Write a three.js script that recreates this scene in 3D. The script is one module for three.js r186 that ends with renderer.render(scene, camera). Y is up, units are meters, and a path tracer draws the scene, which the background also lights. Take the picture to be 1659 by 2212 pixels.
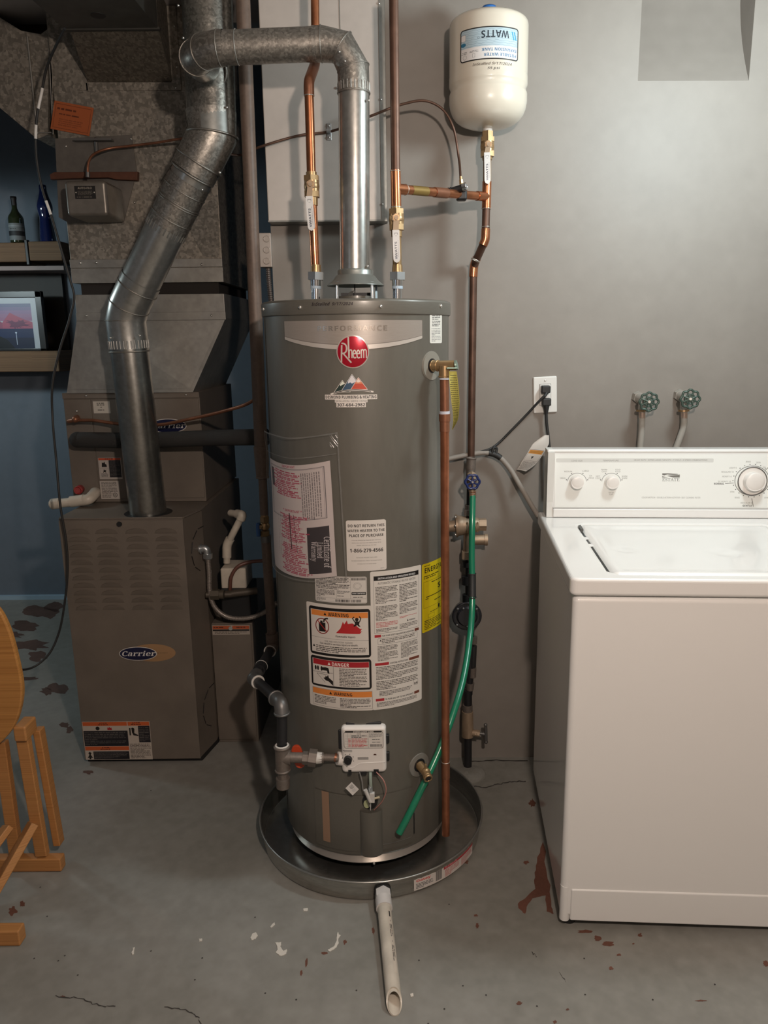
import * as THREE from 'three';
import { mergeGeometries } from 'three/addons/utils/BufferGeometryUtils.js';
import { RoundedBoxGeometry } from 'three/addons/geometries/RoundedBoxGeometry.js';
import { RectAreaLightUniformsLib } from 'three/addons/lights/RectAreaLightUniformsLib.js';

// ---------- camera, sky, lights, exposure ----------
const W = 1659, H = 2212, FOC = 1661, CX = 880, CY = 1106, EYE = 1.42;
const PITCH = Math.atan(FOC / (8436 - 1106)), ROLL = THREE.MathUtils.degToRad(-0.5);
const scene = new THREE.Scene();
scene.background = new THREE.Color(0.30, 0.42, 0.60);      // daylight outside the basement window
const renderer = new THREE.WebGLRenderer();
renderer.toneMapping = THREE.LinearToneMapping;
renderer.toneMappingExposure = 1.0;
renderer.shadowMap.enabled = true;
const fwd = new THREE.Vector3(0, -Math.sin(PITCH), -Math.cos(PITCH));
const up0 = new THREE.Vector3(0, Math.cos(PITCH), -Math.sin(PITCH));
const camRight = new THREE.Vector3(1, 0, 0).multiplyScalar(Math.cos(ROLL)).addScaledVector(up0, Math.sin(ROLL));
const camUp = up0.clone().multiplyScalar(Math.cos(ROLL)).addScaledVector(new THREE.Vector3(1, 0, 0), -Math.sin(ROLL));
const camera = new THREE.PerspectiveCamera(2 * Math.atan(CY / FOC) * 180 / Math.PI, W / H, 0.02, 40);
camera.position.set(0, EYE, 0);
camera.up.copy(camUp);
camera.lookAt(fwd.x, EYE + fwd.y, fwd.z);
camera.setViewOffset(W, H, -(CX - W / 2), 0, W, H);
camera.updateProjectionMatrix();
scene.add(camera);
RectAreaLightUniformsLib.init();
const LAMP_C = { at: [0.88, 2.08, -1.72], power: 2.05, color: new THREE.Color(0.86, 1.0, 1.03) };   // white globe hanging over the washer, right of the frame
const LAMP_W = { at: [0.29, 1.86, -0.08], power: 5.7, color: new THREE.Color(1.0, 0.83, 0.71) };   // bare warm bulb above the photographer
const LAMP_L = { at: [-2.50, 1.72, 1.25], power: 3.0, color: new THREE.Color(0.72, 0.86, 1.0) };   // basement window on the left

const LAMP_B = { power: 62, color: new THREE.Color(0.80, 0.97, 1.0) };                            // cool strip lamp by the shelves at the far left

// ---------- photo geometry ----------
const V = (x, y, z) => new THREE.Vector3(x, y, z);
function rayDir(px, py) {
  return fwd.clone().multiplyScalar(FOC).addScaledVector(camRight, px - CX).addScaledVector(camUp, -(py - CY));
}
const pz = (px, py, z) => { const d = rayDir(px, py), t = z / d.z; return V(d.x * t, EYE + d.y * t, z); };
const pg = (px, py, h = 0) => { const d = rayDir(px, py), t = (h - EYE) / d.y; return V(d.x * t, h, d.z * t); };
const pxr = (p, w) => { const q = p.clone().sub(V(0, EYE, 0)); return w / 2 / FOC * q.dot(fwd); };      // radius of a thing w pixels wide at p
const HX = -0.126, HZ = -2.045, HR = 0.2365;
function onHeater(px, py, R = HR, cx = HX, cz = HZ) {
  const d = rayDir(px, py), ox = -cx, oz = -cz;
  const a = d.x * d.x + d.z * d.z, b = 2 * (ox * d.x + oz * d.z), c = ox * ox + oz * oz - R * R, D = Math.max(0, b * b - 4 * a * c);
  const t = (-b - Math.sqrt(D)) / (2 * a);
  return { th: Math.atan2(d.x * t - cx, d.z * t - cz), y: EYE + d.y * t };
}

// ---------- random numbers, textures ----------
function rng(seed) { let a = seed >>> 0; return () => { a = (a + 0x6D2B79F5) | 0; let t = Math.imul(a ^ (a >>> 15), 1 | a); t = (t + Math.imul(t ^ (t >>> 7), 61 | t)) ^ t; return ((t ^ (t >>> 14)) >>> 0) / 4294967296; }; }
function noiseField(n, cells, seed) {          // tileable value noise, n x n
  const r = rng(seed), g = new Float32Array(cells * cells).map(() => r()), out = new Float32Array(n * n);
  for (let y = 0; y < n; y++) for (let x = 0; x < n; x++) {
    const u = x / n * cells, v = y / n * cells, i = Math.floor(u), j = Math.floor(v);
    let a = u - i, b = v - j; a = a * a * (3 - 2 * a); b = b * b * (3 - 2 * b);
    const i1 = (i + 1) % cells, j1 = (j + 1) % cells;
    out[y * n + x] = (g[j * cells + i] * (1 - a) + g[j * cells + i1] * a) * (1 - b) + (g[j1 * cells + i] * (1 - a) + g[j1 * cells + i1] * a) * b;
  }
  return out;
}
function fbm(n, base, octaves, seed) {
  const out = new Float32Array(n * n); let amp = 0.5, tot = 0;
  for (let o = 0; o < octaves; o++) { const f = noiseField(n, base << o, seed + o * 17); for (let i = 0; i < out.length; i++) out[i] += f[i] * amp; tot += amp; amp *= 0.55; }
  for (let i = 0; i < out.length; i++) out[i] /= tot;
  return out;
}
function dataTex(n, fn, srgb = true, repeat = true) {
  const d = new Uint8Array(n * n * 4);
  for (let i = 0; i < n * n; i++) { const c = fn(i, i % n, Math.floor(i / n)); d[i * 4] = c[0]; d[i * 4 + 1] = c[1]; d[i * 4 + 2] = c[2]; d[i * 4 + 3] = 255; }
  const t = new THREE.DataTexture(d, n, n); t.magFilter = THREE.LinearFilter; t.minFilter = THREE.LinearMipmapLinearFilter; t.generateMipmaps = true;
  if (srgb) t.colorSpace = THREE.SRGBColorSpace;
  if (repeat) t.wrapS = t.wrapT = THREE.RepeatWrapping;
  t.needsUpdate = true; return t;
}
const scaled = (t, s, s2 = s) => { const c = t.clone(); c.repeat.set(s, s2); c.needsUpdate = true; return c; };
function canvasTex(w, h, draw) {
  const c = document.createElement('canvas'); c.width = w; c.height = h;
  const g = c.getContext('2d'); draw(g, w, h);
  const t = new THREE.CanvasTexture(c); t.colorSpace = THREE.SRGBColorSpace; t.magFilter = THREE.LinearFilter; return t;
}
const cl = (v) => Math.max(0, Math.min(255, v));
function rr(g, x, y, w, h, r) { g.beginPath(); g.moveTo(x + r, y); g.arcTo(x + w, y, x + w, y + h, r); g.arcTo(x + w, y + h, x, y + h, r); g.arcTo(x, y + h, x, y, r); g.arcTo(x, y, x + w, y, r); g.closePath(); }
function poly(g, pts, fill) { g.fillStyle = fill; g.beginPath(); pts.forEach(([x, y], i) => (i ? g.lineTo(x, y) : g.moveTo(x, y))); g.closePath(); g.fill(); }
function txt(g, s, x, y, size, { color = '#111', bold = false, italic = false, family = 'sans-serif', align = 'left', width = 0 } = {}) {
  g.fillStyle = color; g.font = `${italic ? 'italic ' : ''}${bold ? 'bold ' : ''}${size}px ${family}`; g.textAlign = align; g.textBaseline = 'alphabetic';
  if (width) { const m = g.measureText(s).width, k = width / m; g.save(); g.translate(x, y); g.scale(k, 1); g.fillText(s, 0, 0); g.restore(); } else g.fillText(s, x, y);
}
// rows of print too small to read: runs of word-long strokes
function fine(g, x, y, w, h, rows, seed, color = '#333', last = 0.6) {
  const r = rng(seed), lh = h / rows; g.fillStyle = color;
  for (let i = 0; i < rows; i++) {
    const end = i % 5 === 4 || i === rows - 1 ? w * (last - 0.25 * r()) : w * (0.93 + 0.07 * r()); let cx = 0;
    while (cx < end - 2) { const ww = Math.min(end - cx, lh * (0.7 + 2.6 * r())); g.globalAlpha = 0.62 + 0.3 * r(); g.fillRect(x + cx, y + i * lh + lh * 0.25, ww, lh * 0.48); cx += ww + lh * 0.35; }
  }
  g.globalAlpha = 1;
}
function bars(g, x, y, w, h, seed, color = '#111') { const r = rng(seed); g.fillStyle = color; let c = 0; while (c < w) { const a = 1 + r() * w / 40; g.fillRect(x + c, y, a, h); c += a + 1 + r() * w / 40; } }
function triangle(g, x, y, s, c) { poly(g, [[x, y], [x + s, y], [x + s / 2, y - s * 0.9]], c); }

// ---------- materials ----------
const std = (o) => new THREE.MeshStandardMaterial({ roughness: 0.6, metalness: 0, side: THREE.DoubleSide, ...o });
const phy = (o) => new THREE.MeshPhysicalMaterial({ roughness: 0.5, metalness: 0, side: THREE.DoubleSide, ...o });
const rgb = (r, g, b) => new THREE.Color().setRGB(r, g, b);
// crystals of zinc: nearest-seed cells, each with its own tone
function spangle(n, count, seed, lo, hi, tint) {
  const r = rng(seed), pts = []; for (let i = 0; i < count; i++) pts.push([r() * n, r() * n, r(), r() * 6.28]);
  const G = 24, cell = n / G, grid = Array.from({ length: G * G }, () => []);
  pts.forEach((p) => grid[Math.min(G - 1, Math.floor(p[1] / cell)) * G + Math.min(G - 1, Math.floor(p[0] / cell))].push(p));
  const fine_ = fbm(n, 16, 4, seed + 5);
  return dataTex(n, (i, x, y) => {
    let best = 1e9, tone = 0; const gx = Math.floor(x / cell), gy = Math.floor(y / cell);
    for (let a = -1; a <= 1; a++) for (let b = -1; b <= 1; b++) for (const p of grid[((gy + a + G) % G) * G + ((gx + b + G) % G)]) {
      let dx = Math.abs(p[0] - x), dy = Math.abs(p[1] - y); dx = Math.min(dx, n - dx); dy = Math.min(dy, n - dy);
      const c = Math.cos(p[3]), s = Math.sin(p[3]), u = dx * c + dy * s, v = (dy * c - dx * s) * 1.7, d = u * u + v * v; if (d < best) { best = d; tone = p[2]; }
    }
    const k = lo + (hi - lo) * (0.25 + 0.75 * tone) * (0.75 + 0.5 * fine_[i]);
    return [cl(k * tint[0]), cl(k * tint[1]), cl(k * tint[2])];
  });
}
const spangleDark = spangle(512, 620, 11, 112, 176, [1, 0.98, 0.94]);
const spangleLight = spangle(512, 620, 23, 140, 205, [1, 0.99, 0.97]);
const grime = fbm(256, 4, 5, 77), grain = fbm(256, 32, 3, 78);
const brushed = dataTex(256, (i, x, y) => { const k = 178 + 50 * (grime[i] - 0.5) + 26 * (grain[i] - 0.5); return [cl(k), cl(k), cl(k * 0.985)]; });
const bumpFine = dataTex(256, (i) => { const k = 128 + 150 * (grain[i] - 0.5); return [cl(k), cl(k), cl(k)]; }, false);
const bumpSoft = dataTex(256, (i) => { const k = 128 + 220 * (grime[i] - 0.5); return [cl(k), cl(k), cl(k)]; }, false);
const M = {};
M.galvPlenum = std({ map: scaled(spangleDark, 5.2), metalness: 0.45, roughness: 0.48, color: rgb(0.80, 0.755, 0.70) });
M.galvBand = std({ map: scaled(brushed, 2), metalness: 0.6, roughness: 0.46, color: rgb(0.74, 0.72, 0.69) });
M.galvPipe = std({ map: scaled(spangleLight, 9), metalness: 0.8, roughness: 0.4, color: rgb(0.66, 0.63, 0.59), bumpMap: scaled(bumpSoft, 7), bumpScale: 0.0005 });
M.galvShiny = std({ map: scaled(brushed, 3), metalness: 0.85, roughness: 0.3, color: rgb(1.0, 0.99, 0.97) });
M.galvDull = std({ map: scaled(brushed, 3), metalness: 0.6, roughness: 0.42, color: rgb(0.62, 0.62, 0.60) });
M.ductWall = std({ map: scaled(brushed, 1.4), metalness: 0.3, roughness: 0.36, color: rgb(1.0, 0.92, 0.855) });
M.copper = std({ color: rgb(0.80, 0.36, 0.19), metalness: 0.9, roughness: 0.26, map: scaled(dataTex(256, (i) => { const k = 205 + 90 * (grime[i] - 0.5); return [cl(k + 10), cl(k), cl(k - 6)]; }), 6) });
M.copperDull = std({ color: rgb(0.42, 0.20, 0.12), metalness: 0.6, roughness: 0.42, map: M.copper.map });
M.copperAged = std({ color: rgb(0.19, 0.115, 0.085), metalness: 0.5, roughness: 0.45, map: M.copper.map });
M.solder = std({ color: rgb(0.70, 0.66, 0.60), metalness: 0.9, roughness: 0.3 });
M.brass = std({ color: rgb(0.60, 0.44, 0.24), metalness: 0.7, roughness: 0.36, map: M.copper.map });
M.brassDull = std({ color: rgb(0.56, 0.46, 0.34), metalness: 0.4, roughness: 0.48, map: M.copper.map });
M.chrome = std({ color: rgb(0.78, 0.80, 0.82), metalness: 1, roughness: 0.12 });
M.zinc = std({ color: rgb(0.55, 0.58, 0.60), metalness: 0.85, roughness: 0.3 });
M.screw = std({ color: rgb(0.72, 0.71, 0.68), metalness: 0.9, roughness: 0.25 });
M.black = std({ color: rgb(0.012, 0.012, 0.013), roughness: 0.5 });
M.blackIron = std({ color: rgb(0.022, 0.022, 0.024), roughness: 0.42, metalness: 0.2 });
M.iron = std({ color: rgb(0.16, 0.155, 0.15), roughness: 0.42, metalness: 0.6 });
M.ironGrey = std({ color: rgb(0.40, 0.335, 0.30), roughness: 0.5, metalness: 0.35, map: scaled(brushed, 8) });
M.sealant = std({ color: rgb(0.62, 0.59, 0.55), roughness: 0.6 });
M.white = std({ color: rgb(0.74, 0.73, 0.70), roughness: 0.45 });
M.plasticW = phy({ color: rgb(0.78, 0.74, 0.70), roughness: 0.35, clearcoat: 0.2, clearcoatRoughness: 0.3 });
M.enamel = phy({ color: rgb(0.80, 0.79, 0.77), roughness: 0.32, clearcoat: 0.85, clearcoatRoughness: 0.09 });
M.heater = phy({ color: rgb(0.148, 0.138, 0.116), roughness: 0.42, metalness: 0.15, clearcoat: 0.35, clearcoatRoughness: 0.22, map: scaled(dataTex(256, (i) => { const k = 240 + 16 * (grain[i] - 0.5); return [cl(k), cl(k), cl(k)]; }), 4) });
M.furnace = std({ color: rgb(0.215, 0.18, 0.148), roughness: 0.5, metalness: 0.1, map: scaled(dataTex(256, (i) => { const k = 226 + 40 * (grime[i] - 0.5); return [cl(k), cl(k), cl(k)]; }), 2.5), bumpMap: scaled(bumpFine, 12), bumpScale: 0.0002 });
M.pipeTaupe = std({ color: rgb(0.30, 0.208, 0.165), roughness: 0.5, map: scaled(brushed, 5) });
M.pvc = std({ color: rgb(0.72, 0.66, 0.58), roughness: 0.38, map: scaled(dataTex(256, (i) => { const k = 232 + 46 * (grime[i] - 0.5); return [cl(k), cl(k - 2), cl(k - 6)]; }), 5) });
M.insul = std({ color: rgb(0.026, 0.025, 0.024), roughness: 0.9, bumpMap: scaled(bumpFine, 20), bumpScale: 0.001 });
M.rubber = std({ color: rgb(0.02, 0.02, 0.02), roughness: 0.55 });
M.hoseGrey = std({ color: rgb(0.30, 0.27, 0.24), roughness: 0.6, bumpMap: scaled(bumpFine, 30), bumpScale: 0.0006 });
M.green = phy({ color: rgb(0.012, 0.19, 0.10), roughness: 0.28, clearcoat: 0.5, clearcoatRoughness: 0.2 });
M.paper = std({ color: rgb(0.72, 0.68, 0.64), roughness: 0.8 });
const print = (tex, rough = 0.45, o = {}) => phy({ map: tex, roughness: rough, clearcoat: 0.25, clearcoatRoughness: 0.25, ...o });

// ---------- building helpers ----------
const taken = {};
const numbered = (n) => { const k = (taken[n] = (taken[n] ?? -1) + 1); return k ? `${n}_${String(k).padStart(3, '0')}` : n; };
function tag(o, label, category, group) { o.userData.label = label; o.userData.category = category; if (group) o.userData.group = group; return o; }
function thing(name, label, category, base = V(0, 0, 0), group) {
  const o = new THREE.Group(); o.name = numbered(name); o.position.copy(base); scene.add(o); tag(o, label, category, group); o.userData_base = base.clone(); return o;
}
const origin = (p) => { while (p && p !== scene) { if (p.userData_base) return p.userData_base; p = p.parent; } return V(0, 0, 0); };
function flat(geos) {
  const list = (Array.isArray(geos) ? geos : [geos]).map((g) => { const n = g.index ? g.toNonIndexed() : g.clone(); for (const k of Object.keys(n.attributes)) if (!['position', 'normal', 'uv'].includes(k)) n.deleteAttribute(k); if (!n.attributes.uv) n.setAttribute('uv', new THREE.BufferAttribute(new Float32Array(n.attributes.position.count * 2), 2)); return n; });
  return list.length > 1 ? mergeGeometries(list) : list[0];
}
// geometry comes in world coordinates and is moved into the axes of its thing
function part(name, geos, material, parent, label) {
  const g = flat(geos), o = origin(parent); g.translate(-o.x, -o.y, -o.z);
  const m = new THREE.Mesh(g, material); m.name = name; m.castShadow = m.receiveShadow = true; parent.add(m);
  if (label) m.userData.label = label;
  return m;
}
function single(name, geos, material, label, category, base = V(0, 0, 0), group) {
  const g = flat(geos); g.translate(-base.x, -base.y, -base.z);
  const m = new THREE.Mesh(g, material); m.name = numbered(name); m.position.copy(base); m.castShadow = m.receiveShadow = true; scene.add(m); m.userData_base = base.clone();
  return tag(m, label, category, group);
}
const parts = (name, list, material, parent, label) => list.map((g) => part(name, g, material, parent, label));
function struct(name, geos, material, label) {
  const m = new THREE.Mesh(flat(geos), material); m.name = numbered(name); m.castShadow = m.receiveShadow = true; scene.add(m); m.userData.kind = 'structure'; if (label) m.userData.label = label; return m;
}
function metreUV(g) {                            // uv in metres from the face direction
  const n = g.index ? g.toNonIndexed() : g, p = n.attributes.position, q = n.attributes.normal, uv = new Float32Array(p.count * 2);
  for (let i = 0; i < p.count; i++) {
    const ax = Math.abs(q.getX(i)), ay = Math.abs(q.getY(i)), az = Math.abs(q.getZ(i));
    if (ax > ay && ax > az) { uv[2 * i] = p.getZ(i); uv[2 * i + 1] = p.getY(i); } else if (ay > az) { uv[2 * i] = p.getX(i); uv[2 * i + 1] = p.getZ(i); } else { uv[2 * i] = p.getX(i); uv[2 * i + 1] = p.getY(i); }
  }
  n.setAttribute('uv', new THREE.BufferAttribute(uv, 2)); return n;
}
function box(x0, x1, y0, y1, z0, z1, r = 0) {
  const w = Math.abs(x1 - x0), h = Math.abs(y1 - y0), d = Math.abs(z1 - z0);
  const g = r ? new RoundedBoxGeometry(w, h, d, 3, Math.min(r, w / 2.01, h / 2.01, d / 2.01)) : new THREE.BoxGeometry(w, h, d);
  g.translate((x0 + x1) / 2, (y0 + y1) / 2, (z0 + z1) / 2); return metreUV(g);
}
function aim(g, a, b) {                          // a shape along +y, centred, laid from a to b
  const d = b.clone().sub(a), q = new THREE.Quaternion().setFromUnitVectors(V(0, 1, 0), d.clone().normalize());
  g.applyQuaternion(q); g.translate((a.x + b.x) / 2, (a.y + b.y) / 2, (a.z + b.z) / 2); return g;
}
function rod(a, b, r, r2 = r, seg = 24, open = false) {
  const L = a.distanceTo(b), g = new THREE.CylinderGeometry(r2, r, L, seg, 1, open), uv = g.attributes.uv;
  for (let i = 0; i < uv.count; i++) uv.setXY(i, uv.getX(i) * 6.283 * r, uv.getY(i) * L);
  return aim(g, a, b);
}
function hex(a, b, r) { const g = new THREE.CylinderGeometry(r, r, a.distanceTo(b), 6, 1).toNonIndexed(); g.computeVertexNormals(); return aim(g, a, b); }
const lerp = (a, b, t) => a.clone().lerp(b, t);
function along(a, b, dist) { return a.clone().addScaledVector(b.clone().sub(a).normalize(), dist); }
function fillet(pts, r, n = 7) {                 // polyline with rounded corners
  const out = [pts[0].clone()];
  for (let i = 1; i < pts.length - 1; i++) {
    const a = pts[i - 1], p = pts[i], b = pts[i + 1], k = Math.min(r, p.distanceTo(a) * 0.48, p.distanceTo(b) * 0.48);
    const s = along(p, a, k), e = along(p, b, k);
    for (let j = 0; j <= n; j++) { const t = j / n; out.push(s.clone().multiplyScalar((1 - t) * (1 - t)).addScaledVector(p, 2 * t * (1 - t)).addScaledVector(e, t * t)); }
  }
  out.push(pts[pts.length - 1].clone()); return out;
}
function tube(path, r, seg = 14, caps = true) {  // path: dense points, r: number or function of arc fraction
  const n = path.length, T = [], len = [0];
  for (let i = 0; i < n; i++) T.push(path[Math.min(n - 1, i + 1)].clone().sub(path[Math.max(0, i - 1)]).normalize());
  for (let i = 1; i < n; i++) len.push(len[i - 1] + path[i].distanceTo(path[i - 1]));
  let N = Math.abs(T[0].y) < 0.9 ? V(0, 1, 0) : V(1, 0, 0); N = N.addScaledVector(T[0], -N.dot(T[0])).normalize();
  const pos = [], nor = [], uv = [], idx = [];
  for (let i = 0; i < n; i++) {
    N.addScaledVector(T[i], -N.dot(T[i])).normalize(); const B = T[i].clone().cross(N), R = typeof r === 'function' ? r(len[i] / len[n - 1]) : r;
    for (let j = 0; j <= seg; j++) { const a = j / seg * 6.28319, d = N.clone().multiplyScalar(Math.cos(a)).addScaledVector(B, Math.sin(a)), p = path[i]; pos.push(p.x + d.x * R, p.y + d.y * R, p.z + d.z * R); nor.push(d.x, d.y, d.z); uv.push(j / seg * 6.283 * R, len[i]); }
  }
  for (let i = 0; i < n - 1; i++) for (let j = 0; j < seg; j++) { const a = i * (seg + 1) + j, b = a + seg + 1; idx.push(a, a + 1, b, b, a + 1, b + 1); }
  if (caps) for (const [i, s] of [[0, -1], [n - 1, 1]]) {
    const c = pos.length / 3; pos.push(path[i].x, path[i].y, path[i].z); nor.push(T[i].x * s, T[i].y * s, T[i].z * s); uv.push(0, 0);
    for (let j = 0; j <= seg; j++) { const k = (i * (seg + 1) + j) * 3; pos.push(pos[k], pos[k + 1], pos[k + 2]); nor.push(T[i].x * s, T[i].y * s, T[i].z * s); uv.push(0, 0); }
    for (let j = 0; j < seg; j++) s < 0 ? idx.push(c, c + 2 + j, c + 1 + j) : idx.push(c, c + 1 + j, c + 2 + j);
  }
  const g = new THREE.BufferGeometry(); g.setAttribute('position', new THREE.Float32BufferAttribute(pos, 3)); g.setAttribute('normal', new THREE.Float32BufferAttribute(nor, 3)); g.setAttribute('uv', new THREE.Float32BufferAttribute(uv, 2)); g.setIndex(idx); return g;
}
const bent = (pts, r, f = 0.03, seg = 16) => tube(fillet(pts, f), r, seg);
const smooth = (pts, r, n = 60, seg = 12) => tube(new THREE.CatmullRomCurve3(pts, false, 'centripetal').getPoints(n), r, seg);
function lathe(profile, c, seg = 64) { const g = new THREE.LatheGeometry(profile.map(([r, y]) => new THREE.Vector2(r, y)), seg); g.translate(c.x, c.y, c.z); return g; }
// any surface from a grid of points: f(u, v) -> [Vector3], with uv = (u, v)
function sheet(f, nu, nv, uvf = (u, v) => [u, v]) {
  const pos = [], uv = [], idx = [];
  for (let j = 0; j <= nv; j++) for (let i = 0; i <= nu; i++) { const p = f(i / nu, j / nv); pos.push(p.x, p.y, p.z); uv.push(...uvf(i / nu, j / nv)); }
  for (let j = 0; j < nv; j++) for (let i = 0; i < nu; i++) { const a = j * (nu + 1) + i, b = a + nu + 1; idx.push(a, a + 1, b, b, a + 1, b + 1); }
  const g = new THREE.BufferGeometry(); g.setAttribute('position', new THREE.Float32BufferAttribute(pos, 3)); g.setAttribute('uv', new THREE.Float32BufferAttribute(uv, 2)); g.setIndex(idx); g.computeVertexNormals(); return g;
}
// a sticker on an upright cylinder between two angles and two heights, rounded corners
function sticker(th0, th1, yb, yt, R, cx = HX, cz = HZ, corner = 0.003, lift = 0.0007) {
  const w = (th1 - th0) * R, fy = (f, u) => (typeof f === 'function' ? f(u) : f), h = fy(yt, 0.5) - fy(yb, 0.5), cv = corner / h, rows = [];
  for (let k = 0; k <= 4; k++) rows.push(cv * k / 4); for (let k = 1; k < 6; k++) rows.push(cv + (1 - 2 * cv) * k / 6); for (let k = 0; k <= 4; k++) rows.push(1 - cv + cv * k / 4);
  const ins = (v) => { const e = v < cv ? 1 - v / cv : v > 1 - cv ? (v - 1 + cv) / cv : 0; return corner / w * (1 - Math.sqrt(Math.max(0, 1 - e * e))); };
  const at = (u, j) => { const v = rows[j], i = ins(v); return [i + u * (1 - 2 * i), v]; };
  const N = rows.length - 1;
  return sheet((u, t) => { const [a, v] = at(u, Math.round(t * N)), th = th0 + (th1 - th0) * a, b = fy(yb, a); return V(cx + Math.sin(th) * (R + lift), b + (fy(yt, a) - b) * v, cz + Math.cos(th) * (R + lift)); }, Math.max(6, Math.ceil((th1 - th0) / 0.04)), N, (u, t) => at(u, Math.round(t * N)));
}
// a flat rectangle (print on a flat face): lower left, lower right, upper left
const flatSheet = (a, b, c, n = 1) => sheet((u, v) => a.clone().addScaledVector(b.clone().sub(a), u).addScaledVector(c.clone().sub(a), v), n, n);
function plate(a, b, c, thick) {                 // the same with thickness, front carries the print
  const n = b.clone().sub(a).cross(c.clone().sub(a)).normalize().multiplyScalar(thick), f = flatSheet(a.clone().add(n), b.clone().add(n), c.clone().add(n));
  const d = b.clone().add(c).sub(a), P = [a, b, d, c], q = P.map((p) => p.clone().add(n)), sides = [];
  for (let i = 0; i < 4; i++) { const j = (i + 1) % 4; sides.push(sheet((u, v) => lerp(lerp(P[i], P[j], u), lerp(q[i], q[j], u), v), 1, 1, () => [0.02, 0.02])); }
  return [f, ...sides];
}
function prism(pts, z0, z1, bevel = 0) {         // outline in x, y pushed from z0 (back) to z1 (front)
  const s = new THREE.Shape(pts.map((p) => new THREE.Vector2(p.x ?? p[0], p.y ?? p[1])));
  const g = new THREE.ExtrudeGeometry(s, { depth: z1 - z0 - 2 * bevel, bevelEnabled: bevel > 0, bevelSize: bevel, bevelThickness: bevel, bevelOffset: -bevel, bevelSegments: 2, curveSegments: 20 });
  g.translate(0, 0, z0 + bevel); return metreUV(g);
}
function hull(front, back) {                     // two matching outlines joined by side faces
  const geos = [], n = front.length, tri = (a, b, c) => { const g = new THREE.BufferGeometry(); g.setAttribute('position', new THREE.Float32BufferAttribute([a.x, a.y, a.z, b.x, b.y, b.z, c.x, c.y, c.z], 3)); g.computeVertexNormals(); return metreUV(g); };
  for (let i = 1; i < n - 1; i++) { geos.push(tri(front[0], front[i], front[i + 1]), tri(back[0], back[i + 1], back[i])); }
  for (let i = 0; i < n; i++) { const j = (i + 1) % n; geos.push(tri(front[i], back[i], front[j]), tri(front[j], back[i], back[j])); }
  return geos;
}
function ring(c, dir, R, r, seg = 28, ts = 8) { const g = new THREE.TorusGeometry(R, r, ts, seg); g.applyQuaternion(new THREE.Quaternion().setFromUnitVectors(V(0, 0, 1), dir.clone().normalize())); g.translate(c.x, c.y, c.z); return g; }
function ball(c, r, sx = 1, sy = 1, sz = 1) { const g = new THREE.SphereGeometry(r, 20, 14); g.scale(sx, sy, sz); g.translate(c.x, c.y, c.z); return g; }
const screwHead = (c, n, r = 0.005) => { const g = new THREE.SphereGeometry(r, 10, 6, 0, 6.2832, 0, 1.571); g.applyQuaternion(new THREE.Quaternion().setFromUnitVectors(V(0, 1, 0), n.clone().normalize())); g.translate(c.x, c.y, c.z); return g; };

// a paper strip along a line of points; its width turns about the line, uv runs along the paper itself
function strip(pts, widths, turns, n = 28, m = 4, curl = 0) {
  const c = new THREE.CatmullRomCurve3(pts, false, 'centripetal'), at = (a, t) => { const k = t * (a.length - 1), i = Math.min(a.length - 2, Math.floor(k)); return a[i] + (a[i + 1] - a[i]) * (k - i); };
  return sheet((u, v) => { const p = c.getPointAt(v), w = at(widths, v), f = at(turns, v), q = u - 0.5; return p.add(V(Math.cos(f) * w * q, 0, Math.sin(f) * w * q + curl * (q * q - 0.08))); }, m, n, (u, v) => [v * v * 0.35 + v * 0.65, u]);
}
// ---------- the setting ----------
const WZ = -2.41, CEIL = 2.42;
const wallTone = dataTex(256, (i) => { const k = 232 + 20 * (grime[i] - 0.5) + 10 * (grain[i] - 0.5); return [cl(k), cl(k), cl(k)]; });
M.wall = std({ color: rgb(0.305, 0.276, 0.246), roughness: 0.55, map: scaled(wallTone, 0.9), bumpMap: scaled(bumpSoft, 3.3), bumpScale: 0.0012 });
M.blueWall = std({ color: rgb(0.175, 0.21, 0.255), roughness: 0.7, map: scaled(wallTone, 1.1) });
M.ductWall = std({ map: scaled(wallTone, 1.4), metalness: 0.15, roughness: 0.34, color: rgb(0.66, 0.60, 0.55) });
M.ceil = std({ color: rgb(0.40, 0.37, 0.35), roughness: 0.9 });
const floorMottle = fbm(512, 3, 6, 301), floorGrit = fbm(512, 64, 3, 302);
const floorMap = dataTex(512, (i) => { const a = (floorMottle[i] - 0.5) * 62, b = (floorGrit[i] - 0.5) * 26; return [cl(206 + a + b), cl(204 + a + b), cl(198 + a * 1.1 + b)]; });
M.floor = std({ color: rgb(0.365, 0.36, 0.345), roughness: 0.52, map: scaled(floorMap, 0.62), bumpMap: scaled(bumpSoft, 2.2), bumpScale: 0.0012 });
const floor = struct('floor', box(-2.75, 2.4, -0.12, 0, -4.35, 2.1), M.floor);
struct('ceiling', [box(-2.75, 2.4, CEIL, CEIL + 0.1, -2.78, 2.1), box(-2.75, 2.4, 2.72, 2.8, -4.35, -2.78), box(-2.75, 2.4, CEIL + 0.1, 2.72, -2.82, -2.78)], M.ceil);
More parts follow.
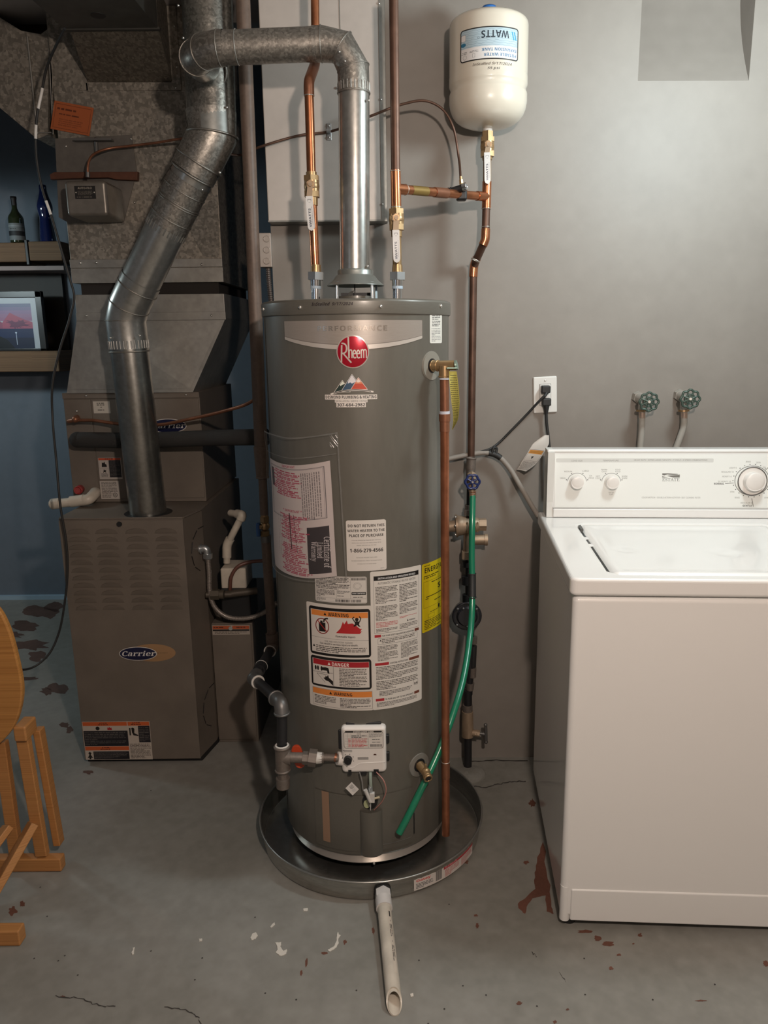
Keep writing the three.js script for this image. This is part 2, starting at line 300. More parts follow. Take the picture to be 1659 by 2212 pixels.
{
  const s = new THREE.Shape([[-0.398, 0], [2.4, 0], [2.4, CEIL], [0.985, CEIL], [0.985, 2.127], [0.668, 2.129], [0.668, CEIL], [-0.398, CEIL]].map(([x, y]) => new THREE.Vector2(x, y)));
  const g = new THREE.ExtrudeGeometry(s, { depth: 0.13, bevelEnabled: false }); g.translate(0, 0, WZ - 0.13);
  const prof = [[2.127, 0.0], [2.16, 0.022], [2.20, 0.045], [2.245, 0.068], [2.30, 0.09], [2.36, 0.106], [2.42, 0.112]];
  const chute = sheet((u, v) => { const k = v * 6, i = Math.min(5, Math.floor(k)), t = k - i; return V(0.668 + 0.317 * u, prof[i][0] + (prof[i + 1][0] - prof[i][0]) * t, WZ - prof[i][1] - (prof[i + 1][1] - prof[i][1]) * t); }, 1, 18, (u, v) => [0.3 * u, 0.3 * v]);
  struct('wall_back', [metreUV(g), chute], M.wall);
}
struct('wall_far', box(-2.75, 2.4, 0, 2.72, -4.3, -4.14), M.blueWall);
struct('baseboard_far', box(-2.6, -0.3, 0, 0.022, -4.14, -4.115), std({ color: rgb(0.34, 0.46, 0.56), roughness: 0.5 }));
{
  const s = new THREE.Shape([[-2.1, 0], [4.3, 0], [4.3, 2.72], [-2.1, 2.72]].map(([x, y]) => new THREE.Vector2(x, y)));
  s.holes.push(new THREE.Path([[-1.5, 1.5], [-1.5, 1.94], [-1.0, 1.94], [-1.0, 1.5]].map(([x, y]) => new THREE.Vector2(x, y))));
  const g = new THREE.ExtrudeGeometry(s, { depth: 0.15, bevelEnabled: false }); g.rotateY(Math.PI / 2); g.translate(-2.75, 0, 0);
  struct('wall_left', metreUV(g), M.blueWall);
}
struct('wall_right', box(2.25, 2.4, 0, CEIL, -4.35, 2.1), M.wall);
struct('wall_front', box(-2.75, 2.4, 0, CEIL, 1.95, 2.1), M.wall);
single('ceiling_joist', box(-2.6, -1.2, 2.44, 2.66, -2.96, -2.9), std({ color: rgb(0.16, 0.085, 0.05), roughness: 0.8 }), 'dark brown wooden joist above the galvanised branch duct', 'joist', V(-1.9, 2.44, -2.93));
// window on the left, out of the picture: cool daylight
{
  const w = struct('window_1', [box(-2.72, -2.6, 1.49, 1.52, 1.0, 1.5), box(-2.72, -2.6, 1.92, 1.95, 1.0, 1.5), box(-2.72, -2.6, 1.52, 1.92, 1.0, 1.03), box(-2.72, -2.6, 1.52, 1.92, 1.47, 1.5)], M.white);
  const p = new THREE.Mesh(new THREE.BoxGeometry(0.004, 0.4, 0.44), phy({ transmission: 1, roughness: 0.02, thickness: 0, color: 0xffffff })); p.position.set(-2.68, 1.72, 1.25); p.name = 'pane'; w.add(p);
  const l = new THREE.RectAreaLight(LAMP_L.color, LAMP_L.power, 0.44, 0.38); l.position.set(-2.58, 1.72, 1.25); l.lookAt(0, 1.4, -0.4); l.name = 'window_daylight'; scene.add(l);
}
// cool strip lamp on the left wall, out of the picture, lights the blue wall and its shelves
{
  const c = V(-2.42, 1.86, -2.85), aimAt = V(-1.45, 0.65, -4.1), t = thing('wall_lamp', 'small cool strip lamp turned toward the shelves', 'light', c), d = aimAt.clone().sub(c).normalize(), q = new THREE.Quaternion().setFromUnitVectors(V(0, 0, 1), d);
  const place = (g) => { g.applyQuaternion(q); g.translate(c.x, c.y, c.z); return g; };
  part('housing', [place(new THREE.BoxGeometry(0.34, 0.16, 0.04).translate(0, 0, -0.03)), rod(c.clone().addScaledVector(d, -0.05), V(-2.6, 1.86, -2.75), 0.012)], M.white, t);
  part('visor', box(c.x - 0.18, c.x + 0.45, c.y + 0.1, c.y + 0.11, c.z - 0.42, c.z + 0.1), M.white, t);
  part('lamp_face', place(new THREE.BoxGeometry(0.3, 0.12, 0.004).translate(0, 0, -0.008)), std({ color: 0xffffff, emissive: LAMP_B.color, emissiveIntensity: 8 }), t);
  const l = new THREE.RectAreaLight(LAMP_B.color, LAMP_B.power, 0.3, 0.12); l.position.copy(c); l.lookAt(aimAt); l.name = 'wall_lamp_light'; scene.add(l);
}
// white globe lamp over the washer, just right of the picture
{
  const [x, y, z] = LAMP_C.at, t = thing('globe_lamp', 'white glass globe lamp hanging above the washing machine', 'light', V(x, CEIL, z));
  part('stem', rod(V(x, CEIL, z), V(x, y + 0.1, z), 0.006), M.white, t);
  part('canopy', lathe([[0, CEIL - 0.03], [0.05, CEIL - 0.022], [0.058, CEIL - 0.001]], V(x, 0, z), 32), M.white, t);
  const d = part('globe_glass', ball(V(x, y, z), 0.11), std({ color: 0xffffff, emissive: LAMP_C.color, emissiveIntensity: 9, roughness: 0.6 }), t);
  d.castShadow = false;
  const l = new THREE.PointLight(LAMP_C.color, LAMP_C.power, 0, 2); l.position.set(x, y, z); l.castShadow = true; l.shadow.radius = 4.5; l.name = 'globe_lamp_light'; scene.add(l);
}
// bare bulb on a cord behind the photographer
{
  const [x, y, z] = LAMP_W.at, t = thing('pendant_bulb', 'bare warm bulb hanging from a black cord', 'light', V(x, CEIL, z));
  part('cord', rod(V(x, CEIL, z), V(x, y + 0.1, z), 0.004), M.black, t);
  part('socket', rod(V(x, y + 0.11, z), V(x, y + 0.045, z), 0.019, 0.022), M.black, t);
  const b = part('bulb', ball(V(x, y, z), 0.045, 1, 1.15, 1), std({ color: 0xffffff, emissive: LAMP_W.color, emissiveIntensity: 60, roughness: 0.4 }), t);
  b.castShadow = false;
  const l = new THREE.PointLight(LAMP_W.color, LAMP_W.power, 0, 2); l.position.set(x, y, z); l.castShadow = true; l.shadow.radius = 1.6; l.name = 'pendant_bulb_lamp'; scene.add(l);
}
// worn spots where the grey floor paint has gone, cracks
{
  const r = rng(91), red = std({ color: rgb(0.205, 0.082, 0.055), roughness: 0.7, map: scaled(floorMap, 3) }), redDark = std({ color: rgb(0.15, 0.085, 0.07), roughness: 0.75, map: scaled(floorMap, 3) });
  const blob = (pts, m, name = 'worn_patch') => {      // pts: outline in photo pixels on the floor
    const q = pts.map(([x, y]) => pg(x, y, 0)), s = new THREE.Shape();
    const dense = []; q.forEach((p, i) => { const n = q[(i + 1) % q.length]; for (let k = 0; k < 4; k++) { const t = k / 4, j = p.distanceTo(n) * 0.09; dense.push(new THREE.Vector2(p.x + (n.x - p.x) * t + (r() - 0.5) * j, -(p.z + (n.z - p.z) * t + (r() - 0.5) * j))); } });
    s.setFromPoints(dense); const g = new THREE.ShapeGeometry(s); g.rotateX(-Math.PI / 2); g.translate(0, 0.0006, 0);
    part(name, metreUV(g), m, floor);
  };
  const spot = (x, y, w, h, m = red) => blob(Array.from({ length: 16 }, (_, k) => { const a = k / 16 * 6.283, f = 0.55 + 0.6 * r(); return [x + Math.cos(a) * w * f, y + Math.sin(a) * h * f]; }), m);
  blob([[1172, 1822], [1184, 1900], [1192, 1960], [1196, 1975], [1180, 1968], [1178, 1935], [1150, 1940], [1140, 1955], [1134, 1975], [1120, 1962], [1118, 1952], [1140, 1936], [1156, 1920], [1154, 1895], [1160, 1862]], red);
  for (const a of [[1150, 1735, 8, 10], [1137, 1863, 6, 5], [1290, 2027, 9, 6], [1265, 2012, 18, 5], [1315, 2040, 14, 6], [1337, 2063, 6, 3], [1320, 2092, 6, 4], [1382, 2020, 6, 5], [1368, 2039, 3, 3], [1122, 2168, 7, 5], [1226, 2181, 4, 3], [1198, 2208, 5, 5], [1654, 2082, 7, 7], [27, 1968, 10, 10], [49, 1953, 6, 7], [136, 2153, 6, 2], [1513, 2162, 15, 2], [1031, 2000, 4, 7], [1028, 1978, 5, 3], [1006, 1862, 7, 5], [745, 2035, 4, 6], [662, 2080, 3, 12], [651, 2102, 3, 7], [700, 2059, 8, 3], [806, 2010, 3, 9]]) spot(...a);
  for (const a of [[92, 1322, 40, 16], [118, 1312, 22, 12], [58, 1352, 34, 12], [62, 1394, 44, 14], [80, 1418, 22, 12], [122, 1488, 24, 14], [100, 1494, 14, 9], [66, 1466, 26, 4], [140, 1566, 12, 7], [150, 1576, 8, 9], [28, 1372, 24, 8], [190, 1668, 12, 5]]) spot(...a, redDark);
  const crack = std({ color: rgb(0.045, 0.04, 0.036), roughness: 0.9 });
  const line = (pts, w) => { const q = pts.map(([x, y]) => pg(x, y, 0.0008)); const d = []; q.forEach((p, i) => { if (i) for (let k = 1; k <= 6; k++) { const s = lerp(q[i - 1], p, k / 6); s.x += (r() - 0.5) * 0.006; s.z += (r() - 0.5) * 0.006; d.push(s); } else d.push(p); });
    part('floor_crack', sheet((u, v) => { const k = Math.round(u * (d.length - 1)), p = d[k].clone(); p.z += (v - 0.5) * w * (0.6 + 0.8 * ((k * 7) % 5) / 5); return p; }, d.length - 1, 1), crack, floor); };
  line([[1018, 1697], [1045, 1702], [1075, 1694], [1100, 1689], [1135, 1687]], 0.005);
  line([[120, 2150], [180, 2158], [215, 2172], [250, 2175]], 0.0028); line([[355, 2175], [400, 2180], [425, 2195], [434, 2212]], 0.0028);
  line([[1208, 2100], [1225, 2123]], 0.003); line([[1148, 2056], [1162, 2068]], 0.003); line([[985, 1660], [1010, 1646], [1060, 1642], [1140, 1643]], 0.006);
  const speck = []; for (const [x, y] of [[551, 1982], [437, 2070], [74, 2071], [140, 2065], [126, 2076], [168, 2107], [326, 2055], [421, 2117], [87, 1917], [102, 1980], [326, 1708], [573, 2146], [1262, 2071], [1264, 2149], [1544, 2127], [1410, 2160], [1160, 2174], [925, 2212], [905, 2075], [770, 2140], [640, 2160], [970, 1954], [960, 2180], [1000, 2130], [1050, 2150]]) { const p = pg(x, y), g = new THREE.CircleGeometry(0.0022, 7); g.rotateX(-Math.PI / 2); g.translate(p.x, 0.0009, p.z); speck.push(g); }
  const sp = part('dirt_speck', speck, crack, floor); sp.userData.kind = 'stuff';
}
// white flakes lying on the floor
{
  const r = rng(17), m = std({ color: rgb(0.62, 0.58, 0.52), roughness: 0.85 });
  const flake = (pts, label) => { const q = pts.map(([x, y]) => pg(x, y)), c = q.reduce((a, b) => a.add(b), V(0, 0, 0)).multiplyScalar(1 / q.length); const s = new THREE.Shape(); const d = []; q.forEach((p, i) => { const n = q[(i + 1) % q.length]; for (let k = 0; k < 3; k++) { const t = k / 3, j = p.distanceTo(n) * 0.2; d.push(new THREE.Vector2(p.x + (n.x - p.x) * t + (r() - 0.5) * j, -(p.z + (n.z - p.z) * t + (r() - 0.5) * j))); } }); s.setFromPoints(d); const g = new THREE.ExtrudeGeometry(s, { depth: 0.0016, bevelEnabled: false }); g.rotateX(-Math.PI / 2); g.translate(0, 0.0002, 0); single('paint_flake', g, m, label, 'paint flake', c, 'white flakes on the floor'); };
  flake([[594, 2038], [608, 2036], [606, 2046], [612, 2055], [620, 2052], [618, 2062], [604, 2066], [597, 2058], [600, 2050]], 'ragged white hooked flake on grey floor');
  flake([[730, 2013], [734, 2022], [731, 2038], [724, 2050], [712, 2057], [708, 2053], [720, 2046], [727, 2036], [728, 2022]], 'curved cream peel of paint on grey floor');
  flake([[545, 2018], [553, 2015], [558, 2022], [552, 2029], [544, 2031], [542, 2026]], 'small rounded white flake beside the striped chip');
  flake([[583, 2002], [593, 1994], [594, 1998], [585, 2005]], 'small striped white chip in front of the drain pan');
  flake([[655, 1964], [666, 1963], [664, 1969], [656, 1969]], 'tiny pale crumb in front of the drain pan');
  flake([[886, 2148], [892, 2147], [893, 2153], [887, 2155]], 'tiny white crumb beside the white drain pipe');
  flake([[287, 2048], [290, 2048], [289, 2063], [286, 2062]], 'thin white sliver on grey floor');
  flake([[430, 2029], [437, 2029], [437, 2033], [431, 2034]], 'tiny white crumb left of the rounded flake');
}

// ---------- the drain pan ----------
const PX = -0.114, PZ = -2.038;
{
  const t = thing('drain_pan', 'shallow round galvanised drain pan under the water heater', 'pan', V(PX, 0, PZ));
  part('pan', lathe([[0, 0.001], [0.316, 0.001], [0.319, 0.004], [0.326, 0.058], [0.3245, 0.058], [0.317, 0.006], [0.314, 0.003], [0, 0.003]], V(PX, 0, PZ), 96), std({ color: rgb(0.98, 0.95, 0.91), metalness: 0.94, roughness: 0.27, map: scaled(brushed, 4, 4) }), t);
  part('rim', ring(V(PX, 0.0595, PZ), V(0, 1, 0), 0.3265, 0.0028, 96, 8), M.galvShiny, t);
  const a = onHeater(894, 1905, 0.324, PX, PZ), b = onHeater(1020, 1840, 0.324, PX, PZ);
  const tex = canvasTex(512, 128, (g) => { g.fillStyle = '#cfc8c2'; g.fillRect(0, 0, 512, 128); txt(g, 'Oatey', 14, 48, 34, { color: '#c8302a', bold: true }); fine(g, 14, 62, 120, 54, 4, 3); bars(g, 150, 14, 46, 100, 4); g.fillStyle = '#a82a34'; g.fillRect(210, 0, 302, 40); fine(g, 220, 46, 130, 76, 6, 5, '#a33'); fine(g, 370, 46, 130, 76, 6, 6, '#a33'); fine(g, 222, 8, 270, 26, 2, 7, '#e8c8c8'); });
  part('pan_label', sticker(a.th, b.th, 0.012, 0.05, 0.3235, PX, PZ, 0.002, 0.0008), print(tex), t, 'red and white printed label');
  const h = onHeater(826, 1926, 0.3225, PX, PZ), hc = V(PX + Math.sin(h.th) * 0.3245, 0.032, PZ + Math.cos(h.th) * 0.3245);
  part('outlet_gasket', rod(hc, hc.clone().add(V(Math.sin(h.th) * 0.006, 0, Math.cos(h.th) * 0.006)), 0.0225, 0.0225, 32), M.black, t);
  // white pipe that leads the pan's water out over the floor
  const dp = thing('drain_pipe', 'short white plastic drain pipe lying on the floor in front of the pan', 'pipe', V(hc.x, 0, hc.z));
  const e = pg(850, 2150, 0.018); const dir = e.clone().sub(hc).normalize();
  const s0 = hc.clone().addScaledVector(dir, 0.004), s1 = hc.clone().addScaledVector(dir, 0.03), s2 = hc.clone().addScaledVector(dir, 0.062);
  const fit = std({ color: rgb(0.62, 0.59, 0.57), roughness: 0.4 }); part('hex_adapter', [hex(s0, s1, 0.021)], fit, dp); part('coupling', rod(s1, s2, 0.0205, 0.0205, 32), fit, dp);
  const endp = pg(856, 2172, 0.016), side = V(0, 1, 0).cross(dir).normalize(), upv = dir.clone().cross(side).normalize().negate(); if (upv.y < 0) upv.negate();
  const R0 = 0.0172, L = s2.distanceTo(endp);
  const tubeWall = (R, flip) => sheet((u, v) => { const a2 = u * 6.28319, c = Math.sin(a2), s = Math.cos(a2), end = L + 0.012 - R * 1.25 * (c * 0.5 + 0.5) * 2, d = v * end; return s2.clone().addScaledVector(dir, d).addScaledVector(upv, R * c).addScaledVector(side, R * s); }, 40, 20, (u, v) => [u * 0.108, v * L]);
  const lip = sheet((u, v) => { const a2 = u * 6.28319, c = Math.sin(a2), s = Math.cos(a2), R = R0 - 0.0035 * v, end = L + 0.012 - R0 * 1.25 * (c * 0.5 + 0.5) * 2; return s2.clone().addScaledVector(dir, end - 0).addScaledVector(upv, R * c).addScaledVector(side, R * s); }, 40, 1, (u, v) => [u * 0.1, v * 0.01]);
  part('pipe', [tubeWall(R0), tubeWall(R0 - 0.0035), lip], M.pvc, dp);
  const ptex = canvasTex(512, 32, (g) => { g.clearRect(0, 0, 512, 32); g.fillStyle = '#c9beb0'; g.fillRect(0, 0, 512, 32); fine(g, 10, 2, 60, 28, 1, 31, '#111', 1); g.fillStyle = '#222'; g.fillRect(90, 14, 12, 4); fine(g, 125, 2, 110, 28, 2, 32, '#111', 1); g.fillRect(262, 14, 12, 4); fine(g, 300, 2, 130, 28, 2, 33, '#111', 1); });
  part('pipe_print', sheet((u, v) => { const a2 = 0.95 + (v - 0.5) * 0.5; return s2.clone().addScaledVector(dir, 0.02 + u * (L - 0.09)).addScaledVector(upv, (R0 + 0.0004) * Math.sin(a2)).addScaledVector(side, (R0 + 0.0004) * Math.cos(a2)); }, 2, 4), std({ map: ptex, roughness: 0.4 }), dp, 'black print along the pipe');
}
// ---------- the water heater ----------
const HC = V(HX, 0, HZ), deg = Math.PI / 180;
const cyl = (th, y, R) => V(HX + Math.sin(th) * R, y, HZ + Math.cos(th) * R);
const heater = thing('water_heater', 'tall grey tank water heater standing in a round metal pan', 'water heater', HC.clone());
{
  const t = heater;
  part('jacket', lathe([[0.229, 0.060], [0.2335, 0.066], [HR, 0.070], [HR, 1.4755], [0.232, 1.477]], HC, 128), M.heater, t);
  part('top_cap', lathe([[0.2385, 1.4735], [0.2412, 1.4755], [0.2415, 1.5015], [0.2395, 1.5065], [0.235, 1.5085], [0.05, 1.5105], [0, 1.5105]], HC, 128), M.heater, t);
  part('base_ring', lathe([[0.20, 0.034], [0.2245, 0.034], [0.226, 0.037], [0.226, 0.059], [0.2285, 0.0615]], HC, 96), std({ color: rgb(0.66, 0.61, 0.57), metalness: 0.6, roughness: 0.3 }), t);
  for (const a of [40, 160, 280]) part('foot', rod(cyl(a * deg, 0.0035, 0.17), cyl(a * deg, 0.034, 0.17), 0.02), M.black, t);
  part('base_plate', rod(V(HX, 0.034, HZ), V(HX, 0.04, HZ), 0.215, 0.215, 64), M.black, t);
  for (const [x, y] of [[563, 668], [648, 664], [822, 662], [952, 661]]) { const h = onHeater(Math.max(x, 569), y, 0.2418); part('cap_screw', screwHead(cyl(h.th, h.y, 0.2413), cyl(h.th, 0, 1).sub(V(HX, 0, HZ)), 0.0048), M.screw, t); }
  { const h = onHeater(808, 1865, 0.2265); part('ring_screw', screwHead(cyl(h.th, h.y, 0.2258), V(Math.sin(h.th), 0, Math.cos(h.th)), 0.004), M.screw, t); }
  part('jacket_seam', [sticker(-74 * deg, -71.5 * deg, 0.075, 1.473, HR, HX, HZ, 0.001, 0.0014)], M.heater, t);

  // printing on the jacket
  const at = (x, y) => onHeater(x, y);
  { // name plate with drooping lower edge
    const l = -42.6 * deg, r = 43.9 * deg;
    const bot = (u) => { const k = (u - 0.5) * 2; return 1.4185 - 0.024 * (1 - k * k); };
    const tex = canvasTex(2048, 340, (g, w, h) => { g.fillStyle = '#a59c94'; g.fillRect(0, 0, w, h); const r0 = rng(4); for (let i = 0; i < 1600; i++) { g.globalAlpha = 0.05; g.fillStyle = r0() < 0.5 ? '#fff' : '#555'; g.fillRect(r0() * w, r0() * h, 60 + 80 * r0(), 1.4); } g.globalAlpha = 1;
      g.strokeStyle = '#8c837b'; g.lineWidth = 3; g.strokeRect(2, 2, w - 4, h - 4);
      g.strokeStyle = '#6f6862'; g.lineWidth = 5; g.beginPath(); for (let i = 0; i <= 60; i++) { const u = i / 60; g.lineTo(u * w, h - 58); } g.stroke(); g.fillStyle = '#cdc5bd'; g.fillRect(0, h - 52, w, 52); });
    part('name_plate', sticker(l, r, bot, 1.4605, HR, HX, HZ, 0.002, 0.0016), print(tex, 0.35, { metalness: 0.35 }), t, 'silver plate reading PERFORMANCE');
    const lt = canvasTex(1024, 128, (g, w, h) => { g.clearRect(0, 0, w, h); g.save(); g.font = 'bold 112px sans-serif'; const s = 'PERFORMANCE'; let x = 8; const widths = [...s].map((c) => g.measureText(c).width), sum = widths.reduce((a, b) => a + b), k = (w - 16 - 10 * 9) / sum; [...s].forEach((c, i) => { g.save(); g.translate(x, 104); g.scale(k, 1); g.fillStyle = '#b9b2aa'; g.fillText(c, 0, 0); g.restore(); x += widths[i] * k + 9; }); g.restore(); });
    const a = at(684, 716), b = at(838, 714);
    const lm = phy({ map: lt, transparent: true, alphaTest: 0.5, metalness: 0.75, roughness: 0.24, color: rgb(1, 0.97, 0.95) });
    part('plate_lettering', sticker(a.th, b.th, 1.4335, 1.4515, HR, HX, HZ, 0.0005, 0.0021), lm, t, 'mirror finish letters');
  }
  { // round red badge
    const c = at(762, 760), R = 0.0375;
    const tex = canvasTex(512, 512, (g, w) => { g.fillStyle = '#c9c0b8'; g.fillRect(0, 0, w, w); const gr = '#b3122c'; g.fillStyle = gr; g.beginPath(); g.arc(256, 256, 238, 0, 7); g.fill();
      g.strokeStyle = '#e6dcd4'; g.lineWidth = 24; g.lineJoin = 'miter'; g.lineCap = 'butt';
      g.beginPath(); g.moveTo(76, 420); g.lineTo(88, 150); g.stroke(); g.beginPath(); g.moveTo(84, 128); g.bezierCurveTo(190, 100, 190, 300, 88, 276); g.stroke(); g.beginPath(); g.moveTo(106, 276); g.lineTo(232, 424); g.stroke();
      g.beginPath(); g.moveTo(192, 28); g.lineTo(198, 352); g.stroke();
      g.lineWidth = 18; g.beginPath(); g.moveTo(200, 352); g.lineTo(204, 250); g.bezierCurveTo(212, 216, 242, 216, 244, 250); g.lineTo(244, 352); g.stroke();
      for (const x of [284, 342]) { g.beginPath(); g.moveTo(x - 20, 286); g.lineTo(x + 20, 282); g.bezierCurveTo(x + 22, 214, x - 22, 214, x - 22, 288); g.bezierCurveTo(x - 22, 360, x + 10, 360, x + 22, 336); g.stroke(); }
      g.beginPath(); g.moveTo(388, 352); g.lineTo(388, 222); g.moveTo(388, 250); g.bezierCurveTo(394, 214, 424, 214, 426, 250); g.lineTo(426, 352); g.moveTo(426, 250); g.bezierCurveTo(432, 214, 464, 214, 466, 250); g.lineTo(466, 352); g.stroke(); });
    const disc = sheet((u, v) => { const a = u * 6.28319, rho = v * R, du = Math.cos(a) * rho, dv = Math.sin(a) * rho, th = c.th + du / HR; return cyl(th, c.y + dv, HR + 0.0022 + 0.0022 * (1 - v * v)); }, 48, 8, (u, v) => [0.5 + 0.5 * v * Math.cos(u * 6.28319), 0.5 + 0.5 * v * Math.sin(u * 6.28319)]);
    const edge = sheet((u, v) => { const a = u * 6.28319; return cyl(c.th + Math.cos(a) * R / HR, c.y + Math.sin(a) * R, HR + 0.0022 * v); }, 48, 1, () => [0.5, 0.005]);
    part('badge', [disc, edge], phy({ map: tex, metalness: 0.35, roughness: 0.2, clearcoat: 0.8, clearcoatRoughness: 0.06 }), t, 'round red badge with script lettering');
  }
  { // the installer's decal: mountains over three lines of lettering, cut to shape
    const tex = canvasTex(1024, 660, (g, w, h) => {
      g.clearRect(0, 0, w, h); const out = '#d9d2cb';
      const mount = (a, b, c, d) => { poly(g, [a, b, c], out); };
      g.lineJoin = 'round'; const tri = (pts, fill) => { g.strokeStyle = out; g.lineWidth = 16; g.beginPath(); pts.forEach(([x, y], i) => (i ? g.lineTo(x, y) : g.moveTo(x, y))); g.closePath(); g.stroke(); g.fillStyle = fill; g.fill(); };
      tri([[200, 345], [358, 130], [500, 345]], '#20342f'); poly(g, [[358, 140], [310, 205], [318, 235], [350, 215], [400, 190]], '#dfe3d6');
      tri([[340, 325], [545, 18], [760, 325]], '#34506a'); poly(g, [[545, 28], [470, 140], [460, 190], [510, 165], [540, 190], [600, 160], [622, 140]], '#dcd9dc');
      tri([[520, 300], [665, 80], [830, 300]], '#c2452c'); poly(g, [[665, 90], [622, 158], [660, 170], [712, 155]], '#e9d8cc'); poly(g, [[622, 158], [660, 170], [712, 155], [740, 190], [600, 192]], '#d98a62');
      g.strokeStyle = out; g.lineWidth = 30; g.beginPath(); g.moveTo(120, 392); g.quadraticCurveTo(520, 250, 950, 352); g.stroke(); g.strokeStyle = '#1c1a18'; g.lineWidth = 14; g.beginPath(); g.moveTo(180, 372); g.quadraticCurveTo(520, 262, 900, 340); g.stroke();
      g.fillStyle = out; g.fillRect(4, 400, 1016, 92); g.fillRect(200, 490, 632, 60); g.fillRect(228, 548, 570, 92);
      txt(g, 'DESMOND PLUMBING & HEATING', 12, 474, 80, { bold: true, color: '#1d1b1a', width: 1000 });
      txt(g, 'INSTALLATION • SERVICE • REPAIR', 210, 538, 46, { color: '#44403d', width: 612 }); txt(g, '307-684-2982', 240, 624, 84, { bold: true, color: '#1d1b1a', width: 546 });
    });
    const a = at(702, 860), b = at(815, 860), y1 = at(762, 807).y, y0 = at(760, 882).y;
    part('installer_decal', sticker(a.th, b.th, y0, y1, HR, HX, HZ, 0.0005, 0.0008), phy({ map: tex, alphaTest: 0.5, transparent: true, roughness: 0.5 }), t, 'installer decal with three painted mountains');
  }
  const label = (name, p0, p1, tex, lab, corner = 0.004) => { const a = at(...p0), b = at(...p1); return part(name, sticker(a.th, b.th, b.y, a.y, HR, HX, HZ, corner), print(tex), t, lab); };
  label('temperature_label', [928, 678], [954, 741], canvasTex(256, 400, (g, w, h) => { g.fillStyle = '#d8d6cf'; g.fillRect(0, 0, w, h); g.fillStyle = '#222'; fine(g, 40, 12, 176, 70, 3, 61, '#222', 0.9); fine(g, 40, 88, 176, 84, 4, 62, '#222', 0.9); fine(g, 30, 190, 196, 190, 9, 63, '#777'); }), 'small white printed label near the top', 0.004);
  label('return_notice', [747, 1124], [835, 1230], canvasTex(700, 860, (g, w, h) => {
    g.fillStyle = '#d3ccc5'; g.fillRect(0, 0, w, h); const o = { bold: true, align: 'center', color: '#16120f' };
    txt(g, 'DO NOT RETURN THIS', 350, 115, 62, o); txt(g, 'WATER HEATER TO THE', 350, 197, 60, o); txt(g, 'PLACE OF PURCHASE', 350, 280, 62, o);
    const q = { align: 'center', color: '#4a443f' }; txt(g, 'IF YOU ARE EXPERIENCING PROBLEMS WITH THIS WATER', 350, 345, 20, q); txt(g, 'HEATER, NEED ASSISTANCE WITH INSTALLATION, OR FOR', 350, 388, 20, q); txt(g, 'GENERAL QUESTIONS CALL TOLL FREE:', 350, 430, 20, q);
    txt(g, '1-866-279-4566', 350, 540, 84, { bold: true, align: 'center', color: '#16120f' });
    txt(g, 'TECHNICIANS AVAILABLE 7 DAYS A WEEK', 350, 638, 20, q); txt(g, 'FOR MORE INFORMATION, CONSULT THE OWNERS MANUAL', 350, 692, 20, q); txt(g, 'PROVIDED WITH THE WATER HEATER', 350, 746, 20, q); fine(g, 590, 818, 80, 16, 1, 5, '#666', 1);
  }), 'white notice with a telephone number', 0.005);
  label('rating_plate', [680, 1240], [793, 1303], canvasTex(900, 520, (g, w, h) => {
    g.fillStyle = '#ccc6bf'; g.fillRect(0, 0, w, h); g.strokeStyle = '#555'; g.lineWidth = 3; g.strokeRect(14, 14, w - 28, h - 28); g.beginPath(); g.moveTo(630, 14); g.lineTo(630, 430); g.moveTo(14, 430); g.lineTo(w - 14, 430); for (const y of [60, 110, 160, 210]) { g.moveTo(14, y); g.lineTo(630, y); } g.moveTo(390, 270); g.lineTo(390, 430); g.stroke();
    fine(g, 24, 22, 590, 240, 9, 71, '#2b2724', 0.7); fine(g, 24, 272, 350, 150, 6, 72, '#2b2724', 0.5); fine(g, 400, 275, 220, 60, 3, 73); fine(g, 400, 370, 200, 24, 1, 74);
    bars(g, 650, 24, 230, 46, 75); g.beginPath(); g.arc(745, 180, 66, 0, 7); g.stroke(); g.beginPath(); g.arc(745, 180, 48, 0, 7); g.stroke(); txt(g, '★', 745, 195, 44, { align: 'center' });
    rr(g, 645, 300, 240, 54, 14); g.fillStyle = '#17130f'; g.fill(); txt(g, 'AHRI CERTIFIED', 655, 338, 32, { bold: true, color: '#ddd', width: 220 }); fine(g, 670, 385, 180, 26, 1, 76, '#222', 1);
    bars(g, 370, 448, 430, 50, 77); fine(g, 24, 440, 180, 60, 3, 79);
  }), 'white rating plate with bar codes');
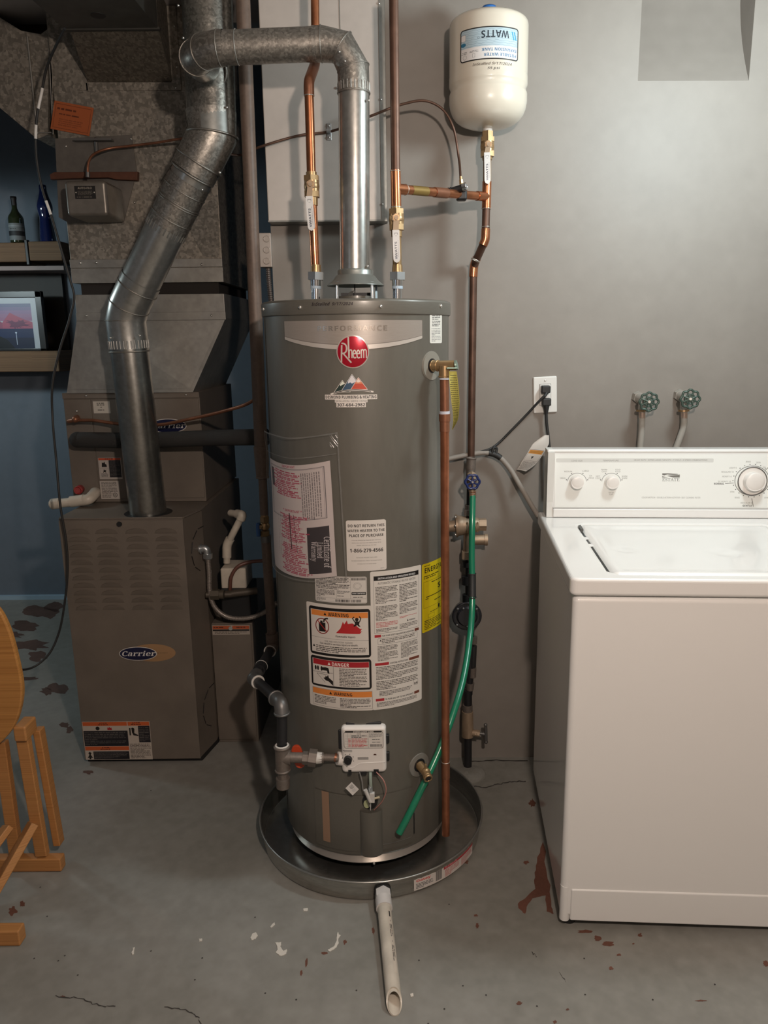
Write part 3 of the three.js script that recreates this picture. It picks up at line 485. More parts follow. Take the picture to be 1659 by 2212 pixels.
  { // the large instruction sheet: two panels of different height, made as one sheet each
    const warn = canvasTex(1024, 1536, (g, w, h) => {
      g.fillStyle = '#cfc8c0'; g.fillRect(0, 0, w, h);
      rr(g, 46, 48, 960, 700, 44); g.fillStyle = '#120d0b'; g.fill(); g.fillStyle = '#cfc8c0'; g.fillRect(78, 90, 896, 622); g.fillStyle = '#d8823a'; g.fillRect(90, 96, 880, 80); triangle(g, 300, 160, 46, '#17100c'); txt(g, 'WARNING', 372, 166, 72, { bold: true, width: 320, color: '#17100c' });
      g.strokeStyle = '#7d1f1c'; g.lineWidth = 14; g.beginPath(); g.arc(270, 320, 108, 0, 7); g.stroke(); g.fillStyle = '#17100c'; g.fillRect(215, 270, 110, 130); g.fillRect(240, 245, 40, 28); g.strokeStyle = '#17100c'; g.lineWidth = 22; g.beginPath(); g.moveTo(300, 262); g.quadraticCurveTo(300, 200, 370, 204); g.stroke(); g.strokeStyle = '#a22a26'; g.lineWidth = 14; g.beginPath(); g.moveTo(196, 246); g.lineTo(344, 394); g.stroke();
      poly(g, [[490, 400], [560, 330], [600, 230], [618, 268], [660, 210], [672, 260], [740, 250], [790, 280], [850, 330], [880, 330], [852, 372], [880, 362], [846, 404]], '#b02327'); g.fillStyle = '#17100c'; g.beginPath(); g.arc(806, 196, 26, 0, 7); g.fill(); poly(g, [[770, 222], [850, 222], [838, 270], [858, 300], [830, 296], [810, 274], [772, 300], [752, 290], [778, 262]], '#17100c'); g.strokeStyle = '#17100c'; g.lineWidth = 14; g.beginPath(); g.moveTo(774, 226); g.lineTo(744, 180); g.lineTo(770, 158); g.moveTo(848, 226); g.lineTo(866, 180); g.lineTo(842, 152); g.stroke();
      txt(g, 'Flammable Vapors', 480, 462, 38, { bold: true, width: 300 }); g.strokeStyle = '#555'; g.lineWidth = 3; g.beginPath(); g.moveTo(78, 488); g.lineTo(974, 500); g.stroke();
      txt(g, 'FIRE AND EXPLOSION HAZARD', 520, 546, 32, { align: 'center', color: '#444' }); txt(g, 'Can result in serious injury or death.', 520, 582, 34, { bold: true, align: 'center' }); fine(g, 150, 600, 800, 100, 4, 81, '#2b2521'); triangle(g, 96, 636, 40, '#17100c');
      rr(g, 46, 772, 960, 450, 44); g.fillStyle = '#120d0b'; g.fill(); g.fillStyle = '#cfc8c0'; g.fillRect(78, 812, 896, 380); g.fillStyle = '#a31d26'; g.fillRect(90, 816, 880, 80); triangle(g, 340, 880, 46, '#e6dcd4'); txt(g, 'DANGER', 404, 886, 70, { bold: true, width: 270, color: '#e6dcd4' });
      g.strokeStyle = '#333'; g.lineWidth = 5; g.beginPath(); g.moveTo(430, 900); g.lineTo(430, 1190); g.moveTo(84, 1010); g.lineTo(420, 1000); g.moveTo(150, 1030); g.lineTo(330, 1030); g.moveTo(150, 1030); g.lineTo(290, 1150); g.stroke();
      g.fillStyle = '#17100c'; for (const [x, y] of [[130, 950], [172, 950], [235, 950]]) { g.beginPath(); g.ellipse(x, y, 17, 34, 0, 0, 7); g.fill(); } poly(g, [[250, 930], [300, 922], [350, 930], [360, 970], [366, 1010], [335, 1012], [326, 972], [250, 972]], '#17100c'); poly(g, [[262, 1086], [300, 1070], [290, 1046], [322, 1060], [340, 1030], [352, 1072], [420, 1120], [420, 1186], [352, 1130], [300, 1118]], '#17100c');
      fine(g, 520, 912, 420, 270, 12, 83, '#2b2521', 0.75);
      g.strokeStyle = '#333'; g.lineWidth = 3; g.strokeRect(60, 1250, 950, 262); g.fillStyle = '#d8823a'; g.fillRect(64, 1254, 942, 84); triangle(g, 350, 1318, 46, '#17100c'); txt(g, 'WARNING', 424, 1324, 66, { bold: true, width: 290, color: '#17100c' }); fine(g, 90, 1356, 380, 130, 6, 84, '#2b2521'); fine(g, 520, 1356, 470, 146, 7, 85, '#2b2521');
    });
    const a = at(662, 1298), b = at(802, 1300), c = at(670, 1520);
    part('warning_sheet', sticker(a.th, b.th, c.y, a.y, HR, HX, HZ, 0.004, 0.0007), print(warn), t, 'white sheet with black framed warning panels');
    const inst = canvasTex(1024, 2048, (g, w, h) => {
      g.fillStyle = '#cfc9c1'; g.fillRect(0, 0, w, h); const k = '#2b2622'; g.strokeStyle = '#444'; g.lineWidth = 4; g.strokeRect(60, 70, 900, 830);
      g.fillStyle = '#120e0c'; g.fillRect(64, 72, 892, 62); txt(g, 'INSTALLATION AND OPERATION DETAILS', 510, 118, 38, { bold: true, align: 'center', color: '#ddd' }); txt(g, 'AUTOMATIC STORAGE WATER HEATER', 510, 190, 44, { align: 'center', color: '#2b2622', width: 0 });
      fine(g, 90, 220, 420, 250, 12, 91, k); fine(g, 90, 500, 420, 220, 11, 92, k); fine(g, 540, 220, 400, 260, 12, 93, k); fine(g, 540, 500, 400, 160, 8, 94, k); fine(g, 90, 736, 420, 80, 4, 95, '#a33'); fine(g, 540, 690, 400, 30, 2, 96, '#a33'); fine(g, 90, 830, 420, 56, 3, 97, k); triangle(g, 690, 780, 36, k); txt(g, 'WARNING', 740, 780, 28, { bold: true }); fine(g, 540, 800, 400, 80, 4, 98, k);
      const band = (y, s, l, r) => { g.fillStyle = '#a3242b'; g.fillRect(60, y, l, 40); g.fillStyle = '#6b3a2c'; g.fillRect(w - 64 - r, y, r, 40); txt(g, s, 60 + l + 16, y + 34, 34, { bold: true, width: w - 140 - l - r - 16 }); };
      band(920, 'FOR YOUR SAFETY READ BEFORE OPERATING', 120, 100); rr(g, 120, 976, 800, 90, 10); g.stroke(); triangle(g, 150, 1020, 34, k); fine(g, 190, 986, 700, 70, 3, 99, k); fine(g, 110, 1085, 400, 230, 12, 100, k); fine(g, 560, 1085, 380, 230, 12, 101, k);
      band(1340, 'LIGHTING INSTRUCTIONS', 260, 230); fine(g, 76, 1396, 870, 200, 9, 102, k); fine(g, 76, 1612, 870, 140, 6, 103, k); fine(g, 130, 1768, 660, 80, 4, 104, k); rr(g, 830, 1690, 100, 90, 20); g.stroke(); g.fillStyle = k; g.fillRect(846, 1740, 26, 30); g.fillRect(890, 1740, 26, 30);
      band(1880, 'TO TURN GAS OFF TO THE APPLIANCE', 160, 120); fine(g, 76, 1936, 870, 74, 4, 105, k);
    });
    const d = at(800, 1235), e = at(909, 1222), f = at(910, 1511);
    part('instruction_sheet', sticker(d.th - 0.004, e.th, c.y, d.y, HR, HX, HZ, 0.004, 0.001), print(inst), t, 'tall white sheet of printed operating instructions');
  }
  { // yellow energy label, half hidden round the side
    const tex = canvasTex(700, 1100, (g, w, h) => { g.fillStyle = '#c9b50c'; g.fillRect(0, 0, w, h); const k = '#17130a'; txt(g, 'ENERGYGUIDE', 40, 150, 110, { bold: true, color: k, width: 620 }); fine(g, 40, 30, 160, 22, 1, 111, k, 1); fine(g, 30, 190, 320, 60, 2, 112, k, 1); g.strokeStyle = k; g.lineWidth = 3; g.strokeRect(30, 290, 640, 420); fine(g, 180, 310, 340, 30, 1, 113, k, 1); txt(g, '$', 320, 470, 130, { bold: true, color: k }); g.lineWidth = 12; g.beginPath(); g.moveTo(70, 540); g.lineTo(630, 540); g.stroke(); fine(g, 60, 560, 60, 24, 1, 117, k, 1); fine(g, 240, 620, 260, 30, 1, 114, k, 1); g.fillStyle = k; g.fillRect(330, 730, 44, 60); fine(g, 150, 790, 400, 24, 1, 118, k, 1); g.lineWidth = 3; g.strokeRect(110, 830, 130, 60); fine(g, 40, 910, 600, 160, 6, 115, k); });
    const a = at(911, 1220), b = at(912, 1368), R1 = HR;
    part('energy_label', sticker(a.th, a.th + 0.62, b.y, a.y, R1, HX, HZ, 0.004, 0.0006), print(tex), t, 'bright yellow energy label round the right side');
  }
  { // marker writing on the cap
    const tex = canvasTex(512, 64, (g, w, h) => { g.clearRect(0, 0, w, h); txt(g, 'InStalled  9/17/2024', 6, 48, 46, { color: '#1d1014', italic: true, bold: true, width: 500 }); });
    const a = onHeater(672, 663, 0.2415), b = onHeater(763, 653, 0.2415);
    part('marker_note', sticker(a.th, b.th, 1.490, 1.503, 0.2415, HX, HZ, 0.0004, 0.0006), phy({ map: tex, alphaTest: 0.4, transparent: true, roughness: 0.6 }), t, 'handwritten date in black marker');
  }

  // burner cover at the foot, sight hole, tape, wires
  { const a = at(666, 1706), b = at(894, 1700), y1 = at(700, 1708).y, y0 = at(700, 1826).y;
    part('access_panel', sticker(a.th + 0.10, b.th - 0.02, y0, y1, HR, HX, HZ, 0.004, 0.002), M.heater, t);
    const c0 = at(779, 1800).th, c1 = at(826, 1800).th;
    part('inner_door', sheet((u, v) => { const th = c0 + (c1 - c0) * u, bulge = 0.004 + 0.014 * Math.sin(Math.PI * u) ** 0.7; return cyl(th, 0.072 + (0.205 - 0.072) * v, HR + bulge); }, 20, 2), M.heater, t);
    part('air_slot', [sticker(at(824, 1822).th, at(888, 1806).th, at(824, 1824).y, at(824, 1824).y + 0.0022, HR, HX, HZ, 0.0004, 0.0028)], M.galvDull, t);
    part('panel_slit', [sticker(at(892.5, 1790).th, at(894.5, 1790).th, at(893, 1800).y, at(893, 1755).y, HR, HX, HZ, 0.0003, 0.0028)], M.black, t);
    part('tape_strip', sticker(at(698, 1760).th, at(713, 1760).th, at(703, 1815).y, at(706, 1709).y, HR, HX, HZ, 0.0005, 0.0032), std({ color: rgb(0.30, 0.185, 0.12), roughness: 0.6 }), t, 'strip of brown tape');
    const s = at(799, 1730); part('sight_opening', sheet((u, v) => { const a2 = u * 6.28319; return cyl(s.th + Math.cos(a2) * v * 0.0205 / HR, s.y + Math.sin(a2) * v * 0.023, HR + 0.0034); }, 28, 2), M.black, t);
    part('sight_glass', sheet((u, v) => { const a2 = u * 6.28319; return cyl(s.th - 0.034 + Math.cos(a2) * v * 0.0085 / HR, s.y - 0.006 + Math.sin(a2) * v * 0.0125, HR + 0.0042); }, 20, 2), std({ color: rgb(0.42, 0.45, 0.25), roughness: 0.3 }), t, 'pale green sight glass');
  }
  // gas control box
  {
    const z = -1.795, L = pz(737, 1620, z).x, Rr = pz(834, 1620, z).x, yt = pz(785, 1571, z).y, yb = pz(785, 1671, z).y, xm = (L + Rr) / 2;
    const gc = part('gas_control', [box(L, Rr, yb, yt, z - 0.035, z, 0.011)], M.plasticW, t, 'white plastic gas control box');
    parts('back_clip', [box(L + 0.012, Rr - 0.012, yt - 0.01, yt + 0.006, z - 0.045, z - 0.014, 0.003), box(Rr - 0.01, Rr + 0.008, yb + 0.075, yb + 0.1, z - 0.045, z - 0.016, 0.003), box(Rr - 0.01, Rr + 0.008, yb + 0.025, yb + 0.05, z - 0.045, z - 0.016, 0.003), box(L - 0.008, L + 0.01, yb + 0.06, yb + 0.115, z - 0.045, z - 0.016, 0.003)], M.black, gc);
    parts('bottom_tab', [box(L + 0.017, L + 0.025, yb - 0.003, yb + 0.011, z - 0.004, z + 0.0015), box(Rr - 0.033, Rr - 0.02, yb - 0.004, yb + 0.012, z - 0.004, z + 0.0015), box(xm - 0.012, xm + 0.006, yb - 0.004, yb + 0.003, z - 0.012, z + 0.0005)], M.black, gc);
    const tex = canvasTex(900, 420, (g, w, h) => { g.fillStyle = '#d6d0c9'; g.fillRect(0, 0, w, h); g.strokeStyle = '#17130f'; g.lineWidth = 8; rr(g, 8, 30, w - 16, h - 40, 60); g.stroke(); g.fillStyle = '#17130f'; g.fillRect(40, 14, 820, 40); txt(g, 'STATUS LIGHT CODE', 220, 52, 48, { bold: true, color: '#e6e0da', width: 460 }); txt(g, 'STATUS', 300, 96, 28, { bold: true }); g.lineWidth = 3; g.strokeStyle = '#555'; for (const x of [90, 170, 560]) { g.beginPath(); g.moveTo(x, 62); g.lineTo(x, 400); g.stroke(); } for (let i = 0; i < 8; i++) { g.beginPath(); g.moveTo(30, 110 + i * 36); g.lineTo(560, 110 + i * 36); g.stroke(); } fine(g, 180, 112, 360, 70, 2, 121, '#333', 0.8); fine(g, 180, 185, 360, 210, 7, 122, '#b33', 0.9); fine(g, 104, 185, 56, 210, 7, 123, '#b33', 1); fine(g, 575, 72, 300, 100, 5, 124, '#555'); fine(g, 640, 200, 220, 26, 1, 125, '#222', 1); fine(g, 640, 262, 220, 26, 1, 126, '#222', 1); bars(g, 590, 320, 270, 60, 127); });
    const ly = yb + (yt - yb) * 0.545, hy = yb + (yt - yb) * 0.94;
    part('status_label', flatSheet(V(L + 0.007, ly, z + 0.0006), V(Rr - 0.006, ly, z + 0.0006), V(L + 0.007, hy, z + 0.0006)), print(tex), gc);
    const kc = pz(752, 1640, z); part('dial', [rod(kc, kc.clone().add(V(0, 0, 0.011)), 0.0108, 0.0098, 28), box(kc.x - 0.0018, kc.x + 0.0018, kc.y - 0.008, kc.y + 0.008, z + 0.01, z + 0.0155)], M.black, gc, 'round black temperature dial');
    part('dial_scale', [0, 1, 2, 3, 4, 5, 6, 7].map((k) => { const a2 = (-120 + k * 46) * deg; const c = kc.clone().add(V(Math.sin(a2) * 0.0148, Math.cos(a2) * 0.0148, 0.0004)); return box(c.x - 0.0009, c.x + 0.0009, c.y - 0.0009, c.y + 0.0009, z, z + 0.0007); }), M.black, gc);
    for (let k = 0; k < 2; k++) part('printed_line', box(L + 0.004 + 0.003 * k, L + 0.028, yb + 0.066 - 0.0035 * k, yb + 0.0672 - 0.0035 * k, z, z + 0.0005), M.iron, gc);
    for (let k = 0; k < 3; k++) part('printed_line', box(xm - 0.016, xm + 0.012, yb + 0.046 - 0.003 * k, yb + 0.0472 - 0.003 * k, z, z + 0.0005), M.iron, gc);
    const ic = pz(810, 1631, z); part('indicator_window', new THREE.CircleGeometry(0.004, 16, 0, Math.PI).translate(ic.x, ic.y, z + 0.0008), std({ color: rgb(0.08, 0.03, 0.02), roughness: 0.2 }), gc);
    part('panel_step', [bent([V(L + 0.012, yb + 0.02, z + 0.0004), V(L + 0.03, yb + 0.016, z + 0.0004), V(L + 0.045, yb + 0.03, z + 0.0004), V(Rr - 0.002, yb + 0.033, z + 0.0004)], 0.0008, 0.012, 6)], M.plasticW, gc);
    // wires and tubing down to the burner
    const w = (pts, r, m, name, lab) => part(name, smooth(pts.map(([x, y, zz]) => pz(x, y, zz)), r, 40, 10), m, t, lab);
    w([[800, 1668, -1.795], [800, 1680, -1.79], [801, 1700, -1.79], [800, 1722, -1.80]], 0.0042, std({ color: rgb(0.30, 0.36, 0.31), roughness: 0.4 }), 'gas_tube');
    w([[813, 1668, -1.79], [828, 1685, -1.775], [834, 1706, -1.775], [826, 1730, -1.785], [808, 1750, -1.803]], 0.0014, std({ color: rgb(0.45, 0.20, 0.17), roughness: 0.5 }), 'igniter_wire', 'reddish wire');
    w([[777, 1669, -1.79], [782, 1688, -1.79], [784, 1704, -1.79], [792, 1722, -1.79], [798, 1742, -1.80]], 0.0016, std({ color: rgb(0.22, 0.21, 0.20), roughness: 0.5 }), 'sensor_wire');
    w([[803, 1712, -1.79], [801, 1730, -1.795], [800, 1750, -1.803]], 0.0013, M.white, 'sensor_wire');
    const n0 = pz(800, 1700, -1.79), n1 = pz(801, 1714, -1.79); part('tube_nut', [hex(n0, n1, 0.0062), rod(pz(800, 1696, -1.79), n0, 0.005)], M.zinc, t);
    const k0 = pz(789, 1706, -1.783), k1 = pz(800, 1732, -1.783); parts('plug_connector', [rod(k0, k1, 0.0055, 0.0045, 6), box(pz(798, 1722, -1.78).x, pz(809, 1722, -1.78).x, pz(800, 1734, -1.783).y, pz(800, 1714, -1.783).y, -1.792, -1.781, 0.001)], std({ color: rgb(0.55, 0.53, 0.5), roughness: 0.5 }), t);
    const fl = pz(808, 1725, -1.785), fr = pz(820, 1722, -1.785); part('wire_clip', rod(fl, fr, 0.003), std({ color: rgb(0.5, 0.42, 0.28), roughness: 0.5 }), t);
    const c = pz(760, 1703, -1.785), q = 0.0115, tx = canvasTex(128, 128, (g) => { g.fillStyle = '#d9d5d0'; g.fillRect(0, 0, 128, 128); fine(g, 20, 20, 50, 60, 6, 131, '#222', 1); fine(g, 76, 30, 40, 60, 5, 132, '#aaa', 1); });
    part('wire_tag', plate(c.clone().add(V(-0.0165, 0.001, 0)), c.clone().add(V(0.002, -0.019, 0.002)), c.clone().add(V(0, 0.0185, 0)), 0.0005), print(tx), t, 'small white tag hanging from a wire');
  }
  // draft hood
  {
    const y = (py) => pz(769, py, HZ).y, c = V(pz(768, 600, HZ).x, 0, HZ);
    const hood = part('draft_hood', lathe([[0.072, y(618)], [0.0735, y(617)], [0.058, y(606)], [0.049, y(596)], [0.045, y(594)], [0.0455, y(586)], [0.043, y(583)], [0.0385, y(582)], [0.036, y(584)], [0.040, y(592)], [0.054, y(605)], [0.072, y(618)]], c, 64), std({ color: rgb(0.34, 0.36, 0.34), metalness: 0.7, roughness: 0.34 }), t);
    for (const a of [-128, -42, 42, 128]) { const d = V(Math.sin(a * deg), 0, Math.cos(a * deg)), o = V(d.z, 0, -d.x); const b0 = c.clone().addScaledVector(d, 0.0665); b0.y = 1.5095; const b1 = c.clone().addScaledVector(d, 0.064); b1.y = y(611); const g = new THREE.BoxGeometry(0.009, b1.y - b0.y, 0.0016); g.rotateY(a * deg); g.translate((b0.x + b1.x) / 2, (b0.y + b1.y) / 2, (b0.z + b1.z) / 2); const rib = rod(b0.clone().addScaledVector(d, 0.001).add(V(0, 0.006, 0)), b1.clone().addScaledVector(d, 0.002).add(V(0, -0.004, 0)), 0.0016, 0.0016, 8); part('leg', [g, rib], M.zinc, hood); }
    part('flue_collar', lathe([[0.046, 1.5095], [0.047, 1.524], [0.045, 1.5245], [0.044, 1.5095]], c, 48), M.heater, hood);
    part('baffle', [box(c.x - 0.039, c.x + 0.039, 1.516, 1.534, HZ - 0.012, HZ - 0.008), box(c.x - 0.004, c.x - 0.001, 1.52, y(612), HZ + 0.002, HZ + 0.004)], M.black, hood);
    part('baffle_tab', plate(V(c.x - 0.024, 1.519, HZ + 0.02), V(c.x - 0.012, 1.523, HZ + 0.022), V(c.x - 0.015, 1.534, HZ + 0.015), 0.001), M.galvDull, hood);
    for (const px of [683, 858]) { const q = pz(px, 640, HZ); part('nipple_cover', lathe([[0, 1.5145], [0.027, 1.514], [0.032, 1.5105]], V(q.x, 0, HZ), 32), M.heater, t); }
  }
  { // brass drain cock with escutcheon
    const h = onHeater(905, 1652), n = V(Math.sin(h.th), 0, Math.cos(h.th)), c = cyl(h.th, h.y, HR), o = (f, d = V(0, 0, 0)) => c.clone().addScaledVector(n, f).add(d);
    part('escutcheon', rod(o(-0.004), o(0.0022), 0.034, 0.0325, 40), std({ color: rgb(0.20, 0.19, 0.17), roughness: 0.4 }), t);
    part('escutcheon_hole', rod(o(0.0018), o(0.0027), 0.0185, 0.0185, 32), M.black, t);
    const e = o(0.034, V(-0.004, -0.006, 0)), nd = V(0.28, -0.3, 1).normalize(), f = e.clone().addScaledVector(nd, 0.022);
    const dv = part('drain_valve', [rod(o(0.002), e, 0.0125, 0.0108, 20), ball(e, 0.0125), rod(e, f, 0.0108, 0.0122, 24), ring(f, nd, 0.0098, 0.0026, 24), ring(f.clone().addScaledVector(nd, -0.006), nd, 0.0112, 0.0014, 24), box(e.x - 0.0022, e.x + 0.0022, e.y + 0.008, e.y + 0.024, e.z - 0.005, e.z + 0.004, 0.002)], M.brass, t, 'brass drain cock');
    part('drain_bore', rod(f.clone().addScaledVector(nd, 0.0002), f.clone().addScaledVector(nd, 0.0012), 0.0072, 0.0072, 20), M.black, dv);
  }
}
// the plastic pouch of papers hung on the jacket
{
  const a = onHeater(585, 937), b = onHeater(735, 940), yt = 1.197, yb = 0.842;
  const R1 = HR + 0.003, base = cyl(-38 * deg, yb, HR), t = thing('document_pouch', 'clear plastic pouch of warranty papers hanging on the heater jacket', 'pouch', base);
  const film = phy({ color: 0xffffff, transmission: 1, roughness: 0.12, thickness: 0, ior: 1.3 });
  const wave = (u, v) => 0.0012 * Math.sin(9 * u + 3 * v) + 0.003 * v * v * Math.sin(13 * u + 1) + 0.0018 * Math.sin(21 * v + 5 * u) * v;
  const th0 = -70.5 * deg, th1 = -8.2 * deg, slant = (u) => -0.004 + 0.013 * u - 0.012 * Math.sin(Math.PI * u);
  const tex = canvasTex(1024, 2048, (g, w, h) => {
    g.fillStyle = '#c3b7b4'; g.fillRect(0, 0, w, h); g.strokeStyle = '#6d6668'; g.lineWidth = 10; g.strokeRect(50, 80, 900, 900); g.lineWidth = 3; g.strokeRect(66, 96, 868, 868);
    g.fillStyle = '#4a4446'; g.fillRect(60, 130, 70, 340); g.save(); g.translate(640, 150); for (let i = 0; i < 9; i++) { const r0 = rng(141 + i); let y = 0; while (y < 780) { const q = 14 + 60 * r0(); g.globalAlpha = 0.65; g.fillStyle = '#4d4748'; g.fillRect(i * 30, y, 13, q); y += q + 10; } } g.restore(); g.globalAlpha = 1;
    g.save(); g.translate(190, 950); for (let i = 0; i < 6; i++) { const r0 = rng(161 + i); let y = 0; while (y < 760) { const q = 14 + 60 * r0(); g.globalAlpha = 0.4; g.fillStyle = '#6d6668'; g.fillRect(i * 40, y, 11, q); y += q + 12; } } g.restore(); g.globalAlpha = 1;
    g.fillStyle = '#3a3436'; g.fillRect(690, 1120, 280, 850); g.save(); g.translate(905, 1300); g.rotate(Math.PI / 2 + 0.03); txt(g, 'Certificate of', 0, 0, 104, { italic: true, family: 'serif', color: '#d5cccb', width: 560 }); txt(g, 'Limited', 90, 82, 96, { italic: true, family: 'serif', color: '#d5cccb', width: 290 }); txt(g, 'Warranty', 70, 158, 92, { italic: true, family: 'serif', color: '#d5cccb', width: 360 }); g.restore();
    // red notice printed on the bag, seen against the paper
    g.globalAlpha = 0.9; const R = '#a3324a'; const blk = (y0, rows, x0, x1, seed, sl = 0.07) => { const r0 = rng(seed); for (let i = 0; i < rows; i++) { const l = x0 + 60 * (r0() - 0.5) * 2, rr_ = x1 + 70 * (r0() - 0.5) * 2, y = y0 + i * 33; g.save(); g.translate(l, y); g.transform(1, sl, 0, 1, 0, 0); fine(g, 0, -4, rr_ - l, 44, 1, seed + i, R, 1); g.restore(); } };
    txt(g, 'IMPORTANT', 330, 60, 58, { color: R, bold: true, width: 230 }); blk(110, 14, 150, 620, 171); txt(g, '* IMPORTANT *', 300, 860, 60, { color: R, bold: true, width: 330 }); blk(900, 14, 290, 700, 191); blk(1430, 17, 280, 690, 221, 0.09);
    txt(g, 'IMPORTANT', 400, 1410, 50, { color: R, bold: true, width: 220 }); g.globalAlpha = 1; g.strokeStyle = '#3a1418'; g.lineWidth = 16; g.beginPath(); g.moveTo(420, 880); g.lineTo(444, 1540); g.stroke(); g.lineWidth = 8; g.setLineDash([30, 14]); g.beginPath(); g.moveTo(490, 900); g.lineTo(540, 1600); g.stroke(); g.setLineDash([]);
  });
  const p0 = -67.5 * deg, p1 = -13.5 * deg;
  part('warranty_paper', sheet((u, v) => cyl(p0 + (p1 - p0) * u + 0.035 * (1 - v) * u, yb + slant(u) + (1.128 - yb) * v, R1 + 0.0022 + 0.0012 * Math.sin(6 * u + 2) + 0.001 * Math.sin(7 * v)), 24, 16), std({ map: tex, roughness: 0.75 }), t, 'printed warranty certificate under red text');
  part('clear_sleeve', [sheet((u, v) => cyl(th0 + (th1 - th0) * u + 0.05 * (1 - v) * u, yb - 0.006 + slant(u) + (yt - yb + 0.006) * v, R1 + 0.0075 + wave(u, v)), 40, 40)], film, t, 'crinkled clear plastic');
  const edgeFilm = phy({ color: rgb(0.75, 0.74, 0.72), transmission: 0.88, roughness: 0.3, thickness: 0 });
  for (const [ua, ub, va, vb] of [[0, 0.012, 0, 1], [0.986, 1, 0, 1], [0, 1, 0.991, 1], [0, 1, 0, 0.008], [0.03, 0.97, 0.86, 0.864]]) part('sleeve_seam', sheet((u, v) => { const a2 = ua + (ub - ua) * u, b2 = va + (vb - va) * v; return cyl(th0 + (th1 - th0) * a2 + 0.05 * (1 - b2) * a2, yb - 0.006 + slant(a2) + (yt - yb + 0.006) * b2, R1 + 0.0082 + wave(a2, b2)); }, 30, 30), edgeFilm, t);
  for (const [x, y] of [[586, 942], [720, 955]]) { const h = onHeater(x, y, HR + 0.009); part('tape_tab', sheet((u, v) => cyl(h.th - 0.03 + 0.08 * u, h.y - 0.012 + 0.03 * v, HR + 0.0145 + 0.002 * Math.sin(8 * u + 9 * v)), 8, 8), film, t); }
}
// ---------- vent of the heater ----------
const ZS = -2.35;
{
  const y = (p) => p, t = thing('heater_vent', 'galvanised vent pipe rising from the heater and turning left to the flue stack', 'vent pipe', pz(766, 582, HZ));
  const r = 0.0378;
  const b0 = pz(766.5, 584, HZ), b1 = pz(764.5, 196, HZ);
  const vp = part('riser_pipe', rod(b0, b1, r, r, 48), M.galvShiny, t, 'bright vertical vent pipe');
  part('pipe_seam', rod(b0.clone().add(V(-r * 0.93, 0, r * 0.36)), b1.clone().add(V(-r * 0.93, 0, r * 0.36)), 0.0016, 0.0016, 8), M.galvDull, vp);
  for (const [x, yy] of [[748, 576], [794, 575], [796, 217], [744, 235]]) { const p = pz(x, yy, HZ + 0.026); part('vent_screw', ball(p, 0.0032), M.screw, vp); }
  // crimped collar and gored elbow
  const e0 = pz(764, 205, HZ), e1 = pz(763, 148, HZ), e2 = pz(739, 103, HZ), e3 = pz(694, 95, HZ), h0 = pz(474, 104, HZ);
  const el = part('elbow', tube([e0, e1, e2, e3, along(e3, h0, 0.02)], r + 0.0012, 40, false), M.galvPipe, t);
  parts('bead', [ring(e1, e0.clone().sub(e2), r + 0.0015, 0.0014, 40), ring(e2, e1.clone().sub(e3), r + 0.0015, 0.0014, 40), ring(e3, e2.clone().sub(h0), r + 0.0015, 0.0014, 40), ring(pz(764.2, 202, HZ), V(0, 1, 0), r + 0.001, 0.002, 40)], M.galvPipe, el);
  part('crimp', Array.from({ length: 26 }, (_, k) => { const a = k / 26 * 6.283, c = pz(764.2, 190, HZ); const p = V(c.x + Math.cos(a) * (r + 0.0006), c.y, c.z + Math.sin(a) * (r + 0.0006)); return rod(p.clone().add(V(0, -0.009, 0)), p.clone().add(V(0, 0.009, 0)), 0.0018, 0.0018, 6); }), M.galvShiny, el).userData.kind = 'stuff';
  for (const [x, yy] of [[733, 112], [745, 132], [690, 82]]) part('vent_screw', ball(pz(x, yy, HZ + 0.036), 0.003), M.screw, el);
  const hp = part('horizontal_pipe', rod(along(e3, h0, 0.01), h0, r - 0.0004, r - 0.0004, 40), M.galvPipe, t);
  part('joint', ring(pz(512, 102, HZ), h0.clone().sub(e3), r, 0.0012, 40), M.galvDull, hp);
  // second elbow turns back into the stack
  const k1 = pz(440, 112, HZ - 0.015), k2 = pz(424, 124, HZ - 0.05), k3 = pz(440, 142, ZS + 0.06), k4 = pz(452, 150, ZS);
  const e2nd = part('rear_elbow', tube([along(h0, e3, 0.012), h0, k1, k2, k3, k4], (f) => r + 0.0014 + 0.004 * f, 40, false), M.galvPipe, t);
  parts('bead', [ring(h0, e3.clone().sub(k1), r + 0.002, 0.0014, 40), ring(k1, h0.clone().sub(k2), r + 0.002, 0.0014, 40), ring(k2, k1.clone().sub(k3), r + 0.0025, 0.0018, 40)], M.galvPipe, e2nd);
}
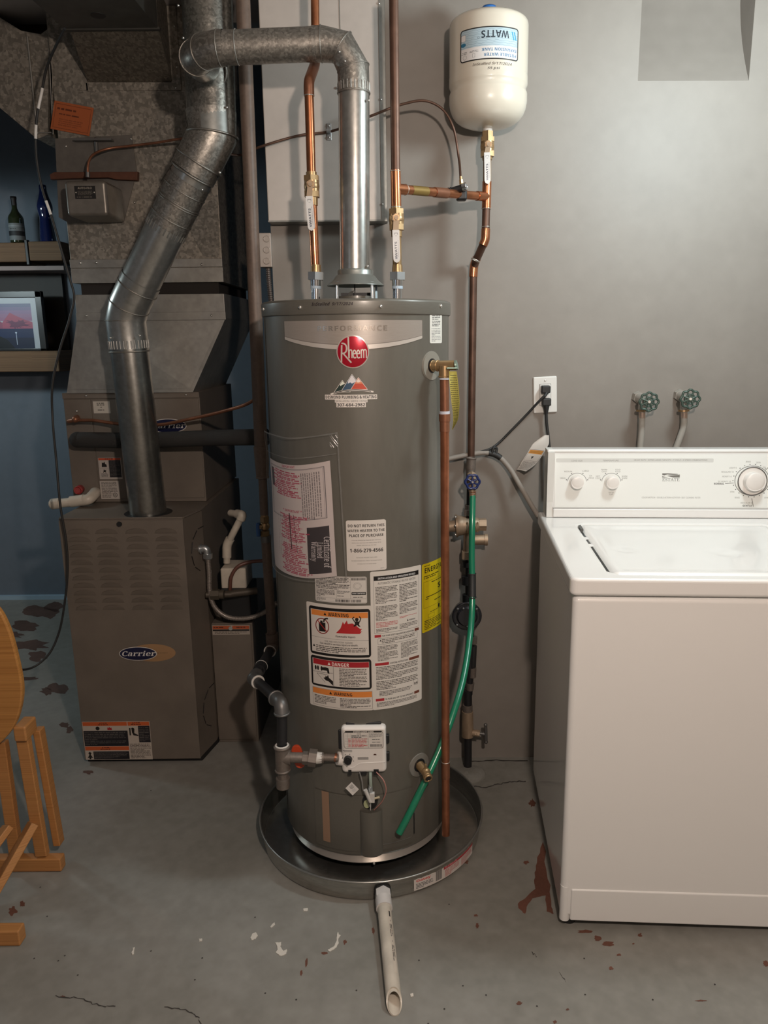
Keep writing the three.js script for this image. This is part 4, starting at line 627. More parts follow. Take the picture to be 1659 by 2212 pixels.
// ---------- flue stack of the furnace ----------
{
  const zt = -2.36, v0 = pz(446, -40, ZS), v1 = pz(459, 292, ZS), v2 = pz(430, 350, ZS - 0.01), v2b = pz(408, 392, ZS - 0.015), v3 = pz(297, 622, -2.43), v4 = pz(279, 660, -2.445), v5 = pz(272, 692, -2.455), v6 = pz(321, 1110, -2.47);
  const R = pxr(pz(450, 150, ZS), 106), r5 = pxr(pz(300, 900, -2.46), 79);
  const t = thing('furnace_flue', 'wide galvanised flue running down from the ceiling to the furnace', 'flue pipe', v6);
  const s = part('stack', rod(v1.clone().add(V(0, 0.03, 0)), v0, R, R, 48), std({ map: scaled(spangleLight, 8), metalness: 0.8, roughness: 0.33, color: rgb(0.52, 0.505, 0.47), bumpMap: scaled(bumpSoft, 9), bumpScale: 0.0014 }), t);
  part('tee_collar', [ring(pz(452, 152, ZS + 0.055), V(0.15, -0.15, 1), 0.046, 0.003, 36)], M.galvPipe, s);
  part('access_plate', sheet((u, v) => { const th = -0.2 + 1.1 * u; return V(v1.x + Math.sin(th) * (R + 0.0012), pz(0, 285, ZS + R).y + v * (pz(0, 235, ZS + R).y - pz(0, 285, ZS + R).y), v1.z + Math.cos(th) * (R + 0.0012)); }, 14, 1, (u, v) => [u * 0.06, v * 0.06]), M.galvDull, s);
  for (const [x, y] of [[424, 234], [490, 232], [385, 12], [396, 82]]) part('vent_screw', ball(pz(x, y, ZS + R * 0.75), 0.0034), M.screw, s);
  const up = part('upper_elbow', tube([v1.clone().add(V(0, 0.06, 0)), v1, v2, lerp(v2, v2b, 0.6)], (f) => R + 0.002 - 0.006 * f, 44, false), M.galvPipe, t);
  parts('bead', [ring(v1, v0.clone().sub(v2), R + 0.002, 0.003, 44), ring(v2, v1.clone().sub(v2b), R - 0.002, 0.003, 44), ring(lerp(v2, v2b, 0.6), v2.clone().sub(v3), R - 0.006, 0.003, 44)], M.galvPipe, up);
  part('vent_screw', ball(pz(475, 373, ZS + 0.045), 0.004), M.screw, up);
  const d0 = lerp(v2, v2b, 0.3);
  const dg = part('diagonal_pipe', tube([d0, v3], r5, 44, false), M.galvShiny, t);
  const q = (f) => lerp(d0, v3, f), dir = v3.clone().sub(d0);
  const col = part('upper_collar', tube([q(0.10), q(0.47)], r5 + 0.0016, 44, false), M.galvPipe, t);
  parts('bead', [0.18, 0.27, 0.285, 0.40].map((f) => ring(q(f), dir, r5 + 0.002, 0.0018, 40)), M.galvPipe, col);
  for (const [x, y] of [[437, 410], [398, 342], [424, 373]]) part('vent_screw', ball(pz(x, y, ZS + 0.03), 0.0034), M.screw, col);
  part('crimp', Array.from({ length: 30 }, (_, k) => { const a = k / 30 * 6.283, n = dir.clone().normalize(), u = n.clone().cross(V(0, 0, 1)).normalize(), w = n.clone().cross(u), c = q(0.485); const p = c.clone().addScaledVector(u, Math.cos(a) * (r5 + 0.0004)).addScaledVector(w, Math.sin(a) * (r5 + 0.0004)); return rod(p.clone().addScaledVector(n, -0.012), p.clone().addScaledVector(n, 0.012), 0.002, 0.002, 6); }), M.galvShiny, dg).userData.kind = 'stuff';
  const lo = part('lower_elbow', tube([q(0.93), v3, v4, v5, lerp(v5, v6, 0.14)], r5 + 0.002, 44, false), M.galvShiny, t);
  parts('bead', [ring(v3, dir, r5 + 0.0026, 0.0018, 40), ring(v4, v3.clone().sub(v5), r5 + 0.0026, 0.0018, 40), ring(v5, v4.clone().sub(v6), r5 + 0.0026, 0.0018, 40), ring(lerp(v5, v6, 0.152), v5.clone().sub(v6), r5 + 0.002, 0.0024, 40)], M.galvPipe, lo);
  part('crimp', Array.from({ length: 34 }, (_, k) => { const a = k / 34 * 6.283, n = v6.clone().sub(v5).normalize(), u = n.clone().cross(V(0, 0, 1)).normalize(), w = n.clone().cross(u), c = lerp(v5, v6, 0.118); const p = c.clone().addScaledVector(u, Math.cos(a) * (r5 + 0.002)).addScaledVector(w, Math.sin(a) * (r5 + 0.002)); return rod(p.clone().addScaledVector(n, -0.012), p.clone().addScaledVector(n, 0.012), 0.0022, 0.0022, 6); }), M.galvShiny, lo).userData.kind = 'stuff';
  for (const [x, y] of [[239, 730], [302, 725]]) part('vent_screw', ball(pz(x, y, -2.40), 0.0036), M.screw, lo);
  part('lower_pipe', rod(v6.clone().add(V(0, -0.01, 0)), lerp(v5, v6, 0.13), r5, r5, 48), std({ map: scaled(brushed, 3), metalness: 0.9, roughness: 0.28, color: rgb(0.70, 0.69, 0.66) }), t, 'straight lower pipe');
}

// ---------- copper supply pipes ----------
const leverTex = canvasTex(128, 512, (g, w, h) => { g.fillStyle = '#d4d2d0'; g.fillRect(0, 0, w, h); g.strokeStyle = '#333'; g.lineWidth = 5; g.beginPath(); g.moveTo(34, 80); g.lineTo(34, 50); g.lineTo(94, 50); g.lineTo(94, 80); g.stroke(); g.fillStyle = '#777'; g.fillRect(48, 90, 34, 5); g.save(); g.translate(46, 420); g.rotate(-Math.PI / 2); for (let i = 0; i < 2; i++) poly(g, [[-34 + i * 16, -8], [-24 + i * 16, -8], [-14 + i * 16, 30], [-24 + i * 16, 30]], '#1f3150'); txt(g, 'WATTS', 0, 30, 58, { bold: true, color: '#16233c', width: 240 }); fine(g, 0, 46, 270, 14, 1, 7, '#667', 1); g.restore(); });
M.lever = phy({ map: leverTex, roughness: 0.35, clearcoat: 0.3 });
M.leverEdge = M.white;
// a quarter-turn valve on an upright pipe; the lever hangs down in front
function ballValve(parent, cTop, cBot, leverA, leverB, wpx) {
  const ax = cBot.clone().sub(cTop).normalize(), c = lerp(cTop, cBot, 0.42), v = part('ball_valve', [rod(cTop, along(cTop, cBot, 0.02), 0.0135), hex(along(c, cTop, 0.024), along(c, cTop, 0.012), 0.0205), ball(c, 0.0195, 1, 1.1, 1), rod(along(c, cTop, 0.013), along(c, cBot, 0.013), 0.0185, 0.0185, 20), hex(along(c, cBot, 0.012), along(c, cBot, 0.026), 0.0205), rod(along(c, cBot, 0.024), cBot, 0.0142, 0.0135), rod(c, c.clone().add(V(0, 0, 0.03)), 0.008)], M.brass, parent, 'brass ball valve');
  part('packing_nut', [hex(c.clone().add(V(0, 0, 0.022)), c.clone().add(V(0, 0, 0.027)), 0.011), rod(c.clone().add(V(0, 0, 0.027)), c.clone().add(V(0, 0, 0.034)), 0.0058, 0.0058, 12)], M.brassDull, v);
  const d = leverB.clone().sub(leverA), L = d.length(), n = d.clone().normalize(), s = n.clone().cross(V(0, 0, 1)).normalize(), w = wpx;
  part('lever_neck', [sheet((u, q) => lerp(c.clone().add(V(0, 0, 0.029)), leverA, q).addScaledVector(s, (u - 0.5) * w * 0.8), 1, 4, () => [0.1, 0.1])], M.brassDull, v);
  const hw = (q) => (q > 0.86 ? Math.sqrt(Math.max(0, 1 - ((q - 0.86) / 0.14) ** 2)) : 1) * w / 2;
  const face = (off) => sheet((u, q) => leverA.clone().addScaledVector(n, L * q).addScaledVector(s, (0.5 - u) * 2 * hw(q)).add(V(0, 0, off + 0.006 * Math.sin(Math.PI * q) * 0.3)), 4, 24, (u, q) => [u, 1 - q]);
  const rim = sheet((u, q) => leverA.clone().addScaledVector(n, L * u).addScaledVector(s, hw(u)).add(V(0, 0, 0.004 * q)), 24, 1, () => [0.02, 0.02]), rim2 = sheet((u, q) => leverA.clone().addScaledVector(n, L * u).addScaledVector(s, -hw(u)).add(V(0, 0, 0.004 * q)), 24, 1, () => [0.02, 0.02]);
  part('lever', [face(0.004), face(0), rim, rim2], M.lever, v, 'white lever handle');
}
function dielectric(parent, px, t0) {            // union and nipple where the pipe meets the heater
  const z = HZ, P = (y) => pz(px, y, z);
  part('brass_adapter', rod(P(t0), P(t0 + 16), 0.0125, 0.0138), M.brass, parent);
  part('union_nut', hex(P(588), P(605), 0.0218), M.zinc, parent);
  part('nipple', [rod(P(605), P(619), 0.0142, 0.0135), rod(P(622), P(650), 0.0118)], M.chrome, parent);
  part('sealant_ring', rod(P(618), P(624), 0.0138), std({ color: rgb(0.42, 0.52, 0.62), roughness: 0.5 }), parent);
}
{
  const t = thing('copper_pipe', 'bright copper hot water pipe left of the heater vent', 'pipe', pz(683, 648, HZ), 'copper pipes on the heater'), r = 0.0113;
  const zb = HZ - 0.085;
  part('upper_pipe', bent([pz(680, -40, zb), pz(681.5, 95, zb)], 0.0105), M.copper, t);
  part('offset_fitting', [bent([pz(681.5, 90, zb), pz(681, 138, zb + 0.012), pz(667, 176, HZ), pz(667.5, 206, HZ)], 0.0128, 0.02)], M.copperDull, t);
  part('pipe', rod(pz(667.5, 200, HZ), pz(672.5, 375, HZ), r), M.copper, t);
  parts('solder_joint', [ring(pz(667.8, 207, HZ), V(0, 1, 0), 0.0122, 0.0012)], M.solder, t);
  ballValve(t, pz(672.5, 372, HZ), pz(675, 444, HZ), pz(668, 424, HZ + 0.034), pz(673.5, 499, HZ + 0.034), 0.0172);
  part('lower_pipe', rod(pz(675, 442, HZ), pz(681, 574, HZ), r), M.copper, t);
  dielectric(t, 682.5, 572);
}
const TX = pz(1051, 425, -2.30);
{
  const t = thing('copper_pipe', 'copper cold water pipe right of the heater vent with a branch to the tank', 'pipe', pz(858, 648, HZ), 'copper pipes on the heater'), r = 0.0113;
  const P = (x, y) => pz(x, y, HZ), tee = P(855.5, 408);
  part('upper_pipe', rod(P(850, -40), P(854.5, 372), r), M.copperAged, t);
  const te = part('tee', [rod(P(854.3, 368), P(856, 450), 0.0128), rod(tee, along(tee, TX, 0.032), 0.0128)], M.copper, t);
  parts('solder_joint', [ring(P(854.5, 370), V(0, 1, 0), 0.0126, 0.0012), ring(P(856, 448), V(0, 1, 0), 0.0126, 0.0014), ring(along(tee, TX, 0.033), TX.clone().sub(tee), 0.0126, 0.0012)], M.solder, te);
  ballValve(t, P(856, 446), P(857, 512), pz(855, 497, HZ + 0.034), pz(857.5, 568, HZ + 0.034), 0.0172);
  part('lower_pipe', rod(P(857, 508), P(858, 574), r), M.brass, t);
  dielectric(t, 858.5, 572);
  // branch across to the expansion tank
  const br = part('branch_pipe', rod(along(tee, TX, 0.02), TX, r), M.copper, t);
  const q = (px) => { const f = (px - 855.5) / (1051 - 855.5), z = 1 / ((1 - f) / HZ + f / TX.z); const k = (z - HZ) / (TX.z - HZ); return lerp(tee, TX, k); };
  part('coupling', rod(q(938), q(965), 0.0128), M.copperDull, br);
  part('pipe_marking', rod(q(888), q(922), 0.01155, 0.01155, 24, true), std({ color: rgb(0.42, 0.33, 0.18), metalness: 0.5, roughness: 0.5, map: canvasTex(128, 128, (g) => { g.fillStyle = '#c9b98a'; g.fillRect(0, 0, 128, 128); const r0 = rng(12); for (let i = 0; i < 60; i++) { g.fillStyle = '#5b4a2c'; g.fillRect(r0() * 128, r0() * 128, 3, 8 * r0()); } }) }), br);
}
// tank side: riser, valve, bend down the wall
const ZW = -2.375;
{
  const t = thing('tank_riser', 'copper riser under the expansion tank running down the wall', 'pipe', pz(1019, 985, ZW)), r = 0.0113, Z = TX.z, P = (x, y) => pz(x, y, Z);
  part('tee', [rod(P(1052, 392), P(1050.5, 452), 0.0128), rod(TX, lerp(TX, pz(855.5, 408, HZ), 0.12), 0.0128)], M.copper, t);
  parts('solder_joint', [ring(P(1050.5, 451), V(0, 1, 0), 0.0126, 0.0012), ring(P(1027, 562), V(-0.5, -1, 0), 0.0126, 0.0016), ring(P(1049.5, 490), V(0, 1, 0), 0.0126, 0.001)], M.solder, t);
  part('pipe', bent([P(1050.5, 448), P(1048.5, 518), pz(1024, 572, ZW), pz(1022.5, 600, ZW), pz(1017.5, 996, ZW)], r, 0.02), M.copperAged, t);
  part('bend_fitting', bent([P(1049.5, 494), P(1048.5, 518), P(1043, 530)], 0.0127, 0.018), M.copper, t); part('bend_fitting', bent([pz(1030, 558, ZW + 0.012), pz(1024, 572, ZW), pz(1022.2, 598, ZW)], 0.0127, 0.016), M.copper, t);
  ballValve(t, P(1053, 296), P(1052.5, 346), pz(1052, 330, Z + 0.034), pz(1053, 398, Z + 0.034), 0.0165);
  part('threaded_rod', rod(P(1052.5, 344), P(1052, 395), 0.0115), M.brassDull, t);
  part('sealant_ring', rod(P(1053.3, 276), P(1053, 290), 0.0135), M.sealant, t);
  part('upper_nut', hex(P(1053, 284), P(1053, 300), 0.0165), M.brass, t);
}
{ // saddle valve clamped on the branch: start of the small tubing
  const c = lerp(pz(855.5, 408, HZ), TX, 0.70), f = pz(990, 408, c.z + 0.02), d = V(1, 0.22, 0.35).normalize();
  const t = thing('saddle_valve', 'small black saddle valve with chrome knob clamped on the copper branch', 'valve', c);
  const p = f.clone();
  part('body', [rod(p.clone().addScaledVector(d, -0.03), p.clone().addScaledVector(d, 0.012), 0.0085), ring(p.clone().addScaledVector(d, -0.02), d, 0.0088, 0.0018), ring(p.clone().addScaledVector(d, -0.026), d, 0.009, 0.0018), box(c.x - 0.014, c.x + 0.014, c.y - 0.016, c.y + 0.016, c.z - 0.016, c.z + 0.016, 0.006)], M.black, t);
  part('knob', [rod(p.clone().addScaledVector(d, 0.012), p.clone().addScaledVector(d, 0.022), 0.011, 0.011, 16), ring(p.clone().addScaledVector(d, 0.0225), d, 0.0078, 0.002)], M.chrome, t, 'round chrome knob');
  part('compression_nut', [hex(pz(996.5, 399, p.z), pz(995.5, 388, p.z), 0.0056), rod(pz(995.5, 388, p.z), pz(995, 381, p.z), 0.004)], M.brass, t);
  // the tubing itself
  const T = [[995, 384, p.z], [991, 340, -2.27], [979, 275, -2.26], [957, 237, -2.26], [920, 218, -2.26], [870, 225, -2.27], [800, 251, -2.28], [714, 284, -2.335], [650, 292, -2.335], [560, 318, -2.335], [520, 335, -2.40], [450, 322, -2.50]].map((a) => pz(...a));
  single('copper_tubing', smooth(T, 0.0034, 120, 10), M.copperAged, 'thin copper tubing arching from the saddle valve behind the flue', 'tubing', T[0]);
  const k = pz(711, 285, -2.347); const cl_ = thing('tubing_clip', 'small metal clip holding thin tubing on the wall duct', 'clip', k);
  part('strap', [box(k.x - 0.006, k.x + 0.006, k.y - 0.022, k.y + 0.022, -2.348, -2.3455, 0.001), rod(k.clone().add(V(-0.006, 0, 0.012)), k.clone().add(V(0.006, 0, 0.012)), 0.0055)], M.zinc, cl_);
  part('screw', [ball(k.clone().add(V(0, 0.015, 0.003)), 0.0032), ball(k.clone().add(V(0, -0.015, 0.003)), 0.0032)], M.screw, cl_);
}
// ---------- expansion tank ----------
{
  const Z = -2.292, c = pz(1055, 150, Z), R = 0.1055, y0 = pz(1053, 277, Z).y, c0 = V(c.x, 0, Z);
  const t = thing('expansion_tank', 'cream expansion tank mounted upside down on the wall pipe', 'tank', V(c.x, y0, Z));
  const yF = (py) => pz(1055, py, Z + R).y;         // heights read on the front of the shell
  const yg = yF(170), yt = 2.236, ys = yF(139);
  const spl = [[0, y0], [0.03, y0 + 0.001], [0.055, y0 + 0.004], [0.075, y0 + 0.011], [0.088, y0 + 0.02], [0.097, y0 + 0.032], [0.1025, y0 + 0.045], [R, y0 + 0.06], [R, yg - 0.012], [R - 0.0012, yg - 0.008], [R - 0.0032, yg - 0.003], [R - 0.0032, yg + 0.003], [R - 0.0008, yg + 0.008], [R + 0.0006, yg + 0.012], [R + 0.0006, ys - 0.003], [R - 0.0006, ys - 0.001], [R, ys + 0.001], [R, yt - 0.012], [R - 0.001, yt - 0.004], [R - 0.004, yt + 0.001], [0.095, yt + 0.006], [0.075, yt + 0.012], [0.04, yt + 0.017], [0, yt + 0.019]];
  part('shell', lathe(spl, c0, 72), phy({ color: rgb(0.60, 0.54, 0.45), roughness: 0.3, clearcoat: 0.7, clearcoatRoughness: 0.06 }), t);
  part('air_cap', lathe([[0.0, yt + 0.042], [0.018, yt + 0.041], [0.0215, yt + 0.036], [0.0215, yt + 0.015], [0, yt + 0.015]], c0, 32), phy({ color: rgb(0.02, 0.13, 0.42), roughness: 0.35 }), t, 'blue plastic cap');
  const tex = canvasTex(1024, 560, (g, w, h) => {
    g.save(); g.translate(w, h); g.rotate(Math.PI); g.fillStyle = '#d8d4d2'; g.fillRect(0, 0, w, h); const gg = '#a9bcc6'; g.fillStyle = gg; g.fillRect(0, 230, w, 330); const r0 = rng(9); g.strokeStyle = '#5f7482'; g.lineWidth = 5; for (let i = 0; i < 9; i++) { g.beginPath(); const y = 245 + i * 38; for (let x = 0; x <= w; x += 16) g.lineTo(x, y + 7 * Math.sin(x / 23 + i * 1.7) + 4 * r0()); g.globalAlpha = 0.35 + 0.3 * r0(); g.stroke(); } g.globalAlpha = 1;
    txt(g, 'POTABLE WATER', 40, 108, 74, { bold: true, color: '#33678f', width: 560 }); txt(g, 'EXPANSION TANK', 36, 196, 74, { bold: true, color: '#33678f', width: 600 });
    for (let i = 0; i < 3; i++) poly(g, [[40 + i * 44, 350], [66 + i * 44, 350], [104 + i * 44, 490], [78 + i * 44, 490]], i < 2 ? '#2f8fb0' : '#8fc0cd'); txt(g, 'WATTS', 190, 490, 170, { bold: true, color: '#12202e', width: 460 }); g.strokeStyle = '#12202e'; g.lineWidth = 4; g.beginPath(); g.arc(690, 380, 16, 0, 7); g.stroke();
    g.fillStyle = '#2c6c8c'; g.beginPath(); g.ellipse(960, 300, 50, 34, 0, 0, 7); g.fill(); rr(g, 915, 360, 90, 110, 20); g.fillStyle = '#d8d4d2'; g.fill(); g.strokeStyle = '#666'; g.stroke(); g.beginPath(); g.arc(930, 80, 36, 0, 7); g.stroke(); fine(g, 890, 130, 110, 50, 2, 5, '#666', 1); g.beginPath(); g.rect(745, 60, 44, 60); g.stroke(); fine(g, 690, 140, 160, 40, 2, 6, '#666', 1); g.restore();
    g.strokeStyle = '#14110f'; g.lineWidth = 20; rr(g, 10, 10, w - 20, h - 20, 46); g.stroke(); });
  const a = onHeater(995, 100, R, c.x, Z), b = onHeater(1119, 100, R, c.x, Z);
  part('tank_label', sticker(a.th, b.th, yF(127.5), yF(56), R, c.x, Z, 0.006, 0.0007), print(tex), t, 'upside-down blue and white printed label');
  const nt = canvasTex(512, 160, (g, w, h) => { g.clearRect(0, 0, w, h); txt(g, 'InStalled 9/17/2024', 8, 66, 54, { color: '#2a211d', italic: true, width: 490 }); txt(g, '55 psi', 190, 140, 54, { color: '#2a211d', italic: true, bold: true, width: 150 }); });
  const m0 = onHeater(1019, 140, R, c.x, Z), m1 = onHeater(1107, 140, R, c.x, Z);
  part('marker_note', sticker(m0.th, m1.th, yF(152), yF(130), R, c.x, Z, 0.0005, 0.0006), phy({ map: nt, alphaTest: 0.4, transparent: true, roughness: 0.5 }), t, 'handwritten date and pressure');
}
// ---------- relief valve and its discharge pipe ----------
{
  const h = onHeater(932, 790), n = V(Math.sin(h.th), 0, Math.cos(h.th)), c = cyl(h.th, h.y, HR);
  const t = thing('relief_valve', 'brass relief valve with steel lever on the heater side', 'valve', c);
  part('escutcheon', rod(c.clone().addScaledVector(n, -0.003), c.clone().addScaledVector(n, 0.0022), 0.036, 0.0345, 44), std({ color: rgb(0.24, 0.23, 0.20), roughness: 0.4 }), t);
  part('neck_hole', rod(c.clone().addScaledVector(n, 0.0015), c.clone().addScaledVector(n, 0.0028), 0.0175, 0.0175, 28), M.black, t);
  const zc = -1.872, e = pz(960, 790, zc), e2 = pz(984, 789, zc + 0.008);
  part('body', [rod(c.clone().addScaledVector(n, 0.002), lerp(c, e, 0.6), 0.0128), rod(lerp(c, e, 0.5), e2, 0.0122, 0.012), ring(lerp(c, e, 0.5), n, 0.012, 0.0022), rod(e, pz(960, 816, zc), 0.0128, 0.0135), ring(pz(960, 814, zc), V(0, 1, 0), 0.0132, 0.002), ring(c.clone().addScaledVector(n, 0.006), n, 0.0125, 0.002)], M.brass, t);
  part('lever', [rod(e2, e2.clone().add(V(0.004, 0.001, 0.001)), 0.0122, 0.0115, 24), box(e2.x - 0.022, e2.x + 0.004, e2.y - 0.008, e2.y - 0.0045, zc + 0.008, zc + 0.022, 0.001)], std({ color: rgb(0.30, 0.42, 0.36), metalness: 0.7, roughness: 0.3 }), t);
  // yellow paper tag
  const tex = canvasTex(512, 128, (g) => { g.fillStyle = '#b9b25a'; g.fillRect(0, 0, 512, 128); for (let i = 0; i < 34; i++) { const r0 = rng(i + 60); let y = 14; while (y < 112) { const q = 4 + 12 * r0(); g.globalAlpha = 0.8; g.fillStyle = '#3b3a20'; g.fillRect(20 + i * 14, y, 7, q); y += q + 4; } } g.globalAlpha = 1; });
  part('paper_tag', strip([[978, 802, 0.014], [981, 835, 0.03], [984, 872, 0.044], [984, 905, 0.04], [977, 928, 0.014]].map(([x, y, o]) => pz(x, y, zc + o)), [0.018, 0.023, 0.024, 0.017, 0.004], [0.2, 0.5, 0.7, 0.9, 1.2], 28, 4, 0.012), std({ map: tex, roughness: 0.7 }), t, 'curled yellow instruction tag');
  const d = thing('discharge_pipe', 'long copper discharge pipe dropping from the relief valve into the pan', 'pipe', pz(963, 1802, zc)), P = (x, y) => pz(x, y, zc), r = 0.0112;
  part('upper_nipple', rod(P(960, 815), P(960.5, 895), 0.0112), M.copperDull, d);
  parts('tape_ring', [rod(P(960, 814), P(960, 820), 0.0128), rod(P(960.3, 888), P(960.3, 895), 0.0126)], std({ color: rgb(0.55, 0.58, 0.66), roughness: 0.6 }), d);
  part('adapter', [rod(P(960.3, 894), P(960.5, 910), 0.0142, 0.0138), rod(P(960.5, 910), P(960.6, 932), 0.0122)], M.copperDull, d);
  const wear = std({ color: rgb(0.58, 0.25, 0.14), metalness: 0.75, roughness: 0.33, map: M.copper.map });
  part('pipe', rod(P(960.6, 930), P(962.5, 1648), r - 0.0003), wear, d); part('coupling', rod(P(962.5, 1645), P(962.6, 1680), 0.0118), M.copperDull, d); part('lower_pipe', rod(P(962.6, 1678), P(963, 1803), r - 0.0003), wear, d);
  part('solder_joint', ring(P(962.5, 1645), V(0, 1, 0), 0.0112, 0.0012), M.solder, d);
}
// ---------- water entry on the wall between heater and washer ----------
function handwheel(parent, c, n, R, rings, spokes, m, name = 'handwheel', lobes = 0) {
  const q = new THREE.Quaternion().setFromUnitVectors(V(0, 0, 1), n.clone().normalize()), g = [];
  const pts = []; for (let i = 0; i < 64; i++) { const a = i / 64 * 6.28319, k = R * (1 + (lobes ? 0.07 * Math.cos(a * lobes) : 0)); pts.push(V(Math.cos(a) * k, Math.sin(a) * k, 0)); }
  g.push(new THREE.TubeGeometry(new THREE.CatmullRomCurve3(pts, true), 96, R * (lobes === 6 ? 0.19 : 0.13), 8, true));
  for (let i = 0; i < spokes; i++) { const a = (i + 0.5) / spokes * 6.28319; g.push(rod(V(Math.cos(a) * R * 0.2, Math.sin(a) * R * 0.2, 0.002), V(Math.cos(a) * R * 0.95, Math.sin(a) * R * 0.95, 0), R * (lobes === 6 ? 0.13 : 0.1), R * (lobes === 6 ? 0.13 : 0.1), 8)); }
  if (rings) g.push(new THREE.TorusGeometry(R * rings, R * 0.1, 8, 32));
  g.push(rod(V(0, 0, -0.003), V(0, 0, 0.004), R * 0.3));
  g.forEach((x) => { x.applyQuaternion(q); x.translate(c.x, c.y, c.z); });
  const w = part(name, g, m, parent);
  const s = rod(V(0, 0, 0.003), V(0, 0, 0.008), R * 0.16); s.applyQuaternion(q); s.translate(c.x, c.y, c.z); part('wheel_nut', s, M.screw, w);
  return w;
}
{
  const z = -2.345, P = (x, y, zz = z) => pz(x, y, zz);
  const t = thing('water_main', 'old iron and brass water main assembly standing along the wall', 'pipe', pg(1010, 1662, 0));
  part('galvanised_tee', [rod(P(1018, 990), P(1017, 1012), 0.0145, 0.0155), rod(P(1017, 1008), P(1017, 1034), 0.0145), ring(P(1018, 990), V(0, 1, 0), 0.0135, 0.003), rod(P(1017, 1022), P(1019, 1030, -2.30), 0.0125)], M.ironGrey, t);
  const hb = part('hose_bib', [rod(P(1018, 1030, -2.30), P(1020, 1062, -2.285), 0.012, 0.0105), hex(P(1019, 1026, -2.31), P(1020, 1040, -2.285), 0.015), rod(P(1020, 1056, -2.285), P(1021, 1078, -2.282), 0.0098)], M.brassDull, t, 'brass hose tap');
  parts('hose_thread', [1062, 1066, 1070, 1074].map((y) => ring(P(1021, y, -2.284), V(0, 1, 0.1), 0.0092, 0.0017)), M.copperDull, hb);
  handwheel(hb, P(1020.5, 1041, -2.268), V(0.02, 0.05, 1), 0.0205, 0, 6, phy({ color: rgb(0.012, 0.026, 0.12), roughness: 0.22, clearcoat: 0.7 }), 'handwheel', 6).userData.label = 'dark blue handwheel';
  parts('riser', [rod(P(1016, 1030), P(1014, 1125), 0.0105), rod(P(1012, 1185), P(1012, 1330), 0.0105), rod(P(1018, 1350), P(1014, 1500), 0.0105), rod(P(1011, 1490), P(1010.5, 1662), 0.0135)], M.blackIron, t);
  part('union', [hex(P(1014, 1100), P(1014, 1112), 0.019), rod(P(1014, 1090), P(1014, 1104), 0.0135)], M.ironGrey, t);
  // pressure regulator lying across the pipe
  const a = P(968, 1138), c0 = P(984, 1136), c1 = P(1000, 1135), c2 = P(1034, 1133), c3 = P(1043, 1133), c4 = P(1050, 1133);
  const pr = part('pressure_regulator', [rod(a, c0, 0.017, 0.019), rod(c0, along(c0, c1, 0.006), 0.036, 0.036, 32), rod(along(c0, c1, 0.006), c1, 0.033, 0.03, 32), rod(c1, lerp(c1, c2, 0.55), 0.029, 0.027, 32), rod(lerp(c1, c2, 0.55), c2, 0.027, 0.021, 32), hex(c2, c4, 0.0205), rod(P(1012, 1150), P(1011, 1192), 0.0155), rod(P(1014, 1166), P(1046, 1166), 0.0165, 0.016), rod(P(1046, 1166), P(1053, 1166), 0.0185, 0.0185, 24)], M.brassDull, t, 'bell shaped brass regulator');
  parts('flange_bolt', [-1, 0, 1].map((k) => ball(P(984, 1136 + k * 19, z + 0.026), 0.0045)), M.screw, pr);
  part('cast_lettering', [0, 1, 2, 3, 4, 5].map((k) => { const q = P(1009 + (k % 2) * 4 + (k > 2 ? 19 : 0), 1148 - (k % 3) * 9, z + 0.026); return box(q.x - 0.0016, q.x + 0.0016, q.y - 0.003, q.y + 0.003, z + 0.02, z + (k > 2 ? 0.0262 : 0.0285)); }), M.brass, pr).userData.kind = 'stuff';
  part('hex_union', [hex(P(1011, 1190), P(1011, 1206), 0.0225)], M.brassDull, t);
  parts('pipe_coupling', [rod(P(1009, 1213), P(1009, 1224), 0.015), rod(P(1008, 1244), P(1008, 1262), 0.0165), rod(P(1008, 1284), P(1008, 1300), 0.014)], M.blackIron, t);
  const v = P(1008, 1328, -2.335); const rv = part('round_valve', [rod(v.clone().add(V(0, 0, -0.02)), v.clone().add(V(0, 0, 0.016)), 0.042, 0.045, 36), rod(v.clone().add(V(0, 0, 0.016)), v.clone().add(V(0, 0, 0.024)), 0.034, 0.028, 36), ring(v.clone().add(V(0, 0, 0.012)), V(0, 0, 1), 0.043, 0.005, 36)], phy({ color: rgb(0.014, 0.014, 0.018), roughness: 0.25, clearcoat: 0.5 }), t, 'black round meter body');
  parts('flange_bolt', [[-0.03, 0.027], [0.03, 0.026], [-0.032, -0.027], [0.0, -0.033], [-0.012, 0.028]].map(([x, y]) => ball(v.clone().add(V(x, y, 0.02)), 0.0045)), M.iron, rv);
  parts('pipe_fitting', [hex(P(1024, 1375), P(1023, 1390), 0.012), rod(P(1021, 1442), P(1020, 1462), 0.0125), rod(P(1016, 1475), P(1015, 1490), 0.0135, 0.012), rod(P(1010, 1522), P(1010, 1540), 0.0165)], M.ironGrey, t);
  part('hose_barb', rod(P(1024, 1395), P(1022, 1440), 0.0095), M.rubber, t);
  const sv = part('stop_valve', [rod(P(1010, 1536), P(1010, 1590), 0.0185, 0.02), rod(P(1010, 1582), P(1032, 1584, -2.335), 0.011), hex(P(1026, 1583, -2.336), P(1036, 1585, -2.334), 0.011)], M.brassDull, t);
  part('stem', rod(P(1034, 1584, -2.334), P(1049, 1586, -2.33), 0.005), M.iron, sv);
  part('handle', [rod(P(1049, 1566, -2.33), P(1050, 1604, -2.328), 0.0055, 0.0055, 10), ball(P(1049, 1566, -2.33), 0.0062), ball(P(1050, 1603, -2.328), 0.0062)], M.iron, sv);
